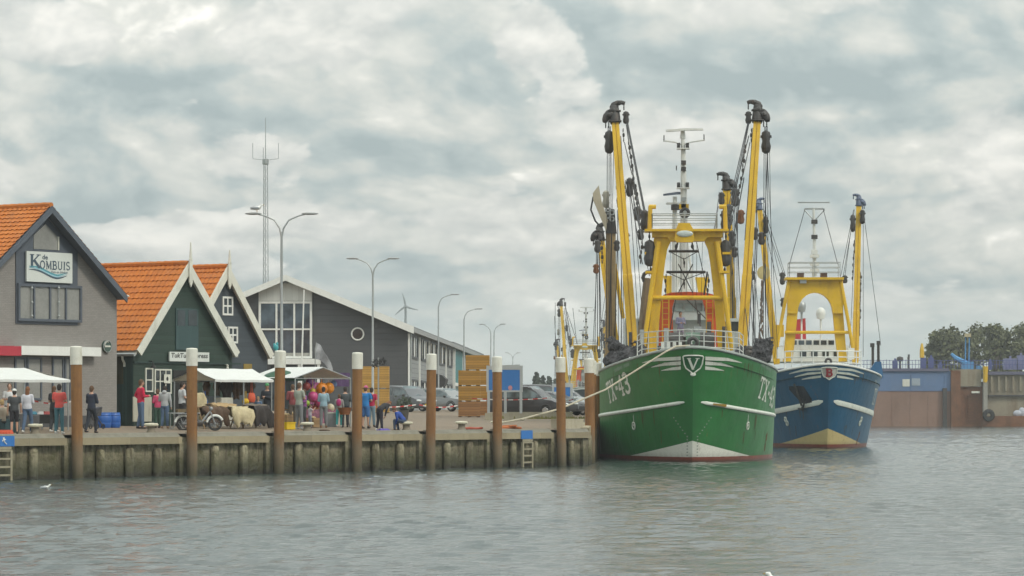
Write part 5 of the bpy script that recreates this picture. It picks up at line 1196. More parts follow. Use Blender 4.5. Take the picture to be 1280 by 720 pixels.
# ------------------------------------------------------------------ blue ship
BH=Hull(4.2,5.30,.72,fl=.6,Lw=14); DB_=202.3
Bs=Ship('fishing_trawler','dark blue beam trawler with cream V and letter B shield, moored behind the green ship',(1034-CX)/F*DB_,DB_,.018,BH); br_=Bs.root
BHM=hull_mat('blue_hull_paint',(.008,.088,.178),(.58,.47,.22),1.28,2.6,(.30,.045,.03),.27)
build_hull(br_,BH,BHM,CREAMW,DECK)
for sd in (-1,1):
    strake(br_,BH,sd,lambda l_:3.13-.85*(1-math.exp(-l_/6.0))/.8,.38,BH.arclen(2.4)[-1][0]-3,.05,STRW,.27)
    mb=MB()
    for (za,zb,le,ze) in ((5.10,4.95,3.3,4.72),(4.86,4.72,2.75,4.52),(4.62,4.48,2.05,4.36)):
        hull_poly(mb,BH,sd,((.52,za,zb),(le*.55,za-.06,zb-.06)),.02,8); hull_poly(mb,BH,sd,((le*.55,za-.06,zb-.06),(le,ze+.05,ze)),.0205,8)
    mb.build('bow_stripe',STRW,br_)
    c0=BH.l_of_b(2.35,1.7); mb=MB()
    for dz in (.12,-.12):
        ring=[BH.on(sd,c0+dz*.8+.15*math.cos(q),1.72+dz+.14*math.sin(q),.02) for q in [2*math.pi*k/12 for k in range(12)]]; mb.path(ring+[ring[0]],.06,4)
    mb.build('thruster_mark',STRW,br_)
    hull_letters(br_,BH,sd,'TX',.95,.13,BH.l_of_b(3.35,3.5),lambda l_:3.05-.05*(l_-3),LETW,1.25)
    mb=MB(); l0=BH.l_of_b(3.3,4.2); hull_poly(mb,BH,sd,((l0,4.42,4.18),(l0+.75,4.30,4.06)),.02,4); mb.build('worn_name',mat('worn_blue_white',(.26,.32,.36),.6),br_)
mb=MB(); l0=BH.l_of_b(2.2,.6); hull_poly(mb,BH,1,((l0,.55,.15),(l0+.18,.65,.2)),.016,3); hull_poly(mb,BH,1,((l0+.2,1.0,.45),(l0+.42,1.1,.8)),.0165,3); mb.build('rust_patch',RUS2,br_)
sh,at_=shield(BH,br_,4.72,.50,.40,STRW,mat('shield_pale',(.50,.50,.46),.5))
ps,wd=strokes('B',.44,.27,width=.40); mb=MB()
for i,p in enumerate(ps): mb.add([(u-.21,at_(0,0,.10).y-.05-.0008*(i%9)-.34*(4.56+v-4.72),4.56+v) for u,v in p],[(0,1,2,3)])
mb.build('lettering',mat('shield_red',(.30,.03,.04),.5),sh)
for sd in (-1,1): streaks(br_,BH,sd,70+sd,12,mat('rust_run_blue',(.09,.065,.04),.7,var=.5,scale=4))
# anchor on the left bow, over a flat dark patch painting the recess's shade
mb=MB(); c0=BH.l_of_b(1.7,3.3); _l=[BH.l_of_b(q_,3.5) for q_ in (1.0,1.45,1.75,2.25)]; hull_poly(mb,BH,-1,((_l[0],3.15,2.88),(_l[1],3.95,2.80)),.03,3); hull_poly(mb,BH,-1,((_l[1],3.95,2.80),(_l[2],3.98,3.05)),.03,3); hull_poly(mb,BH,-1,((_l[2],3.98,3.05),(_l[3],3.95,3.75)),.03,3); ap=mb.build('anchor_recess',mat('recess_shade',(.012,.02,.03),.8),br_)
mb=MB(); a=BH.on(-1,c0+.3,4.15,.15); b=BH.on(-1,c0-.35,2.75,.15); mb.path([a,b],.07,6); mb.path([BH.on(-1,c0-.0,2.6,.2),BH.on(-1,c0-.45,2.55,.22),BH.on(-1,c0-.75,3.1,.18)],[.04,.11,.03],6); mb.build('anchor',mat('dark_anchor',(.03,.035,.035),.6),ap,smooth=True)
m=MB(); m.bb((-2.6,2.6,4.5),(2.6,15,5.0)); m.build('raised_foredeck',CREAMW,br_)
ba=8
cxb=1018.5
legL=[(979,452),(981,430),(984,390),(984,357),(985,354),(1004,360),(1000,372),(997,388),(994,420),(990,452)]
Bs.slab('gantry_leg',legL,ba,.5,YEL); Bs.slab('gantry_leg',[(2*cxb-x+.6,y) for x,y in legL],ba,.5,YEL)
arch=[(984,357),(984,350),(1053,350),(1053,357)]+[(cxb+23*math.cos(R(q)),392-27*math.sin(R(q))) for q in range(0,181,15)]
Bs.slab('gantry_beam',[(984,392),(984,349),(1053,349),(1053,392)]+[(cxb+22*math.cos(R(q)),392-26*math.sin(R(q))) for q in range(0,181,15)],ba-.003,.75,YEL)
Bs.boxpx('gantry_platform',982,1055,346.5,349.5,ba-.8,ba+.8,YEL)
Bs.tube('cross_bar',[(981,415.5,ba-.4),(1064,415.5,ba-.4)],.11,YEL)
for s_ in (-1,1):
    fx=lambda x:cxb+s_*(x-cxb); Bs.tube('leg_strut',[(fx(1051),352,ba-.4),(fx(1060),400,ba-.5),(fx(1068),448,ba-.6)],[.13,.12,.11],YEL)
    Bs.tube('rear_leg',[(fx(1051),352,ba+.5),(fx(1052),446,ba+3.5)],.12,YEL)
for x,y in ((1001,344),(1030,344)): Bs.boxpx('deck_lamp',x-4,x+4,y-3,y+3,ba-.6,ba,mat('brown_fitting',(.10,.06,.045),.6))
Bs.boxpx('floodlight',1000,1008,349,354,ba-.7,ba-.45,GREYM)
a=Bs.L(986,346.5,ba); b=Bs.L(1049,346.5,ba)
Bs.railing([(a.x,ba-.7,a.z),((a.x+b.x)/2,ba-.7,a.z),(b.x,ba-.7,a.z),(b.x,ba+.8,a.z),((a.x+b.x)/2,ba+.8,a.z),(a.x,ba+.8,a.z),(a.x,ba-.7,a.z)],.95,3,.022,GREYM,name='gantry_railing')
mst=Bs.tube('radar_mast',[(1018,346,12),(1018,300,12),(1017,260,12)],[.16,.11,.08],CREAMW,7)
Bs.tube('radar_scanner',[(997,253,12),(1037,253,12)],.05,GREYM,5,mst)
for q in ((1005,262),(1031,262)): Bs.tube('mast_brace',[(1018,276,12),(q[0],q[1],12)],.04,GREYM,5,mst)
m=MB(); pc=Bs.L(1018,261,12); m.torus(pc,.66,.035,'z',18,5); m.build('mast_ring',GREYM,mst)
for y in (277,296,315): Bs.boxpx('navigation_lamp',1014.5,1022,y-2.5,y+2.5,11.8,12.2,DARK if y<300 else CREAMW,mst)
for y in (320,330,338): Bs.boxpx('mast_fitting',1013,1024,y-2,y+2,11.7,12.2,CREAMW,mst)
for x in (1003,1032): Bs.cable((1018+(x-1018)*.8,262,12),(987 if x<1018 else 1047,330,10),r=.023)
# domes, funnel, wheelhouse
for x,y,w_ in ((1026,393,.33),(1002,384,.30)):
    p=Bs.L(x,y,16); m=MB(); m.lathe((p.x,p.y,p.z),[(.05,-1.2),(.08,-.35),(w_*.8,-.3),(w_,0),(w_*.9,.28),(w_*.4,.45),(.01,.48)],12); m.build('satellite_dome',CREAMW if x>1010 else GREYM,br_,smooth=True); Bs.tube('dome_post',[(x,y+8,16),(x,438,16)],.06,CREAMW,6)
Bs.slab('funnel',[(991,430),(993,400),(1006,398),(1007,430)],17,1.2,mat('red_funnel',(.42,.035,.04),.5)); Bs.boxpx('yellow_boom_rest',967,980,406,421,13,13.6,YEL)
Bs.boxpx('wheelhouse',957,1062,432,452,14,22,CREAMW); Bs.boxpx('bridge',985,1046,424,433,16,21,CREAMW)
for k in range(6): Bs.boxpx('bridge_window',989+k*9.3,996+k*9.3,425.5,431,15.94,15.997,GL)
for k in range(4): Bs.boxpx('cabin_window',1000+k*14,1008+k*14,438,446,13.94,13.997,GL)
pts=[]
for i in range(9):
    q=R(200+140*i/8); pts.append(Vector((2.6*math.cos(q),4.6+3.4*math.sin(q),5.05)))
Bs.railing(pts,1.15,3,.035,name='bow_railing')
p=Bs.L(1034,452,-.9); m=MB(); m.torus((0,p.y,p.z),.17,.08,'y',14,7); m.bb((-.5,p.y,p.z-.3),(.5,p.y+.2,p.z-.1)); m.build('roller_fairlead',DARK,br_,smooth=True)
HB=mat('blue_grey_head',(.10,.13,.20),.5,var=.3,dirt=.5,dirtc=(.08,.05,.04))
Bs.derrick((1069,455,10),(1073.5,257,12),.21,.17,YEL,HB,-1,.72); Bs.derrick((971,455,10),(949.5,262,12),.21,.17,YEL,HB,1,.72)
for x0,y0,x1,y1 in ((1067,262,1050,350),(1068,262,1053,352),(1070,268,1062,440),(1079,262,1079,446),(1080,270,1101,432),(1066,270,1056,346),(955,262,975,345),(957,266,982,345),(953,266,984,356),(946,262,944,440),(948,275,941,440),(951,280,963,440),(957,290,981,392),(944,300,940,444)):
    Bs.cable((x0,y0,12),(x1,y1,12),r=.022)
for x,y0,y1 in ((1078,262,280),(1066,268,290),(957,270,292),(944,284,300),(978,340,356),(979,372,384),(1056,344,354)): Bs.block(x,y0,y1,11.5,.19)
Bs.chain((1068,300,11.8),(1066,350,11.8),.05); Bs.chain((1076,340,11.8),(1074,420,11.8),.06)
p=Bs.L(954.5,341,9.5); m=MB(); m.rings([[p+Vector((.43*math.cos(q),dy,.46*math.sin(q))) for q in [2*math.pi*k/20 for k in range(20)]] for dy in (-.12,.12)]); m.build('round_disc',mat('worn_yellow_disc',(.50,.42,.20),.6,var=.2,dirt=.6,dirtc=(.45,.30,.05)),br_)
# rusty chain bridle hanging before the blue ship's left boom
CH=thing('chain_bridle','long rusty chain bridle hanging under the round yellow disc of the blue ship\'s left boom','chain',Bs.M@Bs.L(951.5,430,8)); m=MB(); a=P(953,352,DB_+8); b=P(951,428,DB_+8); o_=CH.location; rr=random.Random(9); n=34
for i in range(n): c=a+(b-a)*(i/n)-o_; wd_=.05+.09*(i/n); [m.ell(c+Vector((rr.uniform(-wd_,wd_),rr.uniform(-.1,.1),0)),(.05,.04,.12),6,4) for _ in range(2)]
m.build('links',mat('rusty_chain',(.12,.075,.05),.8,var=.5),CH)
heap('fishing_net','dark net bundle hanging low under the rusty chain between both ships',Bs,[(949,438,.5),(946,446,.55),(950,430,.35),(943,450,.5)],7,23)
for x,y in ((976,440),(1064,441)): Bs.boxpx('winch_box',x-4,x+4,y-6,y+8,5,6,CREAMW)
Bs.slab('bulwark_horn',[(1082,470),(1094,452),(1101,452),(1104,473)],9,.5,mat('horn_blue',(.03,.12,.26),.5))
for x,yt in ((1091,429),(1098,426)): Bs.tube('deck_post',[(x,458,11),(x,yt,11)],.09,DARK,6); Bs.boxpx('post_lamp',x-3 if x<1095 else x-2,x+2,yt,yt+5,10.8,11.1,DARK)
# ------------------------------------------------------------------ third ship, far behind the quay: same rig on a plain dark hull
for o in list(gr.children):
    pass
G3=gr.copy(); COL.objects.link(G3); G3.location=((730-CX)/F*464,455,0); G3['label']='yellow rigged third trawler far behind the quay, seen between rusty piles'
SKIP={'hull','hull_character','lettering','worn_name','bow_stripe','thruster_mark','draught_mark','rust_streak','waterline_weld','scuff_mark','rust_patch','bow_shield','rubbing_strake','chain','ladder','navigation_lamp','mast_fitting','whip_aerial','bollard_pair','roller_fairlead','pale_grating','lattice_bar','net_ledge'}
for ch in list(gr.children): 
    if ch.name.split('.')[0] not in SKIP: copy_tree(ch,G3)
H3=Hull(4.3,5.2,.8); build_hull(G3,H3,hull_mat('dark_far_hull',(.03,.05,.06),(.3,.3,.28),.8,2.4,(.2,.05,.03),.2),CREAMW,DECK)
for o in [c for c in G3.children if c.name.startswith(('cap_rail','deck.'))][:0]: pass
def c3(x,y,x2,y2,r=.05):
    I=G3.matrix_basis.inverted() if False else Matrix.Translation(G3.location)@Matrix.Rotation(gr.rotation_euler.z,4,'Z'); I=I.inverted(); m=MB(); m.path([I@P(x,y,470),I@P(x2,y2,470)],r,4); m.build('rigging_cable',CABLE,G3)
for q in ((694,378,694,470),(700,376,708,425),(705,385,711,430),(709,390,722,430),(693,395,697,470),(757,365,748,430),(759,375,750,430),(716,385,721,430),(705,400,706,470)): c3(*q)
# ================================================================== people
SKIN=mat('skin',(.46,.27,.19),.55,var=.08); 
def cloth(n,c,r=.85): return mat(n,c,r,var=.18,scale=3)
HAIRD=cloth('dark_hair',(.03,.022,.018)); HAIRB=cloth('brown_hair',(.10,.055,.03)); HAIRA=cloth('auburn_hair',(.18,.075,.03)); HAIRF=cloth('fair_hair',(.32,.22,.10))
SHOEW=cloth('white_shoe',(.6,.6,.58)); SHOED=cloth('dark_shoe',(.04,.035,.035)); JEANS=cloth('blue_denim',(.075,.12,.20)); JEANT=cloth('teal_denim',(.06,.155,.19))
def limb(mb,p0,p1,r0,r1,n=10):
    p0=Vector(p0);p1=Vector(p1); d=p1-p0; L=d.length; d.normalize() 
    pts=[p0-d*r0*.9,p0-d*r0*.5,p0]+[p0+(p1-p0)*f for f in (.3,.7)]+[p1,p1+d*r1*.5,p1+d*r1*.9]
    rs=[r0*.3,r0*.8,r0,r0+(r1-r0)*.25,r0+(r1-r0)*.75,r1,r1*.8,r1*.3]; mb.path(pts,rs,n)
def remesh(mb,name,m,parent,vox):
    tmp=mb.build('remesh_source',m); md=tmp.modifiers.new('r','REMESH'); md.mode='VOXEL'; md.voxel_size=vox; md.use_smooth_shade=True
    sm=tmp.modifiers.new('s','SMOOTH'); sm.factor=.5; sm.iterations=3
    dg=bpy.context.evaluated_depsgraph_get(); me=bpy.data.meshes.new_from_object(tmp.evaluated_get(dg)); old=tmp.data; bpy.data.objects.remove(tmp); bpy.data.meshes.remove(old)
    me.name=name; me.materials.clear(); me.materials.append(m); o=bpy.data.objects.new(name,me); COL.objects.link(o); o.parent=parent; return o
def joints(pose,lean=0,female=False,arms=('down','down'),twist=0):
    J={}
    if pose=='sit': hip=.46
    elif pose=='crouch': hip=.42
    else: hip=.93
    sw=.165 if female else .19
    J['pel']=Vector((0,0,hip+.03)); up=Matrix.Rotation(-lean,3,'X')
    def T(v): return J['pel']+up@Vector(v)
    J['waist']=T((0,0,.17)); J['chest']=T((0,.0,.36)); J['neck']=T((0,-.005,.56)); J['headb']=T((0,.01,.62)); J['head']=T((0,.025,.70)) 
    for s,k in ((-1,0),(1,1)):
        J['sh',s]=T((s*sw,0,.475)); a=arms[k]
        if a=='down': e=(s*(sw+.06),-.03,.20); w=(s*(sw+.07),.05,-.05)
        elif a=='front': e=(s*(sw+.05),.02,.21); w=(s*(sw-.07),.24,.22)
        elif a=='fold': e=(s*(sw+.06),.05,.20); w=(-s*.03,.22,.26)
        elif a=='hip': e=(s*(sw+.20),-.05,.24); w=(s*(sw+.01),.06,.09)
        elif a=='behind': e=(s*(sw+.10),-.13,.23); w=(s*.04,-.19,.06)
        elif a=='up': e=(s*(sw+.08),.12,.36); w=(s*(sw-.02),.30,.52)
        elif a=='low': e=(s*(sw+.02),.14,.22); w=(s*(sw-.08),.38,.14)
        else: e=(s*(sw+.06),-.03,.20); w=(s*(sw+.07),.05,-.05)
        J['el',s]=T(e); J['wr',s]=T(w); d=(J['wr',s]-J['el',s]).normalized(); J['ha',s]=J['wr',s]+d*.09
        J['hp',s]=J['pel']+Vector((s*.09,0,-.04))
        if pose=='walk': J['kn',s]=Vector((s*.09,.13*s+.04,.49)); J['an',s]=Vector((s*.09,.20*s-.06,.09+(.03 if s<0 else 0)))
        elif pose=='sit': J['kn',s]=Vector((s*.13,.43,.50)); J['an',s]=Vector((s*.12,.42 if s<0 else .34,.08))
        elif pose=='crouch': J['kn',s]=Vector((s*.15,.38,.48)); J['an',s]=Vector((s*.12,.10,.08))
        else: J['kn',s]=Vector((s*.10,.015,.49)); J['an',s]=Vector((s*.11,-.015+.05*s,.08))
    return J
NPEO=[0]
def person(loc,rz,h,label,top,bottom,hair=HAIRD,shoes=SHOED,pose='stand',arms=('down','down'),lean=0,female=False,sleeves='short',shorts=False,long_hair=False,cap=None,hood=False,skirt=None,group=None,bag=None,loc_z=None,topm_long=False):
    k=h/1.76; o=thing('person',label,'person',loc,rz,group); o.scale=(k,k,k); J=joints(pose,lean,female,arms)
    b=MB()                                                     # ---- body
    def ring(c,rx,ry,M=None,n=14): return [c+Vector((rx*math.cos(2*math.pi*i/n),0,0))+Matrix.Rotation(-lean if c is not J['pel'] else -lean*.4,3,'X')@Vector((0,ry*math.sin(2*math.pi*i/n),0)) for i in range(n)]
    up=Matrix.Rotation(-lean,3,'X'); hw=.155 if female else .15; cw=.15 if female else .175
    def torso(mb,g_=0,lo=-.1,hi=.55):
        prof=[(-.10,hw*.7,.09),(-.04,hw,.11),(.06,hw*.97,.112),(.18,hw*.82 if female else hw*.92,.10),(.30,cw*.95,.118),(.40,cw*1.03,.12),(.46,cw*.98,.10),(.51,cw*.72,.075),(.55,.07,.062)]
        rs=[]
        for z,rx,ry in prof:
            if z<lo or z>hi: continue
            M=up if z>.05 else Matrix.Rotation(-lean*.5,3,'X'); c=J['pel']+up@Vector((0,0,z)) if z>.05 else J['pel']+Vector((0,0,z))
            rs.append([c+M@Vector(((rx+g_)*math.cos(2*math.pi*i/14),(ry+g_)*math.sin(2*math.pi*i/14),0)) for i in range(14)])
        mb.rings(rs)
    torso(b); limb(b,J['neck']-up@Vector((0,0,.05)),J['headb'],.058,.052)
    b.ell(J['head'],(.076,.095,.118),12,9,up); b.ell(J['headb']+up@Vector((0,.055,.02)),(.048,.05,.045),10,6,up)
    b.ell(J['head']+up@Vector((0,.105,-.02)),(.014,.02,.024),6,5,up)
    for s in (-1,1):
        b.ell(J['head']+up@Vector((s*.078,-.005,-.01)),(.012,.02,.032),6,5,up)
        limb(b,J['sh',s],J['el',s],.052,.040); limb(b,J['el',s],J['wr',s],.040,.029); limb(b,J['sh',s]*.55+(J['neck']-up@Vector((0,0,.12)))*.45,J['sh',s],.065,.056)
        limb(b,J['hp',s],J['kn',s],.082,.056); limb(b,J['kn',s],J['an',s],.056,.038)
        limb(b,J['an',s],J['an',s]+Vector((0,.15,-.045)),.036,.028)
        d=(J['ha',s]-J['wr',s]).normalized(); sd=Vector((0,1,0)) if abs(d.y)<.8 else Vector((0,0,1)); sd=(sd-d*sd.dot(d)).normalized(); pn=d.cross(sd)
        limb(b,J['wr',s],J['ha',s]-d*.015,.024,.026)
        b.ell(J['wr',s]+d*.055,(.028,.034,.045),8,6)
        for f in range(4):
            q=J['ha',s]+sd*(.028-.019*f); L_=(.062,.074,.068,.052)[f]; cu=pn*(-s)*.02; b.path([q-d*.02,q+d*L_*.5+cu*.4,q+d*L_+cu],[.0105,.010,.0085],6)
        q=J['wr',s]+d*.03+sd*.028; b.path([q,q+sd*.03+d*.03,q+sd*.038+d*.06],[.013,.012,.009],6)
    NPEO[0]+=1; remesh(b,'body',SKIN,o,.0115)
    t_=MB(); torso(t_,.018,-.05 if not topm_long else -.1,.53)         # ---- top
    for s in (-1,1):
        limb(t_,J['sh',s]*.55+(J['neck']-up@Vector((0,0,.12)))*.45,J['sh',s],.076,.070)
        if sleeves=='long': limb(t_,J['sh',s],J['el',s],.068,.056); limb(t_,J['el',s],J['wr',s],.056,.043)
        elif sleeves=='short': limb(t_,J['sh',s],J['sh',s]*.35+J['el',s]*.65,.068,.062)
    if hood: t_.ell(J['neck']+up@Vector((0,-.07,-.0)),(.105,.075,.085),10,7,up)
    remesh(t_,'top',top,o,.017)
    l_=MB()                                                    # ---- trousers
    l_.rings([[J['pel']+Vector((0,0,z))+Vector(((hw*f+.014)*math.cos(2*math.pi*i/14),(.115*f+.012)*math.sin(2*math.pi*i/14),0)) for i in range(14)] for z,f in ((-.10,.85),(-.04,1.0),(.05,.98))])
    for s in (-1,1):
        if shorts: limb(l_,J['hp',s],J['hp',s]*.12+J['kn',s]*.88,.102,.088)
        else: limb(l_,J['hp',s],J['kn',s],.098,.074); limb(l_,J['kn',s],J['an',s]+Vector((0,0,.03)),.074,.060)
    remesh(l_,'trousers' if not shorts else 'shorts',bottom,o,.017)
    for s in (-1,1): q=MB(); a=J['an',s]; q.ell(a+Vector((0,.055,-.043)),(.047,.135,.038),10,6); q.ell(a+Vector((0,-.02,-.02)),(.044,.055,.06),8,6); q.build('shoe',shoes,o,smooth=True)
    hmb=MB(); hmb.ell(J['head']+up@Vector((0,-.018,.022)),(.088,.098,.112),12,9,up)
    if long_hair: hmb.ell(J['head']+up@Vector((0,-.065,-.11)),(.085,.05,.17),10,8,up); hmb.ell(J['head']+up@Vector((0,-.085,-.24)),(.075,.04,.13),10,8,up)
    else: hmb.ell(J['head']+up@Vector((0,-.05,-.04)),(.076,.06,.07),10,7,up)
    hmb.build('hair',hair,o,smooth=True)
    if cap: c=MB(); c.ell(J['head']+up@Vector((0,-.005,.06)),(.094,.108,.085),12,8,up); c.ell(J['head']+up@Vector((0,.11,.035)),(.07,.075,.012),10,5,up); c.build('cap',cap,o,smooth=True)
    for s in (-1,1): e=MB(); e.ell(J['head']+up@Vector((s*.03,.088,.008)),(.011,.008,.007),6,4,up); e.build('eye',BLACK,o)
    if bag is not None: q=MB(); q.ell(J['chest']+up@Vector((0,-.20,.0)),(.14,.09,.20),10,8,up); q.build('backpack_cloth',bag,o,smooth=True)
    return o
def hh(x,w,y0): l=XW(x,w); return (EYE+(HY-y0)/F*l.y)-l.z
def stand(x,w,ytop,rz,label,*a,**k): return person(XW(x,w),R(rz),hh(x,w,ytop)/1.0,label,*a,**k)
c=cloth
stand(18,.75,487,10,'teenager in dark grey tee, black shorts and white cap seen from behind near left edge',c('charcoal_tee',(.05,.055,.06)),c('black_shorts',(.02,.02,.025)),HAIRD,SHOED,shorts=True,cap=c('white_cap',(.62,.62,.60)),arms=('down','down'))
stand(34.5,.95,484,-12,'woman with long auburn hair, white blouse and blue jeans under the white market tent',c('white_blouse',(.55,.55,.60)),JEANS,HAIRA,SHOEW,female=True,long_hair=True,sleeves='long',pose='walk',arms=('down','front'))
stand(12,2.4,480,185,'man in white shirt standing behind the tent tables at the far left',c('white_shirt',(.60,.61,.62)),c('dark_trousers',(.04,.045,.05)),HAIRB,arms=('front','front'))
stand(74,.65,481,-12,'man in coral red shirt and teal jeans left of the first rusty pile',c('coral_shirt',(.68,.10,.085)),JEANT,HAIRD,SHOEW,arms=('front','front'))
stand(67.5,1.7,483,-20,'brown haired woman in black half hidden behind the coral red shirt',c('black_top',(.025,.025,.03)),c('dark_trousers',(.04,.045,.05)),HAIRB,SHOEW,female=True,long_hair=True,arms=('front','front'))
stand(114.5,.8,483,-25,'woman in dark navy clothes walking right of the first rusty pile',c('navy_top',(.022,.028,.05)),c('navy_trousers',(.02,.024,.035)),HAIRB,SHOED,female=True,arms=('fold','fold'),pose='walk',sleeves='long')
person(XW(2.5,1.5)+Vector((0,0,.0)),R(30),1.62,'seated person in dark clothes at the left edge of the picture',c('beige_top',(.30,.26,.2)),c('dark_trousers',(.04,.045,.05)),HAIRF,SHOED,pose='sit',arms=('front','front'),sleeves='long')
stand(176,2.9,475,-62,'man in bright red jacket and blue jeans facing the pub window',c('red_jacket',(.50,.012,.055)),JEANS,HAIRB,SHOED,arms=('hip','front'),sleeves='long')
stand(206,3.1,483,-8,'person in grey hoodie and blue jeans seen from behind at the pub window',c('grey_hoodie',(.36,.37,.38)),JEANS,HAIRD,c('tan_shoe',(.35,.22,.14)),arms=('front','down'),sleeves='long',hood=True)
stand(197,4.2,487,30,'person in pink top mostly hidden behind the grey hoodie',c('pink_top',(.45,.05,.12)),c('green_skirt',(.03,.07,.05)),HAIRB,female=True,arms=('front','front'),sleeves='long')
stand(227.5,3.6,478,-60,'man in pale grey tee at the stall entrance left of the pub-sign pile',c('pale_grey_tee',(.50,.52,.53)),c('black_apron',(.02,.02,.022)),HAIRD,SHOED,arms=('front','front'))
stand(334,6.2,480,170,'stall keeper in dark jacket and green cap behind the sheepskins',c('dark_jacket',(.025,.03,.04)),c('dark_trousers',(.04,.045,.05)),HAIRB,SHOED,cap=c('green_cap',(.10,.32,.14)),arms=('fold','front'),sleeves='long')
stand(322.5,5.6,496,160,'fair haired child in blue top behind the sheepskin rack',c('child_blue_top',(.12,.20,.33)),JEANS,HAIRF,arms=('front','front'),sleeves='long')
stand(374,1.9,479,-42,'man in grey-green tee and grey trousers standing right of the third pile',c('sage_tee',(.30,.33,.28)),c('grey_trousers',(.16,.17,.18)),HAIRB,c('grey_shoe',(.3,.3,.3)),arms=('front','fold'))
stand(366,3.1,481,20,'man in dark red pullover half hidden behind the sage tee',c('dark_red_pullover',(.20,.045,.05)),c('brown_trousers',(.09,.075,.06)),HAIRB,sleeves='long',arms=('front','front'))
stand(404.5,2.6,484,0,'woman in light denim shirt and grey jeans seen from behind at the balloon stall',c('light_denim',(.24,.36,.43)),c('grey_trousers',(.16,.17,.18)),HAIRD,c('brown_shoe',(.2,.1,.05)),female=True,sleeves='long',arms=('front','front'))
stand(387.5,2.6,506,-60,'small child in pale patterned top beside the sage tee',c('pale_pattern',(.40,.38,.42)),c('child_grey',(.2,.21,.26)),HAIRB,arms=('front','up'))
stand(380,4.5,487,120,'shopper in purple top facing the viewer behind the small child',c('purple_top',(.22,.06,.22)),c('dark_trousers',(.04,.045,.05)),HAIRB,female=True,long_hair=True,arms=('front','front'),sleeves='long')
stand(431.5,2.8,484,10,'man in dark jacket beside the fourth pile at the balloon stall',c('slate_jacket',(.055,.065,.07)),c('navy_trousers',(.02,.024,.035)),HAIRD,sleeves='long',arms=('front','front'))
stand(424,2.9,493,-5,'girl in turquoise leggings with a magenta bag on her back',c('grey_child_top',(.25,.25,.24)),c('turquoise_leggings',(.05,.36,.36)),HAIRB,SHOEW,female=True,pose='walk',bag=c('magenta_bag',(.35,.03,.14)),sleeves='long',arms=('front','down'))
stand(457,2.0,483,-25,'person in bright blue shirt, blue shorts and pink cap right of the fourth pile',c('azure_shirt',(.02,.18,.46)),c('mid_blue_shorts',(.04,.13,.33)),HAIRB,SHOED,shorts=True,cap=c('pink_cap',(.48,.10,.20)),arms=('front','fold'),sleeves='short')
stand(464.5,2.8,485,-15,'person in red top with navy backpack beside the pink cap',c('crimson_top',(.42,.02,.07)),c('pale_denim',(.16,.24,.30)),HAIRD,SHOED,bag=c('navy_backpack',(.03,.04,.12)),arms=('down','down'))
person(XW(474.5,.85),R(-40),1.62,'long haired girl in black bending forward beside the boy in blue',c('black_top',(.025,.025,.03)),c('black_leggings',(.02,.02,.03)),HAIRA,SHOEW,pose='stand',lean=1.15,female=True,long_hair=True,sleeves='long',arms=('low','low'))
bl_p=BOLSEAT.location
person(Vector((bl_p.x-.10,bl_p.y-.12,bl_p.z-.02)),R(68),1.58,'boy in royal blue jacket sitting on a bollard and leaning forward',c('royal_blue_jacket',(.02,.06,.28)),c('dark_blue_jeans',(.05,.075,.13)),HAIRB,SHOED,pose='sit',lean=.75,sleeves='long',arms=('low','low'))
# deckhand on the green ship
q=G.M@G.L(850.5,425,11); q.z=5.75
person(q,R(200),1.74,'deckhand in lavender-blue jacket standing inside the yellow gantry of the green ship',c('lavender_jacket',(.30,.31,.46)),c('mauve_trousers',(.27,.22,.31)),HAIRD,SHOED,arms=('front','front'),sleeves='long')
m=MB(); m.bb((-1.6,-1.0,-.70),(1.6,1.0,-.005)); m.build('hatch_cover',mat('dark_hatch',(.08,.075,.08),.7),G.root,G.L(850.5,425,11)*1.0).location.z=5.75
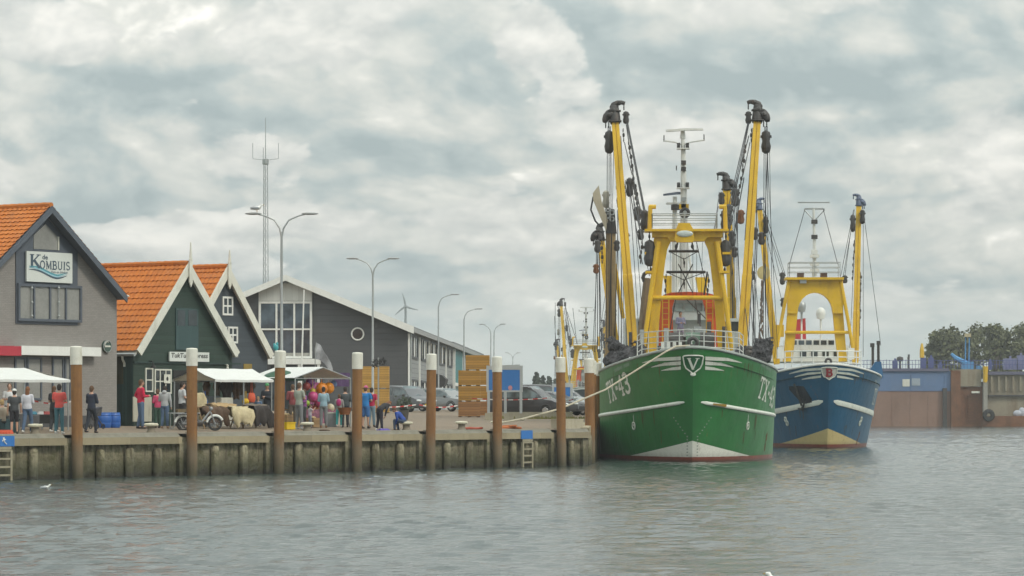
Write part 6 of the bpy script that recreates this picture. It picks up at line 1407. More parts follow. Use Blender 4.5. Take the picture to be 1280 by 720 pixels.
# ================================================================== market stalls (local x along the quay, y inland)
TARP=mat('white_tarpaulin',(.62,.63,.61),.55,var=.06,dirt=.2,dirtc=(.42,.42,.38)); TARPB=mat('beige_canvas',(.30,.26,.19),.8,var=.12); POLE=GREYM
def sx(x,w): k=(x-CX)/F; q=P0+N*w; return (k*q.y-q.x)/(U.x-k*U.y)
def zpx(x,w,y): l=XW(x,w); return EYE+(HY-y)/F*l.y
def qthing(name,label,cat,x,w,group=None): return thing(name,label,cat,XW(x,w),R(QA),group)
def canopy(name,label,x0,x1,w0,w1,yl,yr,group=None,gable_left=True,hem=.10,ridge_f=.5,posts=True,slope_end=0):
    """market roof between two columns: eaves at row yl, ridge at row yr (both read at the front edge)"""
    s0,s1=sx(x0,w0),sx(x1,w0); o=qthing(name,label,'market stall',x0,w0,group); L=s1-s0; D=w1-w0; base=o.location.z
    ze=zpx(x0,w0,yl)-base; wr=w0+D*ridge_f; zr=zpx(x0,wr,yr)-base; e=slope_end
    m=MB(); n=10
    def sag(f): return -.05*math.sin(math.pi*((f*3)%1))
    for y0_,y1_,za,zb in ((0,D*ridge_f,ze,zr),(D,D*ridge_f,ze,zr)):
        vs=[]
        for i in range(n+1):
            f=i/n; xe=L*f; xr=e+(L-2*e)*f
            vs+= [(xe,y0_,za-hem+sag(f)*.3),(xe,y0_,za+sag(f)*.4),(xe*.5+xr*.5,(y0_+y1_)/2,(za+zb)/2-.05),(xr,y1_,zb+sag(f)*.3)]
        m.add(vs,[(4*i+k,4*i+k+1,4*i+5+k,4*i+4+k) for i in range(n) for k in range(3)])
    if e: 
        for xa,xr in ((0,e),(L,L-e)): m.add([(xa,0,ze),(xa,D,ze),(xr,D*ridge_f,zr)],[(0,1,2)])
    m.build('canopy',TARP,o,smooth=True)
    if not e and gable_left:
        g_=MB(); g_.prism([(0.02,ze-.05),(D-.02,ze-.05),(D*ridge_f,zr-.05)],'x',.03,.05); g_.build('gable_cloth',TARPB,o)
    if posts:
        for px in (.06,L*.5,L-.06):
            for py in (.06,D-.06): m=MB(); m.tube((px,py,0),(px,py,ze-.02),.03,n=6); m.build('post',POLE,o)
        m=MB(); [m.tube((.06,py,ze-.06),(L-.06,py,ze-.06),.025,n=5) for py in (.06,D-.06)]; m.build('eave_rail',POLE,o)
    return o,L,D,ze
def gable_stall():
    x0,x1,w0,w1=369,438,5.0,7.6
    s0,s1=sx(x0,w0),sx(x1,w0); o=qthing('market_stall','smaller white gabled stall frame above colourful balloons and toys','market stall',x0,w0,'canvas stalls of the quay market'); L=s1-s0; D=w1-w0
    ze=zpx(x0+20,w0,472.5)-o.location.z; zr=zpx(402,w0,458.5)-o.location.z; m=MB()
    for xa in (-.05,L+.05):
        vs=[]
        for i in range(7): y=D*i/6; vs+=[(xa,y,ze),(xa*.5+L*.25,y,(ze+zr)/2-.03*math.sin(i*1.05)),(L/2,y,zr)]
        m.add(vs+[(a,b,c_-.015) for a,b,c_ in vs],[(3*i+k,3*i+k+1,3*i+4+k,3*i+3+k) for i in range(6) for k in range(2)]+[(21+3*i+k,24+3*i+k,25+3*i+k,22+3*i+k) for i in range(6) for k in range(2)])
    m.build('canopy',TARP,o,smooth=True)
    for px in (0,L):
        for py in (0,D): m=MB(); m.tube((px,py,0),(px,py,ze),.03,n=6); m.build('post',POLE,o)
    m=MB()
    for py in (0,D): m.tube((0,py,ze-.02),(L,py,ze-.02),.022,n=5); m.tube((0,py,ze),(L/2,py,zr-.03),.025,n=5); m.tube((L,py,ze),(L/2,py,zr-.03),.025,n=5)
    m.build('roof_frame',POLE,o); return o,L,D,ze
T1,L1_,D1_,_=canopy('party_tent','white party tent roof over tables at the far left before the grey brick restaurant',-26,88,2.4,5.4,473.5,459,slope_end=.9)
m=MB(); 
def table(label,x0,x1,w,ytop,cm,depth=.7,cat='table',clothm=None,drop=.0):
    s0,s1=sx(x0,w),sx(x1,w); o=qthing('market_table',label,cat,x0,w); L=s1-s0; h=zpx(x0,w,ytop)-o.location.z
    m=MB(); m.bb((0,0,h-.04),(L,depth,h)); m.build('tabletop',cm,o)
    for px in (.08,L-.08):
        for py in (.06,depth-.06): m=MB(); m.bb((px-.02,py-.02,0),(px+.02,py+.02,h-.041)); m.build('leg',GREYM,o)
    if clothm: m=MB(); m.bb((L*.35,-.02,h-.34),(L,-.008,h-.002)); m.build('table_cloth',clothm,o)
    return o,L,h
tb1,tl,th=table('dark tabletop table with black cloth under the white party tent',38,70,2.9,518,mat('dark_tabletop',(.05,.05,.06),.5),clothm=mat('black_cloth',(.012,.012,.012),.9))
for i,(fx_,cc,lab) in enumerate(((.25,(.08,.26,.35),'folded turquoise cloth on the dark tent table'),(.55,(.5,.5,.5),'folded pale cloth in the middle of the dark tent table'),(.8,(.35,.08,.08),'folded red cloth at the right end of the dark tent table'))):
    p=XW(38,2.9)+Vector((U.x*tl*fx_+N.x*.35,U.y*tl*fx_+N.y*.35,th)); m=MB(); m.box((0,0,.035),(.42,.36,.07)); m.box((.02,.01,.09),(.36,.30,.04),.2); tag(m.build('folded_cloth',mat('cloth%s'%'abc'[i],cc,.9,var=.3),None,p,R(QA)),lab,'cloth')
# low red plastic item and teal crate at far left
m=MB(); m.bb((-.35,-.2,0),(.35,.2,.10)); m.bb((-.33,-.18,.10),(.33,.18,.16)); [m.bb((-.33+k*.16,-.215,.02),(-.25+k*.16,-.201,.09)) for k in range(4)]; tag(m.build('crate',mat('orange_red_plastic',(.55,.09,.04),.5),None,XW(3,.7),R(QA)),'flat orange-red plastic crate on the paving at the left edge','crate')
m=MB(); m.bb((-.5,-.3,0),(.5,.3,.42)); m.bb((-.53,-.33,.42),(.53,.33,.48)); [m.bb((-.48+k*.25,-.315,.06),(-.28+k*.25,-.301,.38)) for k in range(4)]; tag(m.build('bench_box',mat('dark_teal_box',(.03,.07,.08),.6),None,XW(4,1.75),R(QA)),'dark teal box bench at the left edge','bench')
# barrier tape
def tape(x0,w0,x1,w1,y0,y1,label,n=14,stakes=True):
    a=XW(x0,w0); b=XW(x1,w1); za=zpx(x0,w0,y0); zb=zpx(x1,w1,y1); a.z=za; b.z=zb; mb=MB(); h=.026
    for i in range(n):
        p=a+(b-a)*(i/n); q=a+(b-a)*((i+1)/n); d1=-.10*math.sin(math.pi*i/n); d2=-.10*math.sin(math.pi*(i+1)/n); mb.m=i%2
        t_=Vector((0,-.006,0)); vs=[p+Vector((0,0,d1-h)),q+Vector((0,0,d2-h)),q+Vector((0,0,d2+h)),p+Vector((0,0,d1+h))]
        mb.add([v-a for v in vs]+[v-a+t_ for v in vs],[(0,1,2,3),(4,7,6,5),(0,4,5,1),(2,6,7,3)])
    return tag(mb.build('barrier_tape',[mat('tape_red',(.50,.03,.03),.5),mat('tape_white',(.66,.64,.62),.5)],None,a),label,'tape')
tape(42,3.4,91,3.4,501,501.5,'red and white barrier tape strung behind the first rusty pile',8)
tape(449,9,520,9,506.5,506,'red and white barrier tape behind the crouching pair',14); tape(524,9,572,9,506,507,'red and white barrier tape in front of the two grey cars',10); tape(590,20,690,22,498,497,'red and white barrier tape passing behind the blue notice board',16); tape(700,20,722,20,499,497.5,'short red and white tape behind the last front pile',4)
# blue drums and folded cart
for x,l in ((130.5,'left blue plastic drum against the grey brick wall'),(142,'right blue plastic drum beside the green boarded shed wall')):
    o=thing('drum',l,'drum',XW(x,5.4),0,'blue drums by the wall'); m=MB(); m.lathe((0,0,0),[(.24,0),(.27,.05),(.28,.18),(.265,.2),(.28,.24),(.28,.45),(.265,.47),(.28,.5),(.25,.58),(.02,.585)],14); m.build('body',mat('blue_drum',(.02,.10,.36),.45,var=.12),o,smooth=True); m=MB(); m.lathe((0,0,.575),[(.255,0),(.255,.03),(.02,.035)],14); m.build('lid',mat('blue_lid',(.03,.13,.42),.45),o,smooth=True)
o=thing('folded_cart','dark folded pushchair standing beside the blue drums','pushchair',XW(121,3.0),R(QA)); m=MB()
for a,b in (((-.35,0,.1),(.3,0,.8)),((-.35,.3,.1),(.3,.3,.8)),((.35,0,.1),(-.25,0,.75)),((.35,.3,.1),(-.25,.3,.75)),((.3,0,.8),(.3,.3,.8)),((-.25,0,.75),(-.25,.3,.75))): m.tube(a,b,.025,n=6)
m.build('frame',DARK,o); m=MB(); m.prism([(-.25,.45),(.28,.5),(.34,.85),(-.2,.72)],'y',.03,.27); m.build('seat',mat('charcoal_fabric',(.05,.05,.06),.9),o)
for sx_ in (-.35,.35):
    for sy in (0,.3): m=MB(); m.torus((sx_,sy,.1),.08,.025,'y',12,6); m.build('wheel',BLACK,o)
# mopeds: cargo moped half hidden by the pub-sign pile
def bike(label,x,w,rz):
    o=thing('moped',label,'moped',XW(x,w),rz,None); SIL=mat('moped_silver',(.30,.31,.32),.4,metal=.3)
    for wx in (-.62,.62):
        wl=MB(); wl.torus((wx,0,.28),.24,.045,'y',20,7); wo=wl.build('wheel',BLACK,o,smooth=True)
        sp=MB(); [sp.tube((wx,0,.28),(wx+.22*math.cos(R(a)),0,.28+.22*math.sin(R(a))),.008,n=4) for a in range(0,360,30)]; sp.ell((wx,0,.28),(.05,.06,.05)); sp.build('spokes',SIL,wo)
        md=MB(); md.torus((wx,0,.28),.315,.05,'y',12,6,R(25),R(170)); md.build('mudguard',WHITE,o,smooth=True)
    f=MB(); f.path([(-.62,0,.28),(-.2,0,.30),(.1,0,.34),(.42,0,.75)],.035,6); f.path([(-.2,0,.3),(-.3,0,.62)],.03,6); f.path([(.62,.06,.28),(.45,.05,.72),(.40,0,.95)],.025,6); f.path([(.62,-.06,.28),(.45,-.05,.72)],.025,6); f.tube((-.62,0,.28),(-.35,0,.66),.02,n=5); f.build('frame',SIL,o,smooth=True)
    e=MB(); e.ell((-.02,0,.30),(.2,.13,.13)); e.build('engine',DARK,o,smooth=True); s=MB(); s.ell((-.32,0,.70),(.26,.11,.07)); s.build('saddle',BLACK,o,smooth=True)
    h=MB(); h.path([(.28,.30,1.0),(.38,.12,1.0),(.40,0,.97),(.38,-.12,1.0),(.28,-.30,1.0)],.018,5); h.build('handlebar',DARK,o,smooth=True); q=MB(); q.ell((.47,0,.86),(.07,.08,.08)); q.build('headlamp',SIL,o,smooth=True)
    r=MB(); r.bb((-.85,-.2,.66),(-.45,.2,.69)); [r.tube((-.8,yy,.66),(-.66,yy,.34),.012,n=4) for yy in (-.15,.15)]; r.build('rack',SIL,o); return o
mo=bike('moped with white mudguards parked behind the pub-sign pile, front wheel to the right',249,1.6,R(12))
o=thing('low_bench','pale metal bench with brown cushion left of the pub-sign pile','bench',XW(213,2.4),R(20)); m=MB(); m.bb((0,0,.62),(1.2,.4,.66)); [m.tube((a,.2,0),(b,.2,.62),.02,n=5) for a,b in ((.05,.05),(.1,.5),(.55,.15),(1.15,1.15))]; m.build('frame',GREYM,o); m=MB(); m.bb((.3,.02,.663),(1.15,.38,.80)); m.build('cushion',mat('brown_cushion',(.15,.11,.06),.9),o)
# ---- sheepskin stall
ST,L2,D2,ze2=canopy('market_stall','large white market stall roof over brown hides and sheepskins before the green pub',269,342,4.6,6.9,474,460.5,'canvas stalls of the quay market')
def fur(name,label,x,w,y0,y1,wpx,m_,seed,hang=True,bulge=.08):
    """hide hanging in folds: uneven outline, real thickness"""
    rr=random.Random(seed); l=XW(x,w); s=F/l.y; W_=wpx/s/.68; ztop=zpx(x,w,y0)-l.z; zb=zpx(x,w,y1)-l.z; nx,nz=14,12; fr=[];bk=[]
    for j in range(nz+1):
        fz=j/nz; z=ztop+(zb-ztop)*fz; wid=W_*(.72+.5*math.sin(math.pi*min(1,fz*1.05+.08))+.06*rr.uniform(-1,1))*.5
        for i in range(nx+1):
            f=i/nx*2-1; y=-bulge*(1-f*f)*(.6+.4*math.sin(f*7+seed))-.02*math.sin(fz*9+f*5); zz=z+(.10*(f*f)*(zb-ztop)*.6 if j>nz-3 else 0)+rr.uniform(-.012,.012)
            fr.append((wid*f+rr.uniform(-.012,.012),y,zz)); bk.append((wid*f,y+.05,zz))
    n=nx+1; mb=MB(); mb.add(fr,[(j*n+i,j*n+i+1,(j+1)*n+i+1,(j+1)*n+i) for j in range(nz) for i in range(nx)]); mb.add(bk,[(j*n+i,(j+1)*n+i,(j+1)*n+i+1,j*n+i+1) for j in range(nz) for i in range(nx)])
    N2=len(fr); ed=[i for i in range(n)]+[j*n+nx for j in range(1,nz+1)]+[nz*n+i for i in range(nx-1,-1,-1)]+[j*n for j in range(nz-1,0,-1)]
    for a,b in zip(ed,ed[1:]+ed[:1]): mb.f.append([a,b,b+N2,a+N2]); mb.mi.append(0)
    return tag(mb.build(name,m_,None,l,R(QA),smooth='all'),label,'hide')
FB=mat('brown_fur',(.085,.05,.03),.95,var=.6,scale=4,bump=.05,bscale=22); FD=mat('dark_fur',(.028,.022,.02),.95,var=.6,scale=4,bump=.05,bscale=22); FC=mat('cream_fleece',(.47,.40,.25),.95,var=.3,scale=3,bump=.07,bscale=16); FG=mat('grey_brown_fur',(.13,.10,.075),.95,var=.5,scale=4,bump=.05,bscale=22)
fur('hanging_hide','long cream sheepskin hanging upright right of the pub-sign pile',249,3.4,491,531,17,FC,1)
for i,(x,w,y0,y1,wp,mm,l) in enumerate(((259,5.6,477,494,7,FB,'leftmost brown hide hanging under the big stall roof'),(272,5.6,477,494,8,FG,'second hide from the left under the big stall roof, mid brown'),(284,5.4,476,496,13,FD,'broad near-black hide in the middle under the big stall roof'),(296,5.4,477,498,9,FB,'brown hide right of the near-black one under the stall roof'),(304,5.5,477,493,7,FG,'narrow pale brown hide under the stall roof'),(313,5.5,477,491,11,FB,'rightmost dark brown hide under the big stall roof'))):
    fur('hanging_hide',l,x,w,y0,y1,wp,mm,10+i)
o=qthing('hide_rack','low wooden rack carrying hides and sheepskins before the pub stall','rack',256,2.6); s1=sx(336,2.6)-sx(256,2.6); m=MB()
for k in range(6): q=s1*k/5; m.tube((q,.0,0),(q,.35,.85),.03,n=5); m.tube((q,.7,0),(q,.35,.85),.03,n=5)
m.tube((-.1,.35,.86),(s1+.1,.35,.86),.035,n=6); m.bb((0,.05,.3),(s1,.65,.34)); m.build('frame',mat('rack_wood',(.25,.17,.09),.8),o)
def rugs(name,label,x,w,ytop,ybot,wpx,m_,seed):
    """skin thrown over the rack: front flap, top roll, rear flap"""
    rr=random.Random(seed); l=XW(x,w); s=F/l.y; W_=wpx/s/.68/2; zt_=zpx(x,w,ytop)-l.z; zb=zpx(x,w,ybot)-l.z; mb=MB(); nx=14
    prof=[(-.24,zb),(-.25,zb+(zt_-zb)*.35),(-.16,zb+(zt_-zb)*.75),(-.03,zt_-.03),(.10,zt_),(.26,zt_-.08),(.36,zb+(zt_-zb)*.5)]
    top=[];bot=[]
    for i in range(nx+1):
        f=i/nx*2-1
        for j,(y,z) in enumerate(prof):
            dz=(rr.uniform(-.10,.08)-.12*f*f+.07*math.sin(f*9+seed)) if j in (0,6) else rr.uniform(-.035,.035); ww=W_*(1+.2*math.sin(j*2+seed))+rr.uniform(-.05,.05)
            top.append((f*ww,y+.05*math.sin(f*8+seed)+rr.uniform(-.015,.015),z+dz)); bot.append((f*ww,y+.05+.05*math.sin(f*8+seed),z+dz-.05))
    n=len(prof); mb.add(top,[(i*n+j,i*n+j+1,(i+1)*n+j+1,(i+1)*n+j) for i in range(nx) for j in range(n-1)]); mb.add(bot,[(i*n+j,(i+1)*n+j,(i+1)*n+j+1,i*n+j+1) for i in range(nx) for j in range(n-1)])
    return tag(mb.build(name,m_,None,l,R(QA),smooth='all'),label,'hide')
rugs('draped_hide','chestnut brown hide draped over the left of the rack',268,2.7,508,526,26,FB,3); rugs('draped_hide','tan hide lying on top of the rack behind the cream sheepskin',277,3.1,504,512,26,mat('tan_fur',(.36,.25,.13),.95,var=.35,scale=4,bump=.05,bscale=22),4)
rugs('draped_hide','cream sheepskin draped over the middle of the rack',300,2.5,508,528,26,FC,5); rugs('draped_hide','black hide draped over the right of the rack',326,2.7,507,529,26,FD,6); rugs('draped_hide','grey brown hide behind the black one on the rack',318,3.1,505,520,26,FG,8)
for x0,x1,y0,y1,w,cc,l,nm in ((276,291,497,512,5.2,(.50,.49,.43),'cream fridge box behind the rack under the stall roof','fridge'),(259,275,495,512,5.6,(.12,.14,.16),'slate grey cabinet left of the cream fridge','cabinet')):
    l_=XW(x0,w); L=sx(x1,w)-sx(x0,w); h=zpx(x0,w,y0)-l_.z; o=thing(nm,l,nm,l_,R(QA)); m=MB(); m.bb((0,0,.03),(L,.6,h)); m.build('body',mat(nm+'_paint',cc,.5),o); m=MB(); m.bb((.02,-.03,.1),(L-.02,-.001,h*.97)); dd_=m.build('door',mat(nm+'_paint',cc,.5),o); m=MB(); m.bb((L-.09,-.06,h*.5),(L-.06,-.031,h*.75)); m.build('handle',GREYM,dd_)
for x,y0,y1,wp,cc,l in ((307,498,505,7,(.55,.34,.01),'yellow cloth bag on the stall beside the hides'),(314.5,491,503,8,(.55,.09,.04),'orange-red cloth bag right of the yellow one on the stall'),(256,498,507,6,(.02,.08,.25),'small blue cloth bag hanging at the left of the stall')):
    l_=XW(x,4.9); s=F/l_.y; z0=zpx(x,4.9,y1)-l_.z; z1=zpx(x,4.9,y0)-l_.z; W_=wp/s/.68/2; m=MB(); m.rings([[Vector((W_*a*math.cos(q),.12*b*math.sin(q),z)) for q in [2*math.pi*k/12 for k in range(12)]] for z,a,b in ((z0,.7,.7),(z0+.05,1,1),((z0+z1)/2,1.05,1.1),(z1-.04,.9,.6),(z1,.8,.2))]); 
    for sgn_ in (-.3,.3): m.tube((W_*sgn_,0,z1-.01),(W_*sgn_*.6,0,ze2-.1 if y0<495 else z1+.3),.012,n=4)
    tag(m.build('cloth_bag',mat('bag_'+l.split()[0].split('-')[0],cc,.8,var=.15),None,l_,R(QA),smooth=True),l,'bag')
# ---- green parasol and toy stall
o=thing('parasol','dark green market parasol right of the third white-topped pile','parasol',XW(352,6.5)); zt_=zpx(352,6.5,462)-o.location.z; zb=zpx(352,6.5,473)-o.location.z; m=MB(); m.tube((0,0,0),(0,0,zt_),.03,n=6); m.build('pole',GREYM,o)
m=MB(); m.rings([[Vector((r_*math.cos(2*math.pi*k/8),r_*math.sin(2*math.pi*k/8),z)) for k in range(8)] for r_,z in ((.04,zt_),(.45,zt_-.10),(.95,zb+.06),(.97,zb-.10))],cap=False); m.build('canopy',mat('bottle_green_canvas',(.025,.09,.05),.7,var=.12),o)
T3,L3,D3,ze3=gable_stall()
BAL=[((402,486),5.5,(.62,.20,.01),'bigger orange balloon hanging under the small stall roof',.26),((411,485),3.8,(.66,.24,.01),'smaller orange balloon right of the big one',.24),((388,478),3,(.18,.05,.22),'purple ball at the top left of the toy stall',.2),((391,496),3.5,(.45,.05,.18),'magenta ball in the middle of the toy stall',.22),((391,489),2,(.50,.42,.05),'small lime yellow ball of the toy stall',.13),((396,513),4,(.60,.17,.02),'orange ball low in front of the toy stall',.26),((384,504),2,(.25,.38,.04),'small green ball left in the toy stall',.12),((398,503),3.4,(.42,.04,.14),'crimson ball above the low orange one',.2),((383,483),2.6,(.30,.06,.06),'dark red ball at the left of the toy stall',.18),((413,510),2.6,(.48,.42,.30),'cream ball right in the toy stall',.18),((417,480),2.4,(.12,.20,.40),'blue ball at the right of the toy stall',.16)]
for i,((x,y),wp,cc,l,r_) in enumerate(BAL):
    w=5.3+.25*(i%3); p=XW(x,w); s=F/p.y; z=zpx(x,w,y); m=MB(); m.ell((0,0,0),(r_,r_,r_*1.05),14,10); m.path([(0,0,r_*.9),(0,.02,max(r_+.05,T3.location.z+ze3-z-.05))] if y<495 else [(0,0,-r_*.9),(0,0,p.z-z+.01)],.012,4)
    tag(m.build('toy_ball',mat('balloon_%d'%i,cc,.35,var=.06),None,(p.x,p.y,z),smooth=True),l,'balloon')
o=qthing('toy_table','table with patterned cloth under the small market stall','table',378,5.2); L=sx(420,5.2)-sx(378,5.2); m=MB(); m.bb((0,0,.7),(L,1.0,.74)); m.build('tabletop',mat('rack_wood',(.25,.17,.09)),o); m=MB(); m.bb((0,-.02,.12),(L,-.005,.72)); m.build('table_cloth',mat('patterned_cloth',(.20,.08,.12),.9,var=.9,scale=6),o)
for a,b in ((.1,.1),(L-.1,.1),(.1,.9),(L-.1,.9)): m=MB(); m.bb((a-.03,b-.03,0),(a+.03,b+.03,.699)); m.build('leg',GREYM,o)
# back cloth of the toy stall, goods
for x,w,y0,y1,wp,cc,l in ((352,6.0,474,490,13,(.14,.18,.33),'blue checked cloth hanging under the green parasol'),(351,5.5,493,506,12,(.06,.28,.05),'bright green cloth on the stall beside the third pile'),(428,8.6,466,483,22,(.075,.04,.11),'dark purple banner at the back right of the small stall'),(411,8.6,470,487,16,(.11,.11,.12),'dark grey cloth at the back of the small stall'),(394,8.2,478,505,14,(.25,.07,.16),'magenta patterned cloth at the back of the toy stall')):
    p=XW(x,w); s=F/p.y; W_=wp/s/.68; z0=zpx(x,w,y1)-p.z; z1=zpx(x,w,y0)-p.z; m=MB(); n=12; fr=[]; 
    for i in range(n+1):
        f=i/n; y_=.05*math.sin(f*14)
        for z in (z0,(z0+z1)/2,z1): fr.append((W_*(f-.5),y_*(1.2 if z<z1 else .4),z))
    m.add(fr+[(a,b+.012,c_) for a,b,c_ in fr],[(3*i+k,3*i+k+1,3*i+4+k,3*i+3+k) for i in range(n) for k in range(2)]+[(3*(n+1)+3*i+k,3*(n+1)+3*i+3+k,3*(n+1)+3*i+4+k,3*(n+1)+3*i+k+1) for i in range(n) for k in range(2)])
    tag(m.build('hanging_cloth',mat('hang_'+l.replace(' ','_')[:14],cc,.9,var=.5,scale=5),None,p,R(QA),smooth='all'),l,'cloth')
m=MB(); m.bb((-.28,-.2,0),(.28,.2,.05)); [m.bb((-.28,-.2+k*.38,.05),(.28,-.18+k*.38,.30)) for k in (0,1)]; [m.bb((-.28+k*.54,-.18,.05),(-.26+k*.54,.18,.30)) for k in (0,1)]; m.bb((-.3,-.22,.25),(.3,-.205,.30)); tag(m.build('crate',mat('yellow_plastic',(.60,.40,.005),.45),None,XW(359,1.9),R(QA)),'bright yellow plastic crate on the ground right of the third pile','crate')
o=thing('barrel','grey barrel with pale lid before the small market stall','barrel',XW(414,3.4)); m=MB(); m.lathe((0,0,0),[(.24,0),(.28,.2),(.29,.4),(.27,.56),(.02,.565)],14); m.build('body',mat('barrel_grey',(.25,.26,.27),.6,var=.15),o,smooth=True); m=MB(); m.lathe((0,0,.56),[(.285,0),(.285,.05),(.02,.06)],14); m.build('lid',OFFW,o,smooth=True)
o=thing('wicker_basket','brown wicker basket on a stand before the turquoise leggings','basket',XW(431,2.5)); m=MB(); m.lathe((0,0,.55),[(.20,0),(.30,.28),(.32,.30),(.29,.29),(.19,.03),(.01,.03)],16); m.build('basket_bowl',mat('wicker',(.26,.10,.035),.8,var=.4,scale=6),o,smooth=True); m=MB(); [m.tube((.22*math.cos(q),.22*math.sin(q),0),(.1*math.cos(q),.1*math.sin(q),.56),.015,n=4) for q in (0,2.1,4.2)]; m.build('stand',DARK,o)
for x,w,l in ((391,2.8,'brown paper-filled basket low beside the small child'),(358,2.6,'brown wooden box standing behind the yellow crate'),(366,4.4,'tall brown box beside the dark red pullover')):
    o=thing('wooden_box',l,'box',XW(x,w),R(QA)); hh_=.55 if x!=391 else .4; m=MB(); [m.bb((-.2,-.2+k*.395,0),(.2,-.19+k*.395,hh_)) for k in (0,1)]; [m.bb((-.2+k*.39,-.189,0),(-.19+k*.39,.194,hh_)) for k in (0,1)]; m.bb((-.19,-.189,.02),(.19,.19,.05)); m.build('sides',planks('box_boards',(.30,.19,.09),.14,2,.12,.4),o); m=MB(); m.ell((0,0,hh_-.03),(.17,.17,.10)); m.build('filling',mat('straw_filling',(.38,.27,.14),.9,var=.4),o)
m=MB(); m.ell((0,0,.04),(.22,.1,.04)); m.ell((.12,.05,.03),(.14,.08,.03)); tag(m.build('rope_offcut',mat('dark_rope',(.09,.055,.035),.9),None,XW(405,.7),smooth=True),'small dark scrap of rope on the kerb right of a bollard','rope')
m=MB(); m.box((0,0,.03),(.5,.28,.06),.3); m.box((.03,.02,.075),(.34,.2,.03),.1); tag(m.build('violet_bag',mat('violet_cloth',(.14,.11,.45),.8),None,XW(479,.62),R(20)),'flat violet cloth lying at the feet of the crouching pair','bag')
# flag
o=thing('stall_flag','grey and white beach flag on a thin pole above the market crowd','flag',XW(394,9.2)); zt_=zpx(394,9.2,428)-o.location.z; m=MB(); m.path([(0,0,0),(0,0,zt_-.3),(.05,0,zt_)],.02,5); m.build('pole',GREYM,o)
m=MB(); vs=[]; n=8
for i in range(n+1): f=i/n; vs+=[(.02+.75*f+.04*math.sin(f*9),.12*math.sin(f*6),zt_-.02-1.0*f*f-.15*f),(.02+.78*f,.12*math.sin(f*6+.5),zt_-.75-.55*f-.3*f*f+.15*math.sin(f*3.1))]
m.add(vs+[(a,b+.01,c_) for a,b,c_ in vs],[(2*i,2*i+1,2*i+3,2*i+2) for i in range(n)]+[(2*n+2+2*i,2*n+4+2*i,2*n+5+2*i,2*n+3+2*i) for i in range(n)]); m.build('cloth',mat('flag_grey',(.33,.34,.36),.8,var=.6,scale=2.5),o,smooth='all')
# ================================================================== crates
YW=planks('fresh_yellow_timber',(.46,.265,.06),.145,2,.16,.42,.7,.14,.15); OW=planks('orange_weathered_timber',(.34,.165,.06),.145,2,.16,.45,.7,.14,.3)
OY=planks('golden_timber',(.42,.225,.045),.145,2,.16,.45,.7,.16,.2)
def crate(label,x0,x1,d,ztop,h,mm,rz=0,depth=1.25):
    p=P((x0+x1)/2,HY,d); W_=(x1-x0)/F*d; zt=EYE+(HY-ztop)/F*d; o=thing('timber_crate',label,'crate',(p.x,p.y,zt-h),rz,'stacked slatted timber crates'); m=MB(); m.bb((-W_/2,0,.06),(W_/2,depth,h)); m.build('slatted_box',mm,o)
    for k in (-1,0,1): m=MB(); m.bb((k*(W_/2-.09)-.09,.02,0),(k*(W_/2-.09)+.09,depth-.02,.058)); m.build('skid',DARKW,o)
    return o
DARKW=mat('crate_skid',(.10,.06,.03),.8)
def stack(labels,x0,x1,d,ys,rz=0,mats=None):
    for i,(l,(yt,yb)) in enumerate(zip(labels,ys)): crate(l,x0,x1,d,yt,(yb-yt)/F*d-.004,mats[i] if mats else YW,rz)
gl_1=GD(470,196); yb=HY-(gl_1.z-EYE)*F/196
stack(['upper bright yellow slatted crate of the stack beside the fourth pile','lower yellow slatted crate of the stack beside the fourth pile'],453,486,196,((458,486.0),(486.0,yb)),mats=[YW,YW])
dA=180; gA=GD(592,dA); yA=HY-(gA.z-EYE)*F/dA; h3=(yA-463)/3; h4=(yA-444)/4
stack(['top crate of the left stack of orange crates','middle crate of the left stack of orange crates','bottom weathered crate of the left stack of orange crates'],573,600,dA,[(463+h3*i,463+h3*(i+1)) for i in range(3)],mats=[OY,OY,OW])
dB=184; gB=GD(597,dB); yB=HY-(gB.z-EYE)*F/dB; h4=(yB-444)/4
stack(['topmost crate of the taller right stack of orange crates','second crate from the top of the taller orange stack','third crate from the top of the taller orange stack','bottom weathered crate of the taller orange stack'],582,612,dB,[(444+h4*i,444+h4*(i+1)) for i in range(4)],mats=[OY,OY,OY,OW])
# ================================================================== notice boards
BF=mat('board_frame_grey',(.40,.42,.43),.5,var=.06); BP=mat('plain_blue_panel',(.035,.17,.47),.4,var=.05)
def board(label,x0,x1,y0,y1,d,legs,blocks=True,top=None):
    c0=GD((x0+x1)/2,d); o=thing('notice_board',label,'notice board',c0,R(4),'blue notice boards on the quay'); s=F/d; W_=(x1-x0)/s; zt=EYE+(HY-y0)/s-c0.z; zb=EYE+(HY-y1)/s-c0.z
    m=MB(); m.bb((-W_/2,-.05,zb),(W_/2,.05,zb+.09)); m.bb((-W_/2,-.05,zb+.09),(-W_/2+.12,.05,zt)); m.bb((W_/2-.16,-.05,zb+.09),(W_/2,.05,zt))
    m.prism([(-W_/2+.12,zt-.22),(W_/2-.16,zt-.22),(W_/2-.16,zt+.06),(-W_/2+.12,zt-.02)],'y',-.05,.05); m.build('frame',BF,o); m=MB(); m.bb((-W_/2+.121,-.03,zb+.091),(W_/2-.161,.03,zt-.221)); m.build('panel',BP,o)
    for f in legs:
        q=-W_/2+W_*f; m=MB(); m.bb((q-.07,-.045,0 if not blocks else .0),(q+.07,.045,zb-.001)); m.build('leg',BF,o)
    return o,W_,zb
b1,bw,bzb=board('large plain blue notice board in grey frame standing before the orange crate stacks',608,653.5,457,490,170,(.06,.52,.95))
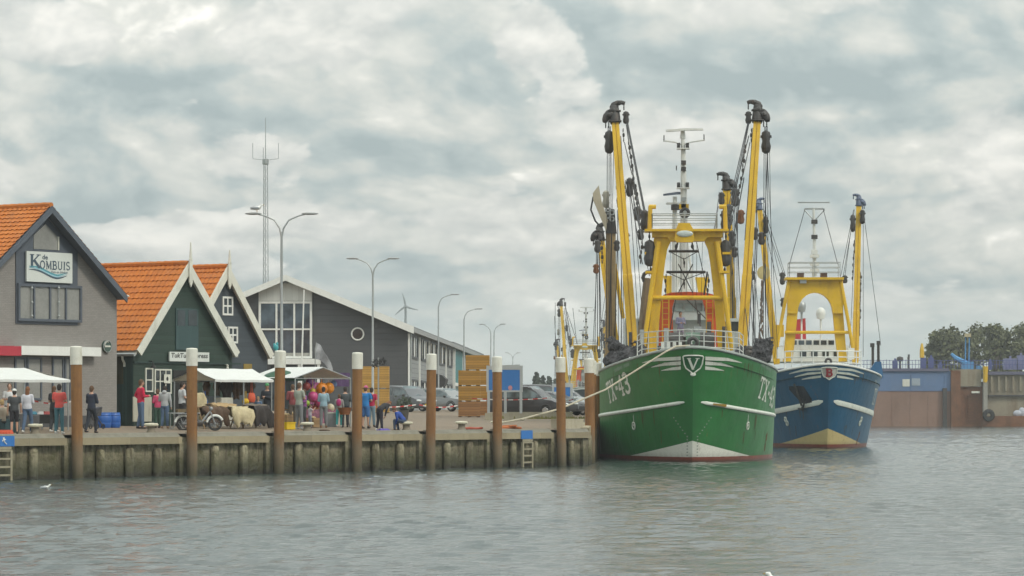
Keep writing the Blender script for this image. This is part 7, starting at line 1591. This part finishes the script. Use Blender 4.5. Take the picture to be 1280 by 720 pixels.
m=MB(); m.rings([[Vector((.30+.11*math.cos(q),yy,bzb+.22+.13*math.sin(q))) for q in [2*math.pi*k/16 for k in range(16)]] for yy in (-.045,-.031)]); m.build('round_sticker',mat('pink_sticker',(.55,.25,.28),.5),b1)
board('smaller plain blue notice board behind the last pile of the front quay',690,716,479.5,497.5,196,(.1,.9))
CB=mat('pale_concrete_block',(.36,.33,.25),.85,var=.15,dirt=.3)
for x,l in ((612,'pale concrete block at the left foot of the large blue board'),(636,'pale concrete block at the middle foot of the large blue board'),(650,'pale concrete block at the right foot of the large blue board')):
    m=MB(); m.prism([(-.26,0),(.26,0),(.24,.38),(-.24,.38)],'y',-.2,.2); tag(m.build('concrete_block',CB,None,GD(x,167.5)),l,'concrete block')
m=MB(); m.prism([(-2.2,0),(2.2,0),(2.1,.30),(-2.1,.30)],'y',-.15,.15); m.bb((-2.15,-.16,.301),(2.15,.16,.36)); tag(m.build('concrete_kerb',CB,None,GD(668,178)),'long low concrete barrier before the dark van','concrete barrier')
gm=MB(); rr=random.Random(5)
for _ in range(500): x=rr.uniform(-2.6,2.8); y=rr.uniform(-1,1); h=rr.uniform(.05,.2); gm.add([(x-.03,y,0),(x+.03,y,0),(x+rr.uniform(-.05,.05),y,h)],[(0,1,2)])
go=gm.build('grass_tufts',mat('yellow_grass',(.20,.19,.05),.9,var=.5),None,GD(676,176)); tag(go,'yellowish grass growing along the low concrete barrier','grass'); go['kind']='stuff'
# white quay corner block
m=MB(); m.bb((-1.7,0,0),(-.12,.7,.42)); m.bb((-1.72,-.01,.421),(-.10,.71,.47)); cb=XW(731,.3); tag(m.build('corner_block',mat('pale_corner_timber',(.40,.36,.27),.85,var=.15,dirt=.4),None,cb,R(QA)),'pale wooden block on the quay corner beside the green ship','block')
# ================================================================== cars
CGL=glass('car_glass',(.10,.13,.14),.05); TYRE=BLACK; CHR=mat('car_silver_trim',(.5,.5,.5),.25,metal=.8); BUMP=mat('car_black_plastic',(.03,.03,.032),.6)
def car(name,label,loc,rz,paint,L=4.4,Wd=1.78,H=1.62,hood=1.0,belt=.98,screen=.75,rear=.35,plate=True,group='cars parked behind the market'):
    """front at +x; stations along the length carry sill, belt and roof heights"""
    o=thing(name,label,'car' if 'van' not in name else 'van',loc,rz,group); h=Wd/2; x1=L/2; x0=-L/2; xs=x1-hood; xr=xs-screen
    st=[(x0,.45,.72,.72,.80),(x0+.06,.30,.92,.92,.93),(x0+rear,.25,belt+.03,H-.06,1),(x0+rear+.6,.24,belt+.02,H,1),((x0+xr)/2+.2,.24,belt,H,1),(xr,.24,belt-.01,H-.05,1),((xr+xs)/2,.24,belt-.03,(H+belt)/2+.06,1),(xs,.24,belt-.05,belt-.01,.99),(xs+hood*.5,.25,belt-.12,belt-.11,.97),(x1-.16,.28,.78,.78,.90),(x1,.36,.60,.60,.74)]
    b=MB(); rings=[]
    for x,zs,zb,zr,wf in st:
        w=h*wf; tw=w*.80 if zr>zb+.1 else w*.88; rings.append([Vector(p) for p in ((x,-w*.94,zs),(x,-w,zs+.12),(x,-w,(zs+zb)/2),(x,-w*.97,zb),(x,-tw,zr-.03),(x,-tw*.72,zr+.02),(x,tw*.72,zr+.02),(x,tw,zr-.03),(x,w*.97,zb),(x,w,(zs+zb)/2),(x,w,zs+.12),(x,w*.94,zs))])
    b.rings(rings); b.build('body',paint,o,smooth=True)
    def side(sg,x,f):                                           # point on the side between belt (0) and roof (1)
        for a,c_ in zip(st,st[1:]):
            if a[0]<=x<=c_[0]: t_=(x-a[0])/(c_[0]-a[0]); zb=a[2]+(c_[2]-a[2])*t_; zr=a[3]+(c_[3]-a[3])*t_; w=h*(a[4]+(c_[4]-a[4])*t_); tw=w*.80; return Vector((x,sg*(w*.97+(tw-w*.97)*f+.012),zb+(zr-.03-zb)*f))
    for sg in (-1,1):
        ww=[x0+rear+.12,(x0+xr)/2-.25,(x0+xr)/2+.55,xs-.10]
        for a,c_ in zip(ww,ww[1:]):
            q=MB(); n=5; vs=[]
            for i in range(n+1): x=a+.04+(c_-a-.08)*i/n; vs+=[side(sg,x,.08),side(sg,x,.86)]
            q.add(vs,[(2*i,2*i+1,2*i+3,2*i+2) for i in range(n)]); q.build('side_window',CGL,o)
        m=MB(); p=side(sg,xs-.35,.1); m.ell(p+Vector((0,sg*.12,.05)),(.07,.13,.09),8,6); m.build('mirror',BUMP,o,smooth=True)
        hl=MB(); hl.ell((x1-.20,sg*h*.66,.70),(.20,.22,.10),10,6); hl.build('headlight',mat('headlight_lens',(.50,.52,.52),.12),o,smooth=True)
        for wx in (x0+.78,x1-.85):
            w=MB(); w.rings([[Vector((wx+r_*math.cos(q),sg*yy,.32+r_*math.sin(q))) for q in [2*math.pi*k/20 for k in range(20)]] for r_,yy in ((.2,h-.24),(.32,h-.22),(.325,h-.05),(.29,h+.012),(.2,h+.0))]); wo=w.build('wheel',TYRE,o,smooth=True)
            r=MB(); r.rings([[Vector((wx+r_*math.cos(q),sg*yy,.32+r_*math.sin(q))) for q in [2*math.pi*k/20 for k in range(20)]] for r_,yy in ((.205,h+.004),(.19,h+.018),(.03,h+.022))]); r.build('rim',CHR,wo,smooth=True)
            ar=MB(); ar.torus((wx,sg*(h-.02),.32),.37,.035,'y',14,6,0,math.pi); ar.build('wheel_arch',BUMP,o)
    ws=MB(); nn=5; vs=[]
    for i in range(nn+1):
        f=i/nn; x=xs-.06-(screen-.10)*f; z=(belt-.05)+.035+(H-.04-belt)*f*1.0; tw=h*(.86-.10*f); dz=.02
        vs+=[(x+.03,-tw,z+dz),(x+.055,0,z+dz+.025),(x+.03,tw,z+dz)]
    ws.add(vs,[(3*i+k,3*i+k+1,3*i+4+k,3*i+3+k) for i in range(nn) for k in range(2)]); ws.build('windscreen',CGL,o,smooth=True)
    g_=MB(); g_.bb((x1-.10,-h*.52,.36),(x1+.025,h*.52,.56)); g_.build('grille',BUMP,o); g_=MB(); g_.bb((x1-.2,-h*.80,.30),(x1+.012,h*.80,.37)); g_.build('bumper',BUMP,o); g_=MB(); g_.bb((x1-.08,-.28,.64),(x1+.012,.28,.68)); g_.build('chrome_bar',CHR,o)
    if plate: q=MB(); q.bb((x1+.026,-.27,.40),(x1+.036,.27,.51)); q.build('number_plate',mat('yellow_plate',(.60,.42,.01),.5),o)
    return o
PGR=mat('car_dark_grey',(.12,.125,.135),.28,metal=.3,var=.06); PSI=mat('car_silver',(.27,.28,.285),.3,metal=.4,var=.06); PBK=mat('car_near_black',(.05,.05,.056),.25,var=.08); PDG=mat('car_graphite',(.09,.09,.098),.28,metal=.2,var=.06)
def carpx(name,label,x,d,rz,paint,**k): return car(name,label,GD(x,d),R(rz),paint,**k)
carpx('parked_car','dark grey family car with yellow plate, facing right toward the viewer',509,206,-52,PGR,L=4.5,Wd=1.82,H=1.68,hood=.95,belt=1.02,screen=.95)
carpx('parked_car','silver grey hatchback parked right of the dark grey family car',556,212,-38,PSI,L=4.1,Wd=1.74,H=1.54,hood=.95,belt=.95,screen=.85)
carpx('parked_van','dark panel van parked behind the large blue notice board, nose to the right',660,188,-24,PBK,L=4.7,Wd=1.86,H=1.80,hood=1.0,belt=1.05,screen=1.05,plate=False)
carpx('parked_car','black off-road car with roof rails behind the dark van',681,204,-20,PDG,L=4.6,Wd=1.88,H=1.86,hood=1.1,belt=1.15,screen=.6)
carpx('parked_car','low graphite car peeking out right of the dark van',690,195,-30,PDG,L=4.3,Wd=1.76,H=1.46,hood=1.05,belt=.92,screen=.85,plate=False)
carpx('parked_car','silver car nose between the last two rusty piles',714,198,-30,PSI,L=4.2,Wd=1.72,H=1.18,hood=1.05,belt=.85,screen=.7,plate=False)
carpx('parked_car','dark car half hidden behind the lower half of the smaller blue board',708,226,-12,PBK,L=4.2,Wd=1.75,H=1.5,hood=1.0,belt=.93,screen=.8,plate=False)
# stakes carrying the tape near the cars
for x,w,l in ((505,9.05,'dark plant tub standing before the dark grey family car'),):
    m=MB(); m.lathe((0,0,0),[(.2,0),(.26,.5),(.24,.5),(.18,.05),(.01,.05)],12); p=XW(x,19); o=m.build('plant_tub',mat('tub_dark',(.07,.065,.06),.8),None,p,smooth=True); tag(o,l,'plant tub'); c_=MB(); leafball(c_,(0,0,.85),.42,160,.09,random.Random(2)); c_.build('foliage',LEAF2,o)
for x,w,yt,l in ((473,22,447,'dark bushy plant on a pole above the yellow crates, under the second lamp'),):
    p=XW(x,w); z=zpx(x,w,yt)-p.z; o=thing('hanging_plant',l,'plant',p); m=MB(); m.tube((0,0,0),(0,0,z),.04,n=6); m.build('pole',GREYM,o); c_=MB(); leafball(c_,(-.15,0,z-.3),.24,150,.05,random.Random(3)); leafball(c_,(.2,0,z-.22),.22,120,.05,random.Random(4)); c_.build('foliage',mat('dark_plant',(.035,.035,.035),.8,var=.5),o)
# ================================================================== gulls
def gull(label,loc,rz,s=1,float_=False):
    o=thing('seagull',label,'seagull',loc,rz,'gulls'); o.scale=(s,s,s); m=MB(); m.path([(0,-.22,.10),(0,-.14,.12),(0,-.02,.14),(0,.08,.15),(0,.13,.20),(0,.16,.245),(0,.21,.25)],[.015,.045,.075,.062,.035,.038,.02],10); m.build('body',WHITE,o,smooth=True)
    for sg in (-1,1): w=MB(); w.ell((sg*.055,-.07,.145),(.03,.16,.05),8,6); w.build('wing',mat('gull_grey',(.34,.36,.38),.7),o,smooth=True)
    b=MB(); b.path([(0,.205,.25),(0,.26,.24)],[.014,.004],5); b.build('beak',mat('gull_beak',(.5,.3,.03),.6),o)
    if not float_:
        for sg in (-1,1): l=MB(); l.tube((sg*.03,0,.09),(sg*.03,.01,0),.008,n=4); l.build('leg',mat('gull_beak',(.5,.3,.03)),o)
    return o
h=L1.location+Vector((-1.05,0,9.06)); gull('gull standing on the left arm of the nearest street lamp',h,R(-80),1.25)
q=EYE*F/(611.5-HY); gull('white gull swimming at the lower left just off the quay wall',(( 57-CX)/F*q,q,-.06),R(-85),0.8,True)
q=EYE*F/(733-HY); gull('gull swimming at the bottom edge of the picture, only its head showing',((972-CX)/F*q,q,-.04),R(60),.9,True)

# ================================================================== air
hm=bpy.data.materials.new('haze_air'); hm.use_nodes=True; t=NT(hm.node_tree)
for n in list(t.n): t.n.remove(n)
ho=t.new('ShaderNodeOutputMaterial'); pv=t.new('ShaderNodeVolumePrincipled'); pv.inputs['Color'].default_value=(.93,.97,1,1); pv.inputs['Density'].default_value=.00024; pv.inputs['Anisotropy'].default_value=.0
t.l.new(pv.outputs[0],ho.inputs['Volume'])
m=MB(); m.bb((-3000,-320,-3),(3000,3000,50)); hb=m.build('haze',hm); hb['kind']='stuff'
SC.view_settings.exposure=.12
SC.cycles.use_adaptive_sampling=True; SC.cycles.adaptive_threshold=.04
